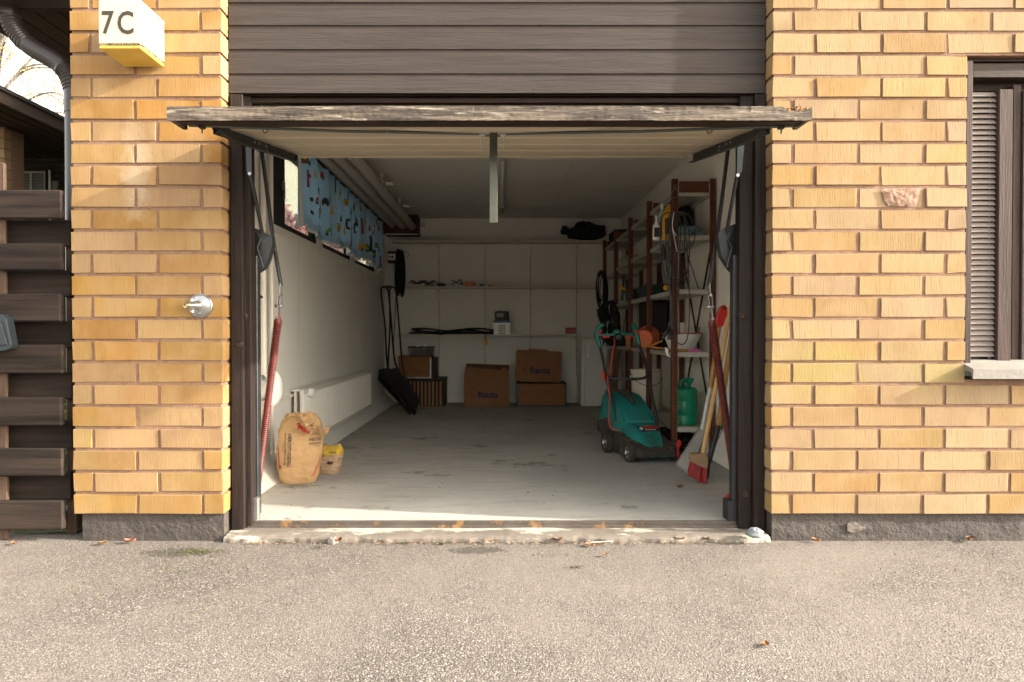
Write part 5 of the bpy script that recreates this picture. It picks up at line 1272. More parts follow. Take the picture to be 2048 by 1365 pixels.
m = MB(); m.box((a.x - .01, yb_ + .010, zt_w - .008), (b_.x + .01, yb_ + .41, zt_w + .006), .002); m.build('lid', DARKW, wbx)
cardbox(1032, 1122, 706, 766, yb_ + .03, .34, R(1.6), 'cardboard box tilted on top of the low wooden box',
        [[(-1, .02, 0), (1, .02, 0), (.98, .05, .012), (.4, .1, .014), (.35, .1, .030), (-.35, .1, .034), (-.6, .1, .018), (-.98, .05, .022)]], zt_w + .006)
# left stack
yl_ = RYB - .50
cr = thing('slatted_crate', 'dark crate with light vertical slats on the floor at the left back corner', 'crate', (onX(850, yl_), yl_, FZ))
a, b_ = atY(818, 817, yl_), atY(881, 760, yl_); zc_ = onZ(758, yl_)
m = MB(); m.box((a.x - .02, yl_ + .012, FZ + .002), (b_.x + .05, yl_ + .40, zc_), .004); m.build('crate_body', DARKW, cr)
n_s = 9
for k in range(n_s):
    x = a.x + .02 + k * (b_.x - a.x - .02) / (n_s - 1); m = MB(); m.box((x - .011, yl_, FZ), (x + .011, yl_ + .011, zc_ - .035), .002); m.build('slat', CRATEW, cr)
m = MB(); m.box((a.x - .03, yl_ - .004, zc_ - .033), (b_.x + .055, yl_ + .41, zc_ + .004), .003); m.build('lid', DARKW, cr)
cs = thing('wooden_chest', 'varnished wooden chest with riveted metal corners stacked on the slatted crate', 'chest', (onX(835, yl_), yl_, zc_))
a, b_ = atY(797, 760, yl_ + .01), atY(862, 717, yl_ + .01); z0, z1 = zc_ + .005, b_.z
m = MB(); m.box((a.x, yl_ + .01, z0), (b_.x + .0, yl_ + .36, z1), .003); m.build('chest_body', CHEST, cs)
m = MB(); m.box((a.x - .004, yl_ + .004, z1), (b_.x + .006, yl_ + .365, z1 + .026), .003); m.build('lid', CHEST, cs)
m = MB(); m.box((b_.x - .014, yl_ + .003, z0), (b_.x + .004, yl_ + .012, z1), .001); m.box((a.x + .1, yl_ + .003, z0), (b_.x - .0145, yl_ + .012, z0 + .014), .001); m.build('metal_edging', GALV, cs)
m = MB()
for k in range(12): m.obox((b_.x - .005, yl_ + .002, z0 + .02 + k * .02), (.006, .003, .006), bev=0)
for k in range(12): m.obox((b_.x - .03 - k * .022, yl_ + .002, z0 + .007), (.006, .003, .005), bev=0)
stuff(m.build('rivets', STEEL, cs))
m = MB(); m.box((b_.x + .0045, yl_ + .02, z0), (b_.x + .06, yl_ + .34, z1 + .01), .003); m.build('side_panel', DARKW, cs)
bsk = thing('black_basket', 'black plastic basket with two pale bulbs on the wooden chest', 'basket', (onX(842, yl_), yl_ + .05, z1 + .026))
a, b_ = atY(815, 712, yl_ + .03), atY(868, 697, yl_ + .03); zz0 = z1 + .027
m = MB(); W0 = (a.x, b_.x)
m.box((W0[0] + .02, yl_ + .05, zz0), (W0[1] - .02, yl_ + .25, zz0 + .008), .002)
m.box((W0[0], yl_ + .03, zz0 + .095), (W0[1], yl_ + .045, zz0 + .115), .003); m.box((W0[0], yl_ + .25, zz0 + .095), (W0[1], yl_ + .265, zz0 + .115), .003)
m.box((W0[0], yl_ + .0451, zz0 + .096), (W0[0] + .012, yl_ + .2499, zz0 + .114), .003); m.box((W0[1] - .012, yl_ + .0451, zz0 + .096), (W0[1], yl_ + .2499, zz0 + .114), .003)
m.build('frame', BLACKP, bsk)
m = MB()
for k in range(22):
    x = W0[0] + .012 + k * (W0[1] - W0[0] - .024) / 21; m.bar((x * .96 + (W0[0] + W0[1]) / 2 * .04, yl_ + .046, zz0 + .004), (x, yl_ + .038, zz0 + .1), .004, .003, bev=0); m.bar((x * .96 + (W0[0] + W0[1]) / 2 * .04, yl_ + .25, zz0 + .004), (x, yl_ + .258, zz0 + .1), .004, .003, bev=0)
for k in range(3): m.box((W0[0] + .012, yl_ + .041, zz0 + .02 + k * .025), (W0[1] - .012, yl_ + .044, zz0 + .026 + k * .025), 0)
stuff(m.build('lattice', BLACKP, bsk))
for px_, lbx in ((835, 'pale light bulb at the left in the black basket'), (849, 'pale light bulb at the right in the black basket')):
    c = Vector((onX(px_, yl_ + .12), yl_ + .14, zz0 + .105)); m = MB(); m.lathe([(.0001, -.04), (.013, -.035), (.014, -.01), (.026, .01), (.030, .026), (.024, .044), (.0001, .052)], c, (.2, -.3, 1), 18); tag(m.build('light_bulb', WHITEP), lbx, 'light bulb', group='bulbs in the black basket')
# reel with coiled cable on the wall
rc = thing('cable_reel', 'grey socket reel with a thick black cable coil at the left back corner', 'cable reel', (onX(785, RYB - .1), RYB - .1, 1.5))
a, b_ = atY(775, 526, RYB - .16), atY(790, 503, RYB - .16); m = MB(); m.box((a.x, RYB - .16, a.z), (b_.x + .03, RYB - .03, b_.z), .008); m.build('housing', BLACKP, rc)
m = MB(); m.box((a.x + .008, RYB - .168, a.z + .035), (b_.x + .004, RYB - .158, b_.z - .03), .004); m.build('socket_panel', WHITEP, rc)
for k, ma in enumerate((REDP, BLACKP)): m = MB(); m.lathe([(.0001, -.004), (.014, -.004), (.015, 0)], (a.x + .028 + k * .035, RYB - .168, (a.z + b_.z) / 2), (0, 1, 0), 14); m.build('socket', ma, rc)
for k in range(22):
    cx_ = onX(799, RYB - .15) + random.uniform(-.03, .03); tz = onZ(500, RYB - .15) + random.uniform(-.02, .01); bz = onZ(597, RYB - .15) + random.uniform(-.0, .10); w_ = random.uniform(.006, .038); yy = RYB - .20 + random.uniform(0, .12)
    P = [(cx_ + w_ * math.sin(a_), yy + .01 * math.cos(a_), (tz + bz) / 2 + (tz - bz) / 2 * math.cos(a_)) for a_ in np.linspace(0, 6.283, 25)[:-1]]
    m = MB(); m.tube(P, .0058, 6, closed=True); m.build('cable_loop', BLACKR, rc)
m = MB(); m.tube(smoothpath([atY(792, 590, RYB - .1), atY(790, 640, RYB - .08), atY(787, 680, RYB - .08), atY(788, 700, RYB - .08)]), .005, 6); m.tube(smoothpath([atY(803, 506, RYB - .05), atY(812, 504, RYB - .03), atY(818, 510, RYB - .03), atY(812, 514, RYB - .03)]), .003, 6); m.build('loose_cable', BLACKR, rc)
# snow pushers
def pusher(dx, dy, label, hpx):
    t = thing('snow_pusher', label, 'snow pusher', (onX(810 + dx, 4.7), 4.7 + dy, FZ)); Y = 4.62 + dy
    # scoop: curved sheet leaning on the wall
    A = atY(758 + dx, 742, Y + .55); B = atY(792 + dx, 736, Y + .35); C_ = atY(838 + dx * .5, 800, Y + .0); D = atZ(829 + dx * .6, 829, FZ + .004)
    def f(u, v):
        P0 = A + (D - A) * v; P1 = B + (C_ - B) * v; p = P0 + (P1 - P0) * u
        return p + Vector((-.10, .12, -.05)) * math.sin(u * 3.14) * math.sin(v * 3.1) * .9
    m = MB(); m.grid(f, 14, 16); n0 = len(m.v); m.v += [(x + .004, y - .012, z) for x, y, z in m.v]; m.f += [tuple(i + n0 for i in q[::-1]) for q in m.f[:]]; m.sm = [True] * len(m.f)
    m.build('scoop', BLACKP, t)
    for e_, nm in (((A, D), 0), ((B, C_), 0)):
        m = MB(); m.tube([e_[0], e_[1]], .010, 8); m.build('rim', BLACKP, t)
    m = MB(); m.tube([D, C_], .008, 6); m.build('front_edge', BLACKP, t)
    h = hpx
    P = [atY(a_, b_, Y + yy) for a_, b_, yy in h]
    m = MB(); m.tube(smoothpath(P, 5), .0105, 10); m.build('handle', BLACKP, t)
pusher(0, 0, 'black snow pusher in front, leaning at the left back corner',
       [(826, 826, .02), (800, 790, .12), (776, 738, .28), (770, 650, .42), (762, 585, .52), (768, 574, .55), (786, 575, .50), (792, 585, .48), (798, 650, .38), (806, 738, .22), (822, 775, .12)])
pusher(-16, .32, 'black snow pusher behind, closest to the radiator wall',
       [(800, 800, .05), (780, 770, .12), (776, 738, .25), (780, 650, .4), (779, 585, .5), (783, 576, .5), (772, 576, .5), (777, 586, .48), (782, 640, .4), (789, 720, .25), (800, 745, .15)])
m = MB(); a, b_ = atY(803, 799, 4.55), atY(812, 812, 4.50); m.bar(a, b_, .004, .012, up=(0, 1, 0), bev=0); tag(m.build('metal_strip', CHROME), 'bright metal strip on the scoop of the front snow pusher', 'strip')
# small fridge
fg = thing('small_fridge', 'narrow white fridge standing at the right of the back wall', 'fridge', (onX(1184, 5.2), 5.2, FZ))
yq = 5.20; a, b_ = atY(1163, 811, yq), atY(1213, 678, yq)
m = MB(); m.box((a.x, yq + .045, FZ + .01), (b_.x + .03, yq + .50, b_.z), .006); m.build('cabinet', FRIDGE, fg)
m = MB(); m.box((a.x + .035, yq, FZ + .012), (b_.x - .03 + .06, yq + .041, b_.z - .004), .006); m.build('door', FRIDGE, fg)
hx = onX(1176, yq); m = MB(); m.box((hx - .012, yq - .032, onZ(716, yq)), (hx + .018, yq - .020, onZ(688, yq)), .003); m.box((hx - .012, yq - .022, onZ(716, yq)), (hx + .006, yq + .001, onZ(712, yq)), .002); m.box((hx - .012, yq - .022, onZ(692, yq)), (hx + .006, yq + .001, onZ(688, yq)), .002); m.build('handle', WHITEP, fg)
m = MB(); m.tube(smoothpath([(b_.x - .10, yq - .04, FZ + .006), (b_.x + .0, yq - .08, FZ + .006), (b_.x + .1, yq - .03, FZ + .006), (b_.x + .03, yq + .0, FZ + .006), (b_.x - .06, yq - .05, FZ + .012)]), .006, 6); tag(m.build('floor_cable', BLACKR), 'black cable lying on the floor in front of the white fridge', 'cable')

yw = thing('yard_wall', 'pale rendered yard wall behind the red creeper outside the high window', 'wall', (-3.65, 6, 0))
m = MB(); m.box((-3.72, 2.8, 0), (-3.60, 16, 4.3), .01); m.build('wall_body', mat('yard_render', (.15, .145, .11), (.12, .12, .09), scale=3, rough=.9), yw); m = MB(); m.box((-3.76, 2.78, 4.301), (-3.56, 16.02, 4.35), .01); m.build('coping', ZINC, yw)
# =====================================================================  RUST BROWN SHELVING ALONG THE RIGHT WALL
SH = thing('steel_shelving', 'rust brown slotted steel shelving with grey shelves along the right wall', 'shelving', (1.4, 1.9, FZ))
UX, UX2 = 1.262, 1.525; UY = [1.85, 2.70, 3.55, 4.40, 5.22]; UTOP = 2.065
SLOT = mat('slot_hole', (.012, .006, .004), rough=1)
for i, y in enumerate(UY):
    for x in (UX, UX2):
        s_ = 1 if x == UX else -1
        m = MB(); m.box((x - .022 * s_, y - .002, FZ), (x + .018 * s_, y + .001, UTOP), .0008); m.box((x - .024 * s_, y - .002, FZ), (x - .0218 * s_, y + .035, UTOP), .0008)
        u = m.build('upright', RUST, SH)
        if i < 3:
            m = MB(); z = FZ + .03
            while z < UTOP - .02: m.box((x - .003, y - .0028, z), (x + .003, y - .0021, z + .016), 0); z += .0265
            z = FZ + .04
            while z < UTOP - .02: m.box((x - .0246 * s_, y + .012, z), (x - .0241 * s_, y + .017, z + .016), 0); z += .0265
            stuff(m.build('slots', SLOT, u))
        elif x == UX: pass
    m = MB(); m.box((UX + .024, y + .001, UTOP - .10), (UX2 - .024, y + .004, UTOP - .018), .001); m.build('top_crossbar', RUST, SH)
    for zz in (1.0,):
        pass
LV = [(1.975, 0), (1.660, 0), (1.270, 0), (.817, 0), (.275, 0)]
for k, (z, _) in enumerate(LV):
    for j in range(4):
        ya, yb2 = UY[j] + .004, UY[j + 1] - .004
        if k == 1 and j == 3: zz = z - .03
        else: zz = z
        m = MB()
        m.box((UX + .001, ya, zz - .002), (UX2 - .002, yb2, zz), 0)
        for a, b_ in (((UX - .001, ya, zz - .034), (UX + .001, yb2, zz - .0005)), ((UX2 - .002, ya, zz - .034), (UX2, yb2, zz - .0005)), ((UX + .0015, ya - .001, zz - .034), (UX2 - .0025, ya + .001, zz - .0022)), ((UX + .0015, yb2 - .001, zz - .034), (UX2 - .0025, yb2 + .001, zz - .0022))):
            m.box(a, b_, 0)
        m.box((UX + .0015, ya + .03, zz - .034), (UX + .016, yb2 - .03, zz - .033), 0)
        m.build('shelf_panel', SHELFM, SH)
for j, (y, z0, z1) in enumerate(((UY[0], .30, 1.62), (UY[0], 1.62, .30), (UY[1], .3, 1.6))):
    m = MB(); yy = UX2 + .006
    m.bar((yy, y + .02, z0), (yy, y + .83, z1), .003, .014, up=(1, 0, 0), bev=0); m.build('wall_brace', DARKW, SH)
for (p0, p1) in (((1372, 500), (1436, 702)), ((1412, 598), (1376, 755))):
    m = MB(); m.bar(atY(*p0, 2.4), atY(*p1, 2.1), .004, .010, up=(0, 1, 0), bev=0); m.build('cross_brace', DARKW, SH)

def shX(px, py, z):  # point on a shelf plane
    return atZ(px, py, z)
# bottles on the second shelf
def bottle(name, label, x, y, z0, W, H, body, cap, capH=.035, deep=.8, extra=None):
    t = thing(name, label, 'bottle', (x, y, z0))
    m = MB(); n = 24
    prof = [(0, 0), (.9, 0), (1, .03), (1, .58), (.92, .66), (.45, .82), (.30, .86), (.30, .92)]
    def f(u, v):
        i = round(v * (len(prof) - 1)); r, h = prof[i]; a = u * 6.28318
        c_, s_ = math.cos(a), math.sin(a); e = .7 if r > .5 else 1
        return (x + math.copysign(abs(c_) ** e, c_) * W / 2 * r, y + math.copysign(abs(s_) ** e, s_) * W / 2 * deep * r, z0 + .001 + h * (H - capH))
    m.grid(f, n, len(prof), cu=True); m.build('bottle_body', body, t)
    m = MB(); m.lathe([(W * .17, 0), (W * .18, capH * .2), (W * .17, capH * 1.2), (.0001, capH * 1.25)], (x, y, z0 + (H - capH) * .9), (0, 0, 1), 16); m.build('cap', cap, t)
    if extra:
        m = MB(); m.box((x - W * .36, y - W * deep / 2 - .001, z0 + H * .12), (x + W * .36, y - W * deep / 2 + .004, z0 + H * .48), 0); m.build('label_patch', extra, t)
    return t
z2 = 1.660
yb1 = 2.15
bottle('white_canister', 'white bottle with a dark printed label beside the yellow bottle', onX(1312, yb1), yb1, z2, .055, .20, WHITEP, WHITEP, extra=NAVY)
bottle('blue_bottle', 'clear and blue bottle with a white cap behind the yellow bottle', onX(1324, yb1 + .05), yb1 + .06, z2, .07, .31, mat('milky_blue_plastic', (.20, .27, .42), (.45, .47, .48), scale=9, rough=.3), WHITEP, extra=BLUE)
bottle('yellow_bottle', 'orange yellow bottle with a dark blue cap on the second shelf', onX(1336, yb1 - .02), yb1 - .02, z2, .095, .335, YELLOW, BLUE, extra=mat('wine_label', (.12, .02, .03), rough=.5))
dk = blob('blue_bag', 'light blue plastic bag lying on the second shelf behind the cable coil', 'bag', (onX(1372, 2.05), 2.06, z2 + .045), (.125, .10, .050), mat('light_blue_film', (.16, .36, .46), (.30, .45, .50), scale=10, rough=.35, c3=(.62, .56, .50), c3at=.6, c3scale=9), 6, .35)
bxk = MB(); bxk.box((onX(1356, 2.45), 2.40, z2 + .001), (onX(1383, 2.45), 2.60, z2 + .30), .004); tag(bxk.build('dark_box', mat('dark_box_card', (.03, .02, .018), rough=.8)), 'tall dark box behind the front upright on the second shelf', 'box')
def tray(name, label, x0, x1, y0, y1, z, h, m_, cat='tray'):
    t = thing(name, label, cat, ((x0 + x1) / 2, (y0 + y1) / 2, z)); m = MB()
    m.prism([(x0 + .02, y0 + .02, z + .001), (x1 - .02, y0 + .02, z + .001), (x1, y0, z + h), (x0, y0, z + h)], (0, .004, 0)); m.prism([(x0 + .02, y1 - .02, z + .001), (x1 - .02, y1 - .02, z + .001), (x1, y1, z + h), (x0, y1, z + h)], (0, -.004, 0))
    m.prism([(x0 + .02, y0 + .021, z + .001), (x0 + .02, y1 - .021, z + .001), (x0, y1 - .001, z + h), (x0, y0 + .001, z + h)], (.004, 0, 0)); m.prism([(x1 - .02, y0 + .021, z + .001), (x1 - .02, y1 - .021, z + .001), (x1, y1 - .001, z + h), (x1, y0 + .001, z + h)], (-.004, 0, 0))
    m.box((x0 + .022, y0 + .022, z + .001), (x1 - .022, y1 - .022, z + .006), 0); m.build('body', m_, t)
    m = MB(); m.box((x0 - .01, y0 - .01, z + h), (x1 + .01, y1 + .01, z + h + .010), .004); m.build('rim', m_, t)
    return t
tray('grey_tub', 'pale grey shallow tub with a lid on the second shelf bay behind', UX + .02, UX2 - .03, 2.95, 3.45, z2, .13, SHELFM, 'tub')
tray('grey_tray', 'pale grey shallow tray deeper on the second shelf', UX + .02, UX2 - .03, 3.80, 4.25, z2, .07, SHELFM)
bk2 = MB(); bk2.box((UX + .0, 4.55, 1.976), (UX2 - .02, 4.95, 2.10), .006); tag(bk2.build('black_case', BLACKC), 'black case lying on top of the far end of the brown shelving', 'case')
# third shelf
z3 = 1.270
tray('green_crate', 'dark green plastic crate on the third shelf', UX + .03, UX2 - .03, 2.95, 3.45, z3, .10, DARKGREEN, 'crate')
tray('green_box', 'dark green box beyond the plastic crate on the third shelf', UX + .02, UX2 - .06, 3.70, 4.05, z3, .11, DARKGREEN, 'box')
ft_ = thing('foot_tool', 'black upright tool with an orange grip standing on the third shelf', 'tool', (onX(1243, 3.8), 3.75, z3))
c = atY(1244, 580, 3.62); m = MB(); m.tube([(c.x, 3.62, z3), (c.x + .02, 3.62, z3 + .24)], .012, 8); m.build('shaft', BLACKP, ft_)
m = MB(); m.tube([atY(1239, 573, 3.60), atY(1251, 580, 3.60)], [.018, .013], 10); m.build('orange_grip', YELLOW, ft_)
c = atY(1332, 576, 2.02); m = MB(); m.lathe([(.0001, -.012), (.012, -.012), (.020, -.006), (.020, .006), (.012, .012), (.0001, .012)], (c.x, 2.02, z3 + .022), (0, 1, 0), 20); yo = tag(m.build('yellow_spool', YELLOW), 'yellow round spool on the third shelf left of the front upright', 'spool')
m = MB(); m.lathe([(.0001, -.0125), (.004, -.0125)], (c.x, 2.02, z3 + .022), (0, 1, 0), 10); m.build('hole', INK, yo)
# fourth shelf
z4 = .817
bn = thing('washing_basin', 'white plastic basin with a red rim on the fourth shelf', 'basin', (1.38, 2.12, z4))
c = Vector((onX(1365, 2.06), 2.08, z4)); m = MB()
m.lathe([(.0001, .004), (.085, .004), (.092, .010), (.135, .125), (.150, .132), (.150, .137), (.130, .137), (.088, .012), (.0001, .010)], c, (0, 0, 1), 48); m.build('bowl', WHITEP, bn)
m = MB(); m.tube([c + Vector((.150 * math.cos(a), .150 * math.sin(a), .137)) for a in np.linspace(0, 6.283, 49)[:-1]], .0045, 6, closed=True); m.build('red_rim', REDP, bn)
bkt = thing('orange_bucket', 'orange bucket lying on its side on the fourth shelf', 'bucket', (1.33, 2.9, z4))
m = MB(); c = Vector((onX(1296, 2.72), 2.80, z4 + .115)); m.lathe([(.0001, -.12), (.070, -.12), (.080, -.10), (.095, .12), (.098, .12), (.098, .13), (.088, .13), (.082, .12), (.066, -.09), (.0001, -.09)], c - Vector((0, 0, .018)), (.35, .9, .05), 36); m.build('bucket_body', ORANGE, bkt)
pk = thing('scrub_brush', 'brush with a wooden handle and a pink grip on the fourth shelf edge', 'brush', (1.3, 1.9, z4))
y_ = 1.87; a = Vector((onX(1338, y_), y_, z4 + .012)); b_ = Vector((onX(1376, y_), y_, z4 + .012)); e_ = Vector((onX(1401, y_), y_, z4 + .011))
m = MB(); m.tube([a, b_], .0105, 10); m.build('wood_handle', mat('ochre_wood', (.30, .15, .03), rough=.6), pk); m = MB(); m.tube([b_, b_ + Vector((.02, 0, 0)), e_ - Vector((.01, 0, 0)), e_], [.010, .014, .013, .006], 10); m.build('pink_grip', PINK, pk)
tl_ = thing('pruning_tool', 'orange handled long pruning tool lying across the fourth shelf', 'pruner', (1.25, 2.2, z4))
for k, (p, q) in enumerate((((1288, 697), (1325, 682)), ((1290, 693), (1332, 698)), ((1285, 690), (1318, 697)))):
    m = MB(); A = atY(*p, 2.1); B = atY(*q, 2.0); A.z = max(A.z, z4 + .012); B.z = max(B.z, z4 + .012); m.tube([A, B], .0065, 8); m.build('handle', mat('amber_handle', (.45, .17, .03), rough=.4) if k == 0 else bpy.data.materials['amber_handle'], tl_)
m = MB(); m.tube(smoothpath([atY(1326, 690, 2.0), atY(1333, 700, 1.84), atY(1336, 708, 1.82), atY(1341, 714, 1.82)]), [.010] * 13 + [.010, .009, .008, .006, .004, .002][:6], 8) if False else m.prism([atY(a_, b2, 1.825) for a_, b2 in ((1330, 694), (1337, 700), (1336, 708), (1342, 716), (1334, 711), (1331, 703))], (0, .006, 0)); m.build('white_hook', WHITEP, tl_)
m = MB(); c = atY(1256.5, 688, 2.9); m.box((c.x - .017, 2.88, z4 + .001), (c.x + .017, 2.93, z4 + .115), .003); tag(m.build('wood_block', CRATEW), 'upright pale wood block on the fourth shelf left of the orange bucket', 'wood block')
m = MB(); m.box((onX(1290, 3.2), 3.15, z4 + .001), (onX(1333, 3.2) , 3.50, z4 + .43), .012); tag(m.build('dark_bin', mat('dark_bin_plastic', (.02, .012, .012), rough=.6)), 'tall dark box standing behind the orange bucket', 'bin')
m = MB(); m.box((onX(1358, 2.35), 2.3, z4 + .001), (onX(1366, 2.35), 2.33, z4 + .22), .004); tag(m.build('white_post', WHITE), 'narrow white wooden lath standing behind the basin', 'lath')
m = MB(); m.prism([(UX + .06, 4.0, z4 + .001), (UX + .14, 4.0, z4 + .001), (UX + .15, 4.02, z4 + .42), (UX + .10, 4.02, z4 + .42)], (0, .03, 0)); tag(m.build('pale_board', SHELFM), 'pale board standing on edge at the far part of the fourth shelf', 'board')
# bottom shelf and floor
z5 = .275
wc = thing('watering_can', 'green plastic watering can on the bottom shelf behind the front upright', 'watering can', (1.37, 2.1, z5))
c = Vector((onX(1370, 2.03), 2.04, z5 + .001)); m = MB()
m.lathe([(.0001, 0), (.088, 0), (.094, .008), (.094, .07), (.0925, .073), (.094, .076), (.094, .175), (.0925, .178), (.094, .181), (.093, .255), (.080, .272), (.055, .275), (.052, .268), (.0001, .262)], c, (0, 0, 1), 44); m.build('can_body', GREEN, wc)
m = MB(); m.tube(smoothpath([c + Vector((-.03, 0, .27)), c + Vector((-.028, -.01, .315)), c + Vector((.0, -.01, .335)), c + Vector((.02, 0, .31)), c + Vector((.028, .0, .272))]), .011, 10); m.build('handle', GREEN, wc)
m = MB(); m.tube([c + Vector((.03, .02, .26)), c + Vector((.035, .01, .30)), c + Vector((.045, 0, .338)), c + Vector((.047, 0, .345))], [.016, .018, .026, .027], 14); m.build('spout', GREEN, wc)
wb_ = thing('white_bucket', 'tall dirty white bucket with a wire handle on the bottom shelf', 'bucket', (1.35, 2.95, z5))
c = Vector((onX(1293, 2.92), 2.93, z5 + .001)); m = MB()
m.lathe([(.0001, 0), (.118, 0), (.122, .01), (.128, .30), (.128, .315), (.134, .318), (.134, .340), (.137, .343), (.137, .362), (.128, .362), (.118, .34), (.112, .02), (.0001, .01)], c, (0, 0, 1), 44)
m.build('bucket_body', mat('dirty_white_plastic', (.62, .57, .47), (.56, .50, .40), scale=4, rough=.45, c3=(.25, .19, .12), c3at=.66, c3scale=9), wb_)
m = MB(); m.tube(smoothpath([c + Vector((-.136, -.02, .30)), c + Vector((-.09, -.10, .255)), c + Vector((0, -.14, .225)), c + Vector((.09, -.10, .25)), c + Vector((.136, -.02, .30))]), .0028, 6); m.build('wire_handle', STEEL, wb_)
for k in (-1, 1): m = MB(); m.lathe([(.0001, -.01), (.01, -.008), (.012, 0)], c + Vector((.136 * k, -.02, .30)), (-k, 0, 0), 10); m.build('handle_lug', WHITEP, wb_)
dst = blob('dark_sack', 'black plastic bag under the bottom shelf behind the mower wheel', 'bag', (1.36, 2.2, FZ + .07), (.14, .2, .085), mat('black_film', (.02, .018, .016), (.04, .035, .03), scale=9, rough=.25), 5, .5)
# leaning laths between the fridge and the mower
for k, (p, q, lb_) in enumerate((((1216, 700), (1204, 808), 'pale lath leaning against the white fridge'), ((1226, 690), (1214, 806), 'grey lath leaning beside the white fridge'), ((1250, 640), (1222, 800), 'longest lath leaning between the white fridge and the mower'))):
    A = atY(*p, 5.0); B = atZ(q[0], q[1] + 3, FZ); m = MB(); m.bar(A, Vector((B.x, B.y, FZ + .01)), .02, .035, up=(0, 1, 0)); tag(m.build('lath', SHELFM), lb_, 'lath', group='laths by the fridge')
# hanging cables
hc = thing('hanging_cable_coil', 'big loose coil of grey cable with two plugs hung on the front upright', 'cable', (1.26, 1.83, 1.8))
hook = atY(1349, 428, 1.80)
rc2 = random.Random(11)
loops = [(1322, 1352, 426, 560), (1334, 1362, 428, 600), (1342, 1372, 425, 560), (1347, 1378, 430, 690), (1330, 1388, 424, 500), (1352, 1376, 427, 575)]
for k, (xa, xb, ya_, yb2) in enumerate(loops):
    yy = 1.80 - .004 * (k % 5)
    P = []
    for a_ in np.linspace(0, 6.283, 33)[:-1]:
        cx_ = (xa + xb) / 2 + 3 * math.sin(a_ * 2 + k); cy_ = (ya_ + yb2) / 2
        sgn = math.sin(a_)
        P.append(atY(cx_ + (xb - xa) / 2 * math.copysign(abs(sgn) ** .6, sgn), cy_ - (yb2 - ya_) / 2 * math.cos(a_), yy + .012 * math.sin(a_ + k)))
    m = MB(); m.tube(P, .0042, 6, closed=True); m.build('cable_loop', CABLE, hc)
for k, pts in enumerate((((1340, 440), (1335, 520), (1341, 600), (1340, 640), (1336, 655)), ((1344, 440), (1338, 520), (1343, 610), (1344, 640), (1342, 662)))):
    m = MB(); m.tube(smoothpath([atY(a, b_, 1.77) for a, b_ in pts]), .0042, 6); m.build('cable_end', CABLE, hc)
p0, p1 = atY(1338, 656, 1.765), atY(1325, 678, 1.765); m = MB(); m.tube([p0, p0 * .7 + p1 * .3, p0 * .4 + p1 * .6, p1], [.006, .014, .016, .010], 12); m.build('plug', BLACKP, hc)
p0, p1 = atY(1342, 660, 1.765), atY(1339, 680, 1.765); m = MB(); m.tube([p0, p0 * .7 + p1 * .3, p0 * .3 + p1 * .7, p1], [.006, .012, .019, .016], 14); m.build('plug', BLACKP, hc)
p0, p1 = atY(1326, 488, 1.77), atY(1328, 520, 1.77); m = MB(); m.tube([p0, p0 * .5 + p1 * .5, p1], [.006, .013, .010], 12); m.build('socket_end', BLACKP, hc)
m = MB(); m.tube(smoothpath([atY(1348, 425, 1.765), atY(1345, 445, 1.76), atY(1346, 460, 1.76), atY(1352, 472, 1.76)]), .003, 6); m.tube([atY(1345, 458, 1.76), atY(1354, 504, 1.76)], .0028, 6); m.build('white_tie', WHITEP, hc)
ha = MB(); h_ = [atY(a, b_, 1.83) for a, b_ in ((1349, 374), (1351, 378), (1366, 390), (1364, 394), (1336, 398), (1350, 378), (1348, 372), (1352, 371))]
ha.tube(h_, .0014, 5); tag(ha.build('coat_hanger', GALV), 'thin wire coat hanger on the front brown upright', 'hanger')
bc = thing('black_cable_coil', 'long black cable coil hanging at the far end of the brown shelving', 'cable', (1.22, 4.9, 1.3))
for k in range(9):
    xa, xb = 1191 + rc2.uniform(0, 9), 1207 + rc2.uniform(0, 9); ya_, yb2 = 541 + rc2.uniform(0, 8), 600 + rc2.uniform(0, 36); yy = 5.0 + .02 * k
    P = [atY((xa + xb) / 2 + (xb - xa) / 2 * math.sin(a_), (ya_ + yb2) / 2 - (yb2 - ya_) / 2 * math.cos(a_), yy) for a_ in np.linspace(0, 6.283, 25)[:-1]]
    m = MB(); m.tube(P, .0055, 6, closed=True); m.build('cable_loop', BLACKR, bc)
kt = thing('dark_strap_bundle', 'thick bundle of black straps hanging behind the mower handle', 'straps', (1.22, 4.5, 1.1))
for k in range(26):
    a = rc2.uniform(1202, 1236); b_ = a + rc2.uniform(-3, 4); m = MB(); y_ = rc2.uniform(4.25, 4.5)
    m.tube(smoothpath([atY(a * .35 + 1221 * .65, 600 + rc2.uniform(0, 6), y_), atY(a, 622, y_), atY(b_, 650, y_), atY(b_ + rc2.uniform(-2, 2), rc2.uniform(668, 694), y_)]), [.008 + .004 * math.sin(i) for i in range(19)], 6); m.build('strap', BLACKC, kt)
blob('strap_hood', '', '', atY(1206, 628, 4.5), (.07, .07, .10), BLACKC, 3, .4, parent=kt)
blob('dark_pouch', 'dark pouch on the fourth shelf below the hanging black straps', 'pouch', (atY(1232, 684, 4.2).x, 4.2, z4 + .05), (.10, .1, .06), BLACKC, 7, .5)

# =====================================================================  LAWN MOWER
LM = thing('lawn_mower', 'teal electric lawn mower with black wheels and folding handle before the brown shelving', 'lawn mower', (.95, 1.9, FZ))
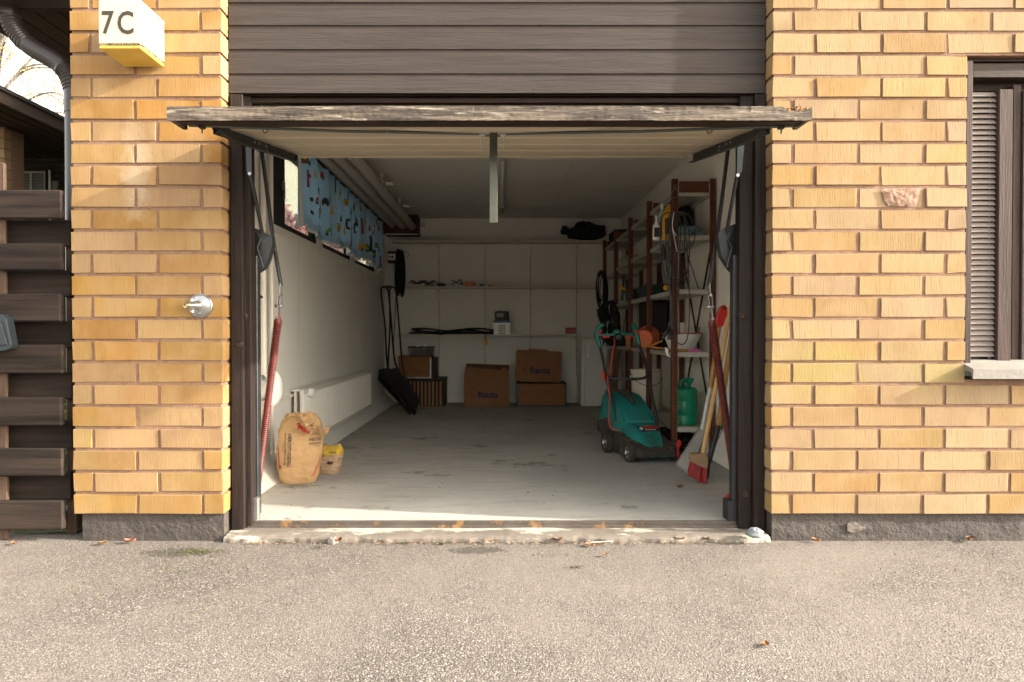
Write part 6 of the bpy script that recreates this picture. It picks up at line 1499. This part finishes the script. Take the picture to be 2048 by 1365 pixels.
# local frame: origin under the deck centre, u = right (in the picture), w = forward (towards the camera), z up
mo_ = Vector((1.022, 1.86, FZ)); yaw = R(11); MS = .87
cu, su = math.cos(yaw), math.sin(yaw)
def Lp(u, w_, z): u *= MS; return mo_ + Vector((u * cu + w_ * su, u * su - w_ * cu, z))
def loft(m, secs, closed=True, cap=True):
    n = len(secs[0]); vs_ = [p for s in secs for p in s]
    fs = [(j*n+i, j*n+(i+1)%n, (j+1)*n+(i+1)%n, (j+1)*n+i) for j in range(len(secs)-1) for i in range(n if closed else n-1)]
    m.add(vs_, fs, True)
    if cap: m.f += [tuple(len(m.v) - len(vs_) + i for i in range(n))[::-1], tuple(len(m.v) - n + i for i in range(n))]; m.sm += [False, False]
# black deck
def rsec(w_, hw, z0, z1, r=.02, top=1.0):
    P = []
    for (cx, cz, a0) in ((hw - r, z0 + r, -90), (hw * top - r, z1 - r, 0), (-hw * top + r, z1 - r, 90), (-hw + r, z0 + r, 180)):
        for k in range(4): a = R(a0 + k * 30); P.append(Lp(cx + r * math.cos(a), w_, cz + r * math.sin(a)))
    return P
m = MB(); loft(m, [rsec(-.30, .15, .05, .16), rsec(-.22, .178, .03, .19), rsec(.0, .182, .03, .17), rsec(.20, .180, .035, .13), rsec(.27, .165, .04, .105), rsec(.30, .14, .05, .09)]); m.build('deck', MOWDIRT, LM)
# teal motor hood, falling forward to a point
m = MB(); loft(m, [rsec(-.06, .150, .14, .240, .02, .84), rsec(.02, .150, .13, .243, .02, .82), rsec(.07, .148, .12, .230, .018, .80), rsec(.14, .134, .10, .186, .016, .78), rsec(.21, .112, .075, .138, .014, .76), rsec(.27, .088, .055, .097, .012, .74), rsec(.30, .070, .050, .077, .010, .72)]); hd = m.build('motor_hood', TEAL, LM, sharp=28)
# ribs on the hood's nose
for k in (-1, 1):
    m = MB(); P = []
    for t_ in range(7):
        w_ = .09 + t_ * .032; u_ = k * (.062 - .028 * t_ / 6); z_ = np.interp(w_, [.02, .07, .14, .21, .27, .30], [.243, .230, .186, .138, .097, .077])
        P.append(Lp(u_, w_, z_ + .0015))
    m.tube(P, .005, 6); m.build('hood_rib', TEALC, hd)
m = MB()
for j in range(9):
    for k in range(-3, 4):
        w_ = .14 + j * .016; u_ = k * .0115 * (1 - .045 * j); z_ = np.interp(w_, [.02, .07, .14, .21, .27, .30], [.243, .230, .186, .138, .097, .077]); z2_ = np.interp(w_ + .008, [.02, .07, .14, .21, .27, .30], [.243, .230, .186, .138, .097, .077])
        a_, b2, c2_, d2 = Lp(u_ - .0035, w_, z_ + .001), Lp(u_ + .0035, w_, z_ + .001), Lp(u_ + .0035, w_ + .009, z2_ + .001), Lp(u_ - .0035, w_ + .009, z2_ + .001)
        m.add([a_, b2, c2_, d2], [(0, 1, 2, 3)])
stuff(m.build('vent_slots', MOWDIRT, hd, fix=False))
# name plate with lettering
def hz(w_): return np.interp(w_, [.02, .07, .14, .21, .27, .30], [.243, .230, .186, .138, .097, .077]) + .004
npl = MB(); npl.add([Lp(-.075, .072, hz(.072)), Lp(.108, .072, hz(.072)), Lp(.104, .118, hz(.118)), Lp(-.066, .118, hz(.118))], [(0, 1, 2, 3)]); npl.v += [tuple(Vector(p) - Vector((0, 0, .004))) for p in npl.v[:4]]; npl.f += [(7, 6, 5, 4), (0, 4, 5, 1), (1, 5, 6, 2), (2, 6, 7, 3), (3, 7, 4, 0)]; npl.sm = [False] * 6
pn = npl.build('name_plate', BLACKP, hd)
def on_plate(body, size, u0, w0, m_, nm, bold=.02, sx=1):
    v, f = text_mesh(body, size, 0, bold, sx=sx); MB().add([Lp(u0 + q.x, w0 - q.y * 1.0, hz(w0 - q.y) + .0016) for q in v], f).build(nm, m_, pn, fix=False)
on_plate('BOSCH', .034, -.020, .097, REDP, 'lettering', .04, 1.05); on_plate('Rotak 32 Ergoflex', .0125, -.018, .112, WHITEP, 'small_lettering', .02, 1.0)
m = MB(); cc = [(math.cos(a) * .0125, math.sin(a) * .0125) for a in np.linspace(0, 6.283, 21)[:-1]]; ci = [(x * .72, y * .72) for x, y in cc]
P = [Lp(-.045 + x, (.095) + y, hz((.095) + y) + .0016) for x, y in cc] + [Lp(-.045 + x, (.095) + y, hz((.095) + y) + .0016) for x, y in ci]; m.add(P, [(i, (i + 1) % 20, (i + 1) % 20 + 20, i + 20) for i in range(20)])
for xx in (-.005, .005): m.add([Lp(-.045 + xx - .0012, .087, hz(.087) + .0017), Lp(-.045 + xx + .0012, .087, hz(.087) + .0017), Lp(-.045 + xx + .0012, .103, hz(.103) + .0017), Lp(-.045 + xx - .0012, .103, hz(.103) + .0017)], [(0, 1, 2, 3)])
m.add([Lp(-.050, .0938, hz(.0938) + .0017), Lp(-.040, .0938, hz(.0938) + .0017), Lp(-.040, .0962, hz(.0962) + .0017), Lp(-.050, .0962, hz(.0962) + .0017)], [(0, 1, 2, 3)])
m.build('round_emblem', WHITEP, pn, fix=False)
# grass box behind, big wedge sloping up
m = MB(); loft(m, [rsec(-.02, .150, .18, .265, .03, .80), rsec(-.10, .170, .14, .320, .04, .84), rsec(-.22, .185, .12, .385, .05, .86), rsec(-.36, .190, .12, .430, .055, .86), rsec(-.46, .185, .14, .435, .06, .86), rsec(-.52, .165, .18, .40, .07, .84)]); gb2 = m.build('grass_box', TEAL, LM, sharp=40)
m = MB(); loft(m, [rsec(-.16, .178, .10, .19, .03), rsec(-.30, .195, .09, .26, .03), rsec(-.50, .19, .12, .22, .03)]); m.build('box_lower_shell', MOWDIRT, gb2)
m = MB(); m.tube([Lp(-.03, -.40, .440), Lp(-.02, -.33, .443), Lp(.0, -.24, .412), Lp(.012, -.17, .368)], [.012, .020, .020, .012], 12); m.build('carry_handle', MOWDIRT, gb2)
for k in (-1, 1): m = MB(); m.tube([Lp(k * .115, -.44, .430), Lp(k * .122, -.30, .415), Lp(k * .13, -.12, .325), Lp(k * .135, -.04, .262)], .006, 6); m.build('seam_ridge', TEAL, gb2)
# wheels
def wheel(u, w_, r, wd, side):
    t = MB(); c = Lp(u, w_, r); ax = (Lp(1, 0, 0) - Lp(0, 0, 0))
    t.lathe([(r * .62, -wd / 2), (r * .93, -wd / 2), (r, -wd * .32), (r, wd * .32), (r * .93, wd / 2), (r * .62, wd / 2), (r * .62, -wd / 2)], c, ax, 36); ww = t.build('wheel', MOWDIRT, LM)
    h = MB(); h.lathe([(.0001, -wd * .40), (r * .2, -wd * .5), (r * .25, -wd * .2), (r * .55, -wd * .22), (r * .62, -wd * .45), (r * .62, wd * .45), (.0001, wd * .4)], c, ax * side * -1 if side < 0 else ax, 24)
    if side < 0: pass
    h.build('hub', GALV if side < 0 else MOWDIRT, ww)
    k = MB()
    for i in range(5):
        a = i * 1.2566; dvec = Vector((0, 0, 1)) * math.sin(a) + (Lp(0, 1, 0) - Lp(0, 0, 0)) * math.cos(a)
        k.bar(c + dvec * r * .22 + ax * side * wd * .42, c + dvec * r * .6 + ax * side * wd * .42, .010, .005, up=ax, bev=0)
    k.build('spokes', mat('wheel_grey', (.16, .15, .13), (.09, .08, .07), scale=20, rough=.7) if 'wheel_grey' not in bpy.data.materials else bpy.data.materials['wheel_grey'], ww)
wheel(-.185, .185, .070, .040, -1); wheel(.185, .185, .070, .040, 1); wheel(-.205, -.225, .080, .042, -1); wheel(.205, -.225, .080, .042, 1)
m = MB(); m.box(Lp(-.17, .15, .0) * 0 + Vector((0, 0, 0)), Vector((0, 0, 0)), 0) if False else m.tube([Lp(-.17, .185, .07), Lp(.17, .185, .07)], .008, 8); m.build('front_axle', STEEL, LM)
m = MB(); m.prism([Lp(.172, .275, .035), Lp(.188, .275, .045), Lp(.186, .275, .10), Lp(.204, .275, .125), Lp(.206, .275, .148), Lp(.190, .275, .160), Lp(.172, .275, .150), Lp(.168, .275, .125), Lp(.174, .275, .10)], (Lp(0, -.012, 0) - Lp(0, 0, 0))); m.build('red_height_lever', REDP, LM, bevel=.002)
m = MB(); m.box((0,0,0),(0,0,0),0) if False else m.tube([Lp(-.13, .285, .075), Lp(0, .305, .072), Lp(.13, .285, .075)], .014, 8); m.build('front_bumper', MOWDIRT, LM)
# handle: lower tube, crossbar, upper tube, teal grips
hd_pts_l = [atY(1239, 862, 1.95), atY(1228, 815, 2.02), atY(1222, 790, 2.06), atY(1211, 752, 2.12), atY(1206, 720, 2.18), atY(1200, 694, 2.22)]
hd_pts_r = [atY(1315, 860, 1.92), atY(1312, 830, 1.96), atY(1305, 795, 2.02), atY(1296, 750, 2.10), atY(1287, 715, 2.17), atY(1278, 690, 2.22)]
for P in (hd_pts_l, hd_pts_r): m = MB(); m.tube(smoothpath(P, 5), .0105, 12); m.build('handle_tube', BLACKP, LM)
m = MB(); m.tube(smoothpath([atY(1211, 738, 2.13), atY(1214, 752, 2.11), atY(1224, 757, 2.1), atY(1258, 759, 2.08), atY(1285, 757, 2.08), atY(1294, 752, 2.09), atY(1296, 742, 2.10)], 6), .0105, 12); m.build('cross_tube', BLACKP, LM)
def teal(P, r): m = MB(); m.tube(smoothpath(P, 5), r, 14); return m.build('teal_grip', TEALC, LM)
g1 = [atY(1201, 698, 2.22), atY(1196, 678, 2.24), atY(1194, 668, 2.25), atY(1199, 655, 2.24), atY(1208, 649, 2.22)]
g2 = [atY(1280, 696, 2.22), atY(1275, 675, 2.24), atY(1271, 663, 2.24), atY(1269, 656, 2.23), atY(1267, 649, 2.21)]
n1 = len(smoothpath(g1, 5)); teal(g1, [.014 + .008 * math.sin(i / n1 * 3) for i in range(n1)]); teal(g2, [.014 + .008 * math.sin(i / n1 * 3) for i in range(n1)])
m = MB(); m.tube(smoothpath([atY(1196, 671, 2.24), atY(1215, 670, 2.23), atY(1235, 669, 2.22), atY(1255, 669, 2.22), atY(1273, 670, 2.24)]), .0125, 12); m.build('teal_crossbar', TEALC, LM)
m = MB(); m.grid(lambda u, v: atY(1234 + 8.5 * math.sin(v * 3.1416) * math.cos(u * 6.283), 665 - 6 * math.cos(v * 3.1416), 2.22 + .03 * math.sin(v * 3.1416) * math.sin(u * 6.283)), 20, 10, cu=True); m.build('switch_housing', TEALC, LM)
m = MB(); m.lathe([(.0001, -.045), (.02, -.042), (.027, -.03), (.027, .02), (.0001, .02)], atY(1236, 674, 2.20), (0, 1, .1), 24); m.build('switch_knob', BLACKP, LM)
for a_, b2 in (((1206, 675), (1219, 674)), ((1252, 674), (1264, 673))): m = MB(); m.tube([atY(*a_, 2.22), atY(*b2, 2.22)], .0095, 10); m.build('red_lever', REDP, LM)
for a_, b2 in (((1199, 670), (1203, 660)), ((1274, 668), (1272, 660))): m = MB(); m.tube([atY(*a_, 2.222), atY(*b2, 2.222)], .010, 10); m.build('red_button', REDP, LM)
for c_, s_ in (((1207, 751), 1), ((1297, 746), -1)):
    p = atY(*c_, 2.08)
    if s_ > 0: m = MB(); m.obox(p, (.018, .02, .075), (0, R(-8), 0), .006); m.build('red_clamp', REDP, LM)
    else: m = MB(); m.lathe([(.0001, -.02), (.018, -.018), (.02, .0), (.014, .018), (.0001, .02)], p, (1, .2, 0), 12); m.build('clamp_knob', BLACKP, LM)
P = [atY(a, b_, y_) for a, b_, y_ in ((1228, 676, 2.2), (1229, 690, 2.17), (1224, 715, 2.14), (1220, 745, 2.10), (1215, 752, 2.08), (1217, 775, 2.03), (1219, 795, 2.0), (1217, 820, 1.92), (1218, 845, 1.85), (1224, 858, 1.80), (1240, 860, 1.75))]
m = MB(); m.tube(smoothpath(P, 6), .0042, 8); m.build('red_cable', REDCABLE, LM)

# =====================================================================  BROOM, SHOVELS AND LEANING HANDLES
br = thing('broom', 'broom with bright red bristles and a pale wooden handle leaning in the right corner', 'broom', atZ(1402, 970, FZ))
yb_ = .98; top = atY(1466, 590, 1.10); sock = atY(1405, 912, yb_)
m = MB(); m.tube([top, sock], .0135, 14); m.build('handle', BROOMW, br)
m = MB(); hp = [(1384, 908), (1411, 909), (1417, 916), (1415, 938), (1405, 936), (1381, 924)]
m.plate([(1384, 909), (1409, 908), (1417, 917), (1416, 938), (1404, 935), (1381, 923)], yb_ - .035, .065); m.build('head_block', BLOCKW, br, bevel=.004)
m = MB(); rb = random.Random(2)
for k in range(900):
    t = rb.random(); q = rb.uniform(-.030, .028); a = (1382 + 32.5 * t, 924 + 12.5 * t); b_ = (1376 + 36.5 * t + rb.uniform(-1, 1), 949 + 21 * t + rb.uniform(-2, 2))
    A = atY(a[0], a[1] - 2, yb_ + q); B = atY(b_[0], b_[1], yb_ + q * 1.25 - .005); w_ = .0016; d_ = Vector((w_, rb.uniform(-w_, w_), 0))
    if B.z < FZ + .002: B.z = FZ + .002
    m.add([A - d_, A + d_, B + d_, B - d_], [(0, 1, 2, 3)])
stuff(m.build('bristles', BRIST, br, fix=False))
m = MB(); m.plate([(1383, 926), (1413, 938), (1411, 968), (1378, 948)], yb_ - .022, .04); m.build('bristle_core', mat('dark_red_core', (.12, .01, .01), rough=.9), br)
ss = thing('snow_shovel', 'grey aluminium snow shovel blade standing behind the broom', 'snow shovel', atZ(1365, 945, FZ))
def fs2(u, v):
    A, B, C_, D = atY(1400, 852, 1.30), atY(1417, 858, 1.25), atY(1376, 946, 1.08), atY(1351, 928, 1.14)
    p = (A * (1 - v) + D * v) * (1 - u) + (B * (1 - v) + C_ * v) * u
    return p + Vector((-.01, .03, 0)) * math.sin(u * 3.14)
m = MB(); m.grid(fs2, 10, 12); n0 = len(m.v); m.v += [(x, y + .004, z) for x, y, z in m.v]; m.f += [tuple(i + n0 for i in q[::-1]) for q in m.f[:]]; m.sm = [True] * len(m.f); m.build('blade', ALU, ss)
m = MB(); m.tube([fs2(0, 1), fs2(1, 1)], .005, 6); m.tube([fs2(0, 0), fs2(1, 0)], .004, 6); m.build('edge_strip', GALV, ss)
m = MB(); m.tube([atY(1405, 860, 1.27), atY(1418, 790, 1.24), atY(1421, 775, 1.23)], [.018, .016, .015], 12); m.build('socket', ALU, ss)
m = MB(); m.tube([atY(1420, 782, 1.24), atY(1438, 655, 1.20)], .0135, 12); m.build('handle', ASHW, ss)
m = MB(); m.plate([(1431, 652), (1434, 632), (1440, 616), (1447, 610), (1452, 611), (1456, 616), (1455, 630), (1447, 653), (1440, 656)], 1.18, .035); m.build('red_grip', REDP, ss, bevel=.006)
m = MB(); c = atY(1449, 617, 1.176); m.lathe([(.0001, 0), (.009, 0)], c, (0, 1, 0), 14); m.build('hang_hole', INK, ss)
sp2 = thing('black_spade', 'spade with a varnished handle and black shaft directly behind the broom', 'spade', atZ(1415, 958, FZ))
m = MB(); m.tube([atY(1468, 640, 1.22), atY(1437, 852, 1.14)], .0160, 12); m.build('handle', ASHW, sp2)
m = MB(); m.tube([atY(1437, 852, 1.138), atY(1417, 925, 1.09)], [.0185, .017], 12); m.build('shaft_socket', BLACKP, sp2)
m = MB(); m.plate([(1409, 915), (1422, 918), (1418, 955), (1413, 964), (1408, 958), (1406, 935)], 1.06, .01); m.build('blade', BLACKP, sp2, bevel=.002)
m = MB(); m.bar(atY(1452, 845, 1.3), atY(1429, 895, 1.22), .005, .010, up=(0, 1, 0), bev=0); tag(m.build('thin_rod', GALV), 'thin bright rod leaning right of the black spade', 'rod')
m = MB(); m.tube([atY(1448, 760, 1.35), atY(1444, 845, 1.34), atY(1441, 860, 1.33)], [.014, .016, .010], 8); tag(m.build('green_bag', mat('green_film', (.05, .13, .02), rough=.4)), 'green rolled bag squeezed behind the spade in the right corner', 'bag')
rdd = thing('red_scraper', 'red plastic piece behind the black block at the foot of the right jamb', 'red plastic piece', atZ(1456, 1012, FZ))
m = MB(); m.plate([(1450, 1000), (1456, 992), (1468, 987), (1470, 995), (1460, 1001), (1459, 1014), (1452, 1008)], .26, .03); m.build('piece', REDP, rdd, bevel=.004)

# =====================================================================  BEHIND THE FENCE: neighbour's house, birch, hedge
nb = thing('neighbour_house', 'low dark boarded neighbouring house with a deep eave behind the fence', 'house', (-6, 6, 0))
FAS = wood_mat('fascia_paint', (.085, .06, .048), (.065, .046, .036), 'y')
z_e = 3.10
m = MB(); m.box((-4.52, 2.2, z_e - .08), (-4.48, 15, z_e + .03), .004); m.build('fascia', FAS, nb)
m = MB(); m.box((-9.5, 2.1, z_e + .031), (-4.46, 15.1, z_e + .07), .004); m.build('roof', ROOFM, nb)
k_ = 0; x = -4.53
while x > -8:
    m = MB(); m.box((x - .105, 2.25, z_e - .085), (x, 15, z_e - .065), .003); m.build('soffit_board', SOFFIT, nb); x -= .125
m = MB(); m.box((-9, 2.25, z_e - .06), (-4.53, 15, z_e - .03), 0); m.build('soffit_backing', BLACKP, nb)
DSID = wood_mat('dark_siding', (.06, .048, .04), (.04, .032, .028), 'x')
yW = 5.1; z = 0.1
while z < z_e - .1:
    m = MB(); m.box((-8.2, yW, z), (-3.9, yW + .03, z + .118), .006); m.build('siding_board', DSID, nb); z += .125
m = MB(); m.box((-8.2, yW + .031, 0), (-3.9, yW + .2, z_e - .09), 0); m.build('wall', BLACKP, nb)
def far(px0, px1, py0, py1, y): a = atY(px0, py1, y); b_ = atY(px1, py0, y); return a, b_
a, b_ = far(36, 96, 336, 420, yW - .05)
wf = MB(); wf.box((a.x, yW - .05, a.z), (b_.x, yW - .002, b_.z), .006); wf_ = wf.build('window', WFRAME, nb)
a2_, b2_ = far(40, 90, 344, 414, yW - .06); m = MB(); m.box((a2_.x, yW - .062, a2_.z), (b2_.x, yW - .055, b2_.z), 0); m.build('pane', mat('far_pane', (.10, .12, .11), (.16, .18, .17), scale=2, rough=.15), wf_)
for (c0, c1) in ((40, 42.5), (60, 64), (88.5, 90.5)):
    p, q = far(c0, c1, 344, 414, yW - .07); m = MB(); m.box((p.x, yW - .075, p.z), (q.x, yW - .063, q.z), .002); m.build('casement', mat('greenish_white', (.42, .44, .38), rough=.5) if 'greenish_white' not in bpy.data.materials else bpy.data.materials['greenish_white'], wf_)
p, q = far(40, 90, 343, 346, yW - .07); m = MB(); m.box((p.x, yW - .0755, p.z), (q.x, yW - .063, q.z), .002); m.build('casement', bpy.data.materials['greenish_white'], wf_)
m = MB(); zz = a2_.z
while zz < b2_.z - .02: m.box((a2_.x + .02, yW - .0635, zz), (b2_.x - .02, yW - .0625, zz + .012), 0); zz += .035
stuff(m.build('blind_slats', SHUT, wf_))
p, q = far(104, 114, 362, 420, yW - .05); m = MB(); m.box((p.x, yW - .05, p.z), (q.x, yW - .01, q.z), .004); m.build('window', mat('far_light_pane', (.20, .22, .18), rough=.3), nb)
p, q = far(97, 99, 340, 420, yW - .3); m = MB(); m.box((p.x, yW - .3, 0), (q.x, yW - .27, q.z), .004); m.build('white_pipe', WHITE, nb)
# brick end of that house
bp_ = thing('neighbour_brick_pier', 'yellow brick pier of the neighbouring house at the left edge', 'brick pier', (-4.9, 4.6, 0))
px1_ = onX(11.5, 3.8); z = 0; r_i = 0
m = MB(); m.box((px1_ - .9, 3.815, 0), (px1_ - .006, 4.1, z_e - .09), 0); m.build('mortar', MORTAR, bp_)
while z < z_e - .19:
    x = px1_ - (.13 if r_i % 2 else 0)
    if r_i % 2: m = MB(); m.box((px1_ - .115, 3.8, z), (px1_, 3.9, z + .085), .003); m.build('brick', BRK_R, bp_)
    for k in range(2):
        m = MB(); m.box((x - .285, 3.8, z), (x, 3.9, z + .085), .003); m.build('brick', BRK_R, bp_); x -= .3
    z += .1; r_i += 1
# birch with thin hanging twigs
bt = thing('birch_tree', 'birch tree with sparse yellow leaves against the sky at the upper left', 'tree', (-13.5, 15.5, 0))
rb = random.Random(4)
base = Vector((-13.9, 15.8, 0)); trunk = smoothpath([base, base + Vector((.2, 0, 3)), base + Vector((.1, .2, 6)), base + Vector((.5, 0, 9.5))], 5)
m = MB(); m.tube(trunk, [.16 - .009 * i for i in range(len(trunk))], 8); m.build('trunk', BARK, bt)
twm = MB(); lv = MB()
for k in range(46):
    t = rb.uniform(.35, 1); o = trunk[int(t * (len(trunk) - 1))]; a = rb.uniform(0, 6.28); L = rb.uniform(1.2, 3.6) * (1.25 - t * .5)
    P = [o, o + Vector((math.cos(a) * L * .4, math.sin(a) * L * .4, L * .45)), o + Vector((math.cos(a) * L * .8, math.sin(a) * L * .8, L * .5)), o + Vector((math.cos(a) * L, math.sin(a) * L, L * .2))]
    P = smoothpath(P, 5); m = MB(); m.tube(P, [.035 * (1 - i / len(P)) + .006 for i in range(len(P))], 5); m.build('limb', BARK, bt)
    for j in range(9):
        q = P[rb.randrange(4, len(P))]; D = rb.uniform(.6, 2.2); ox, oy = rb.uniform(-.5, .5), rb.uniform(-.5, .5)
        T = [q, q + Vector((ox * .6, oy * .6, -.05)), q + Vector((ox, oy, -D * .5)), q + Vector((ox * 1.1, oy * 1.1, -D))]; T = smoothpath(T, 4)
        twm.tube(T, .005, 3, caps=False)
        for i in range(26):
            p = T[rb.randrange(1, len(T))] + Vector((rb.uniform(-.10, .10), rb.uniform(-.1, .1), rb.uniform(-.18, .02))); s_ = rb.uniform(.018, .036); n_ = Vector((rb.uniform(-1, 1), rb.uniform(-1, 1), rb.uniform(-1, 1))).normalized(); u_ = n_.orthogonal().normalized(); v_ = n_.cross(u_)
            lv.add([p - u_ * s_, p + v_ * s_ * .7, p + u_ * s_, p - v_ * s_ * .7], [(0, 1, 2, 3)])
stuff(twm.build('twigs', BARK, bt, fix=False)); stuff(lv.build('leaves', LEAFY, bt, fix=False))
# evergreen hedge on the skyline and low shrubs behind the fence
def bush(name, label, cat, c, s, n, ls, m_, seed):
    t = thing(name, label, cat, (c[0], c[1], 0)); r_ = random.Random(seed); m = MB()
    for k in range(n):
        d = Vector((r_.gauss(0, 1), r_.gauss(0, 1), r_.gauss(0, 1))).normalized(); q = (r_.random() ** .4) * (1 + .35 * noise.noise(d * 2 + Vector((seed, 0, 0))))
        p = Vector(c) + Vector((d.x * s[0] * q, d.y * s[1] * q, d.z * s[2] * q))
        if p.z < .02: continue
        n_ = Vector((r_.uniform(-1, 1), r_.uniform(-1, 1), r_.uniform(-1, 1))).normalized(); u_ = n_.orthogonal().normalized(); v_ = n_.cross(u_); l_ = ls * r_.uniform(.6, 1.3)
        m.add([p - u_ * l_, p + v_ * l_ * .5, p + u_ * l_, p - v_ * l_ * .5], [(0, 1, 2, 3)])
    stuff(m.build('foliage', m_, t, fix=False))
    for k in range(6):
        a = k * 1.05; mm = MB(); mm.tube([(c[0], c[1], 0), (c[0] + s[0] * .3 * math.cos(a), c[1] + s[1] * .3 * math.sin(a), c[2]), (c[0] + s[0] * .7 * math.cos(a), c[1] + s[1] * .7 * math.sin(a), c[2] + s[2] * .6)], [.02, .012, .005], 5); mm.build('stem', BARK, t)
    return t
LG = mat('shrub_leaf', (.07, .11, .02), (.13, .16, .03), scale=4, rough=.6, rnd=.4, hue=.02, island=True)
LG2 = mat('lime_leaf', (.22, .26, .03), (.16, .2, .03), scale=4, rough=.6, rnd=.4, hue=.02, island=True)
bush('hedge_shrub', 'dark green leafy shrub on the skyline beside the downpipe', 'shrub', (-9.6, 13.6, 3.2), (1.5, 1.2, 1.5), 5000, .055, LG, 2)
bush('lime_shrub', 'lime green low shrub showing through the gaps of the fence', 'shrub', (-2.9, 2.0, .45), (.55, .5, .5), 2600, .028, LG2, 5)
bush('garden_shrub', 'darker shrub behind the left part of the fence', 'shrub', (-4.0, 2.6, .5), (.7, .5, .6), 2600, .03, LG, 8)
bush('far_shrub', 'green shrub by the neighbouring brick pier', 'shrub', (-5.6, 5.6, .6), (.9, .6, .8), 2600, .035, LG, 9)
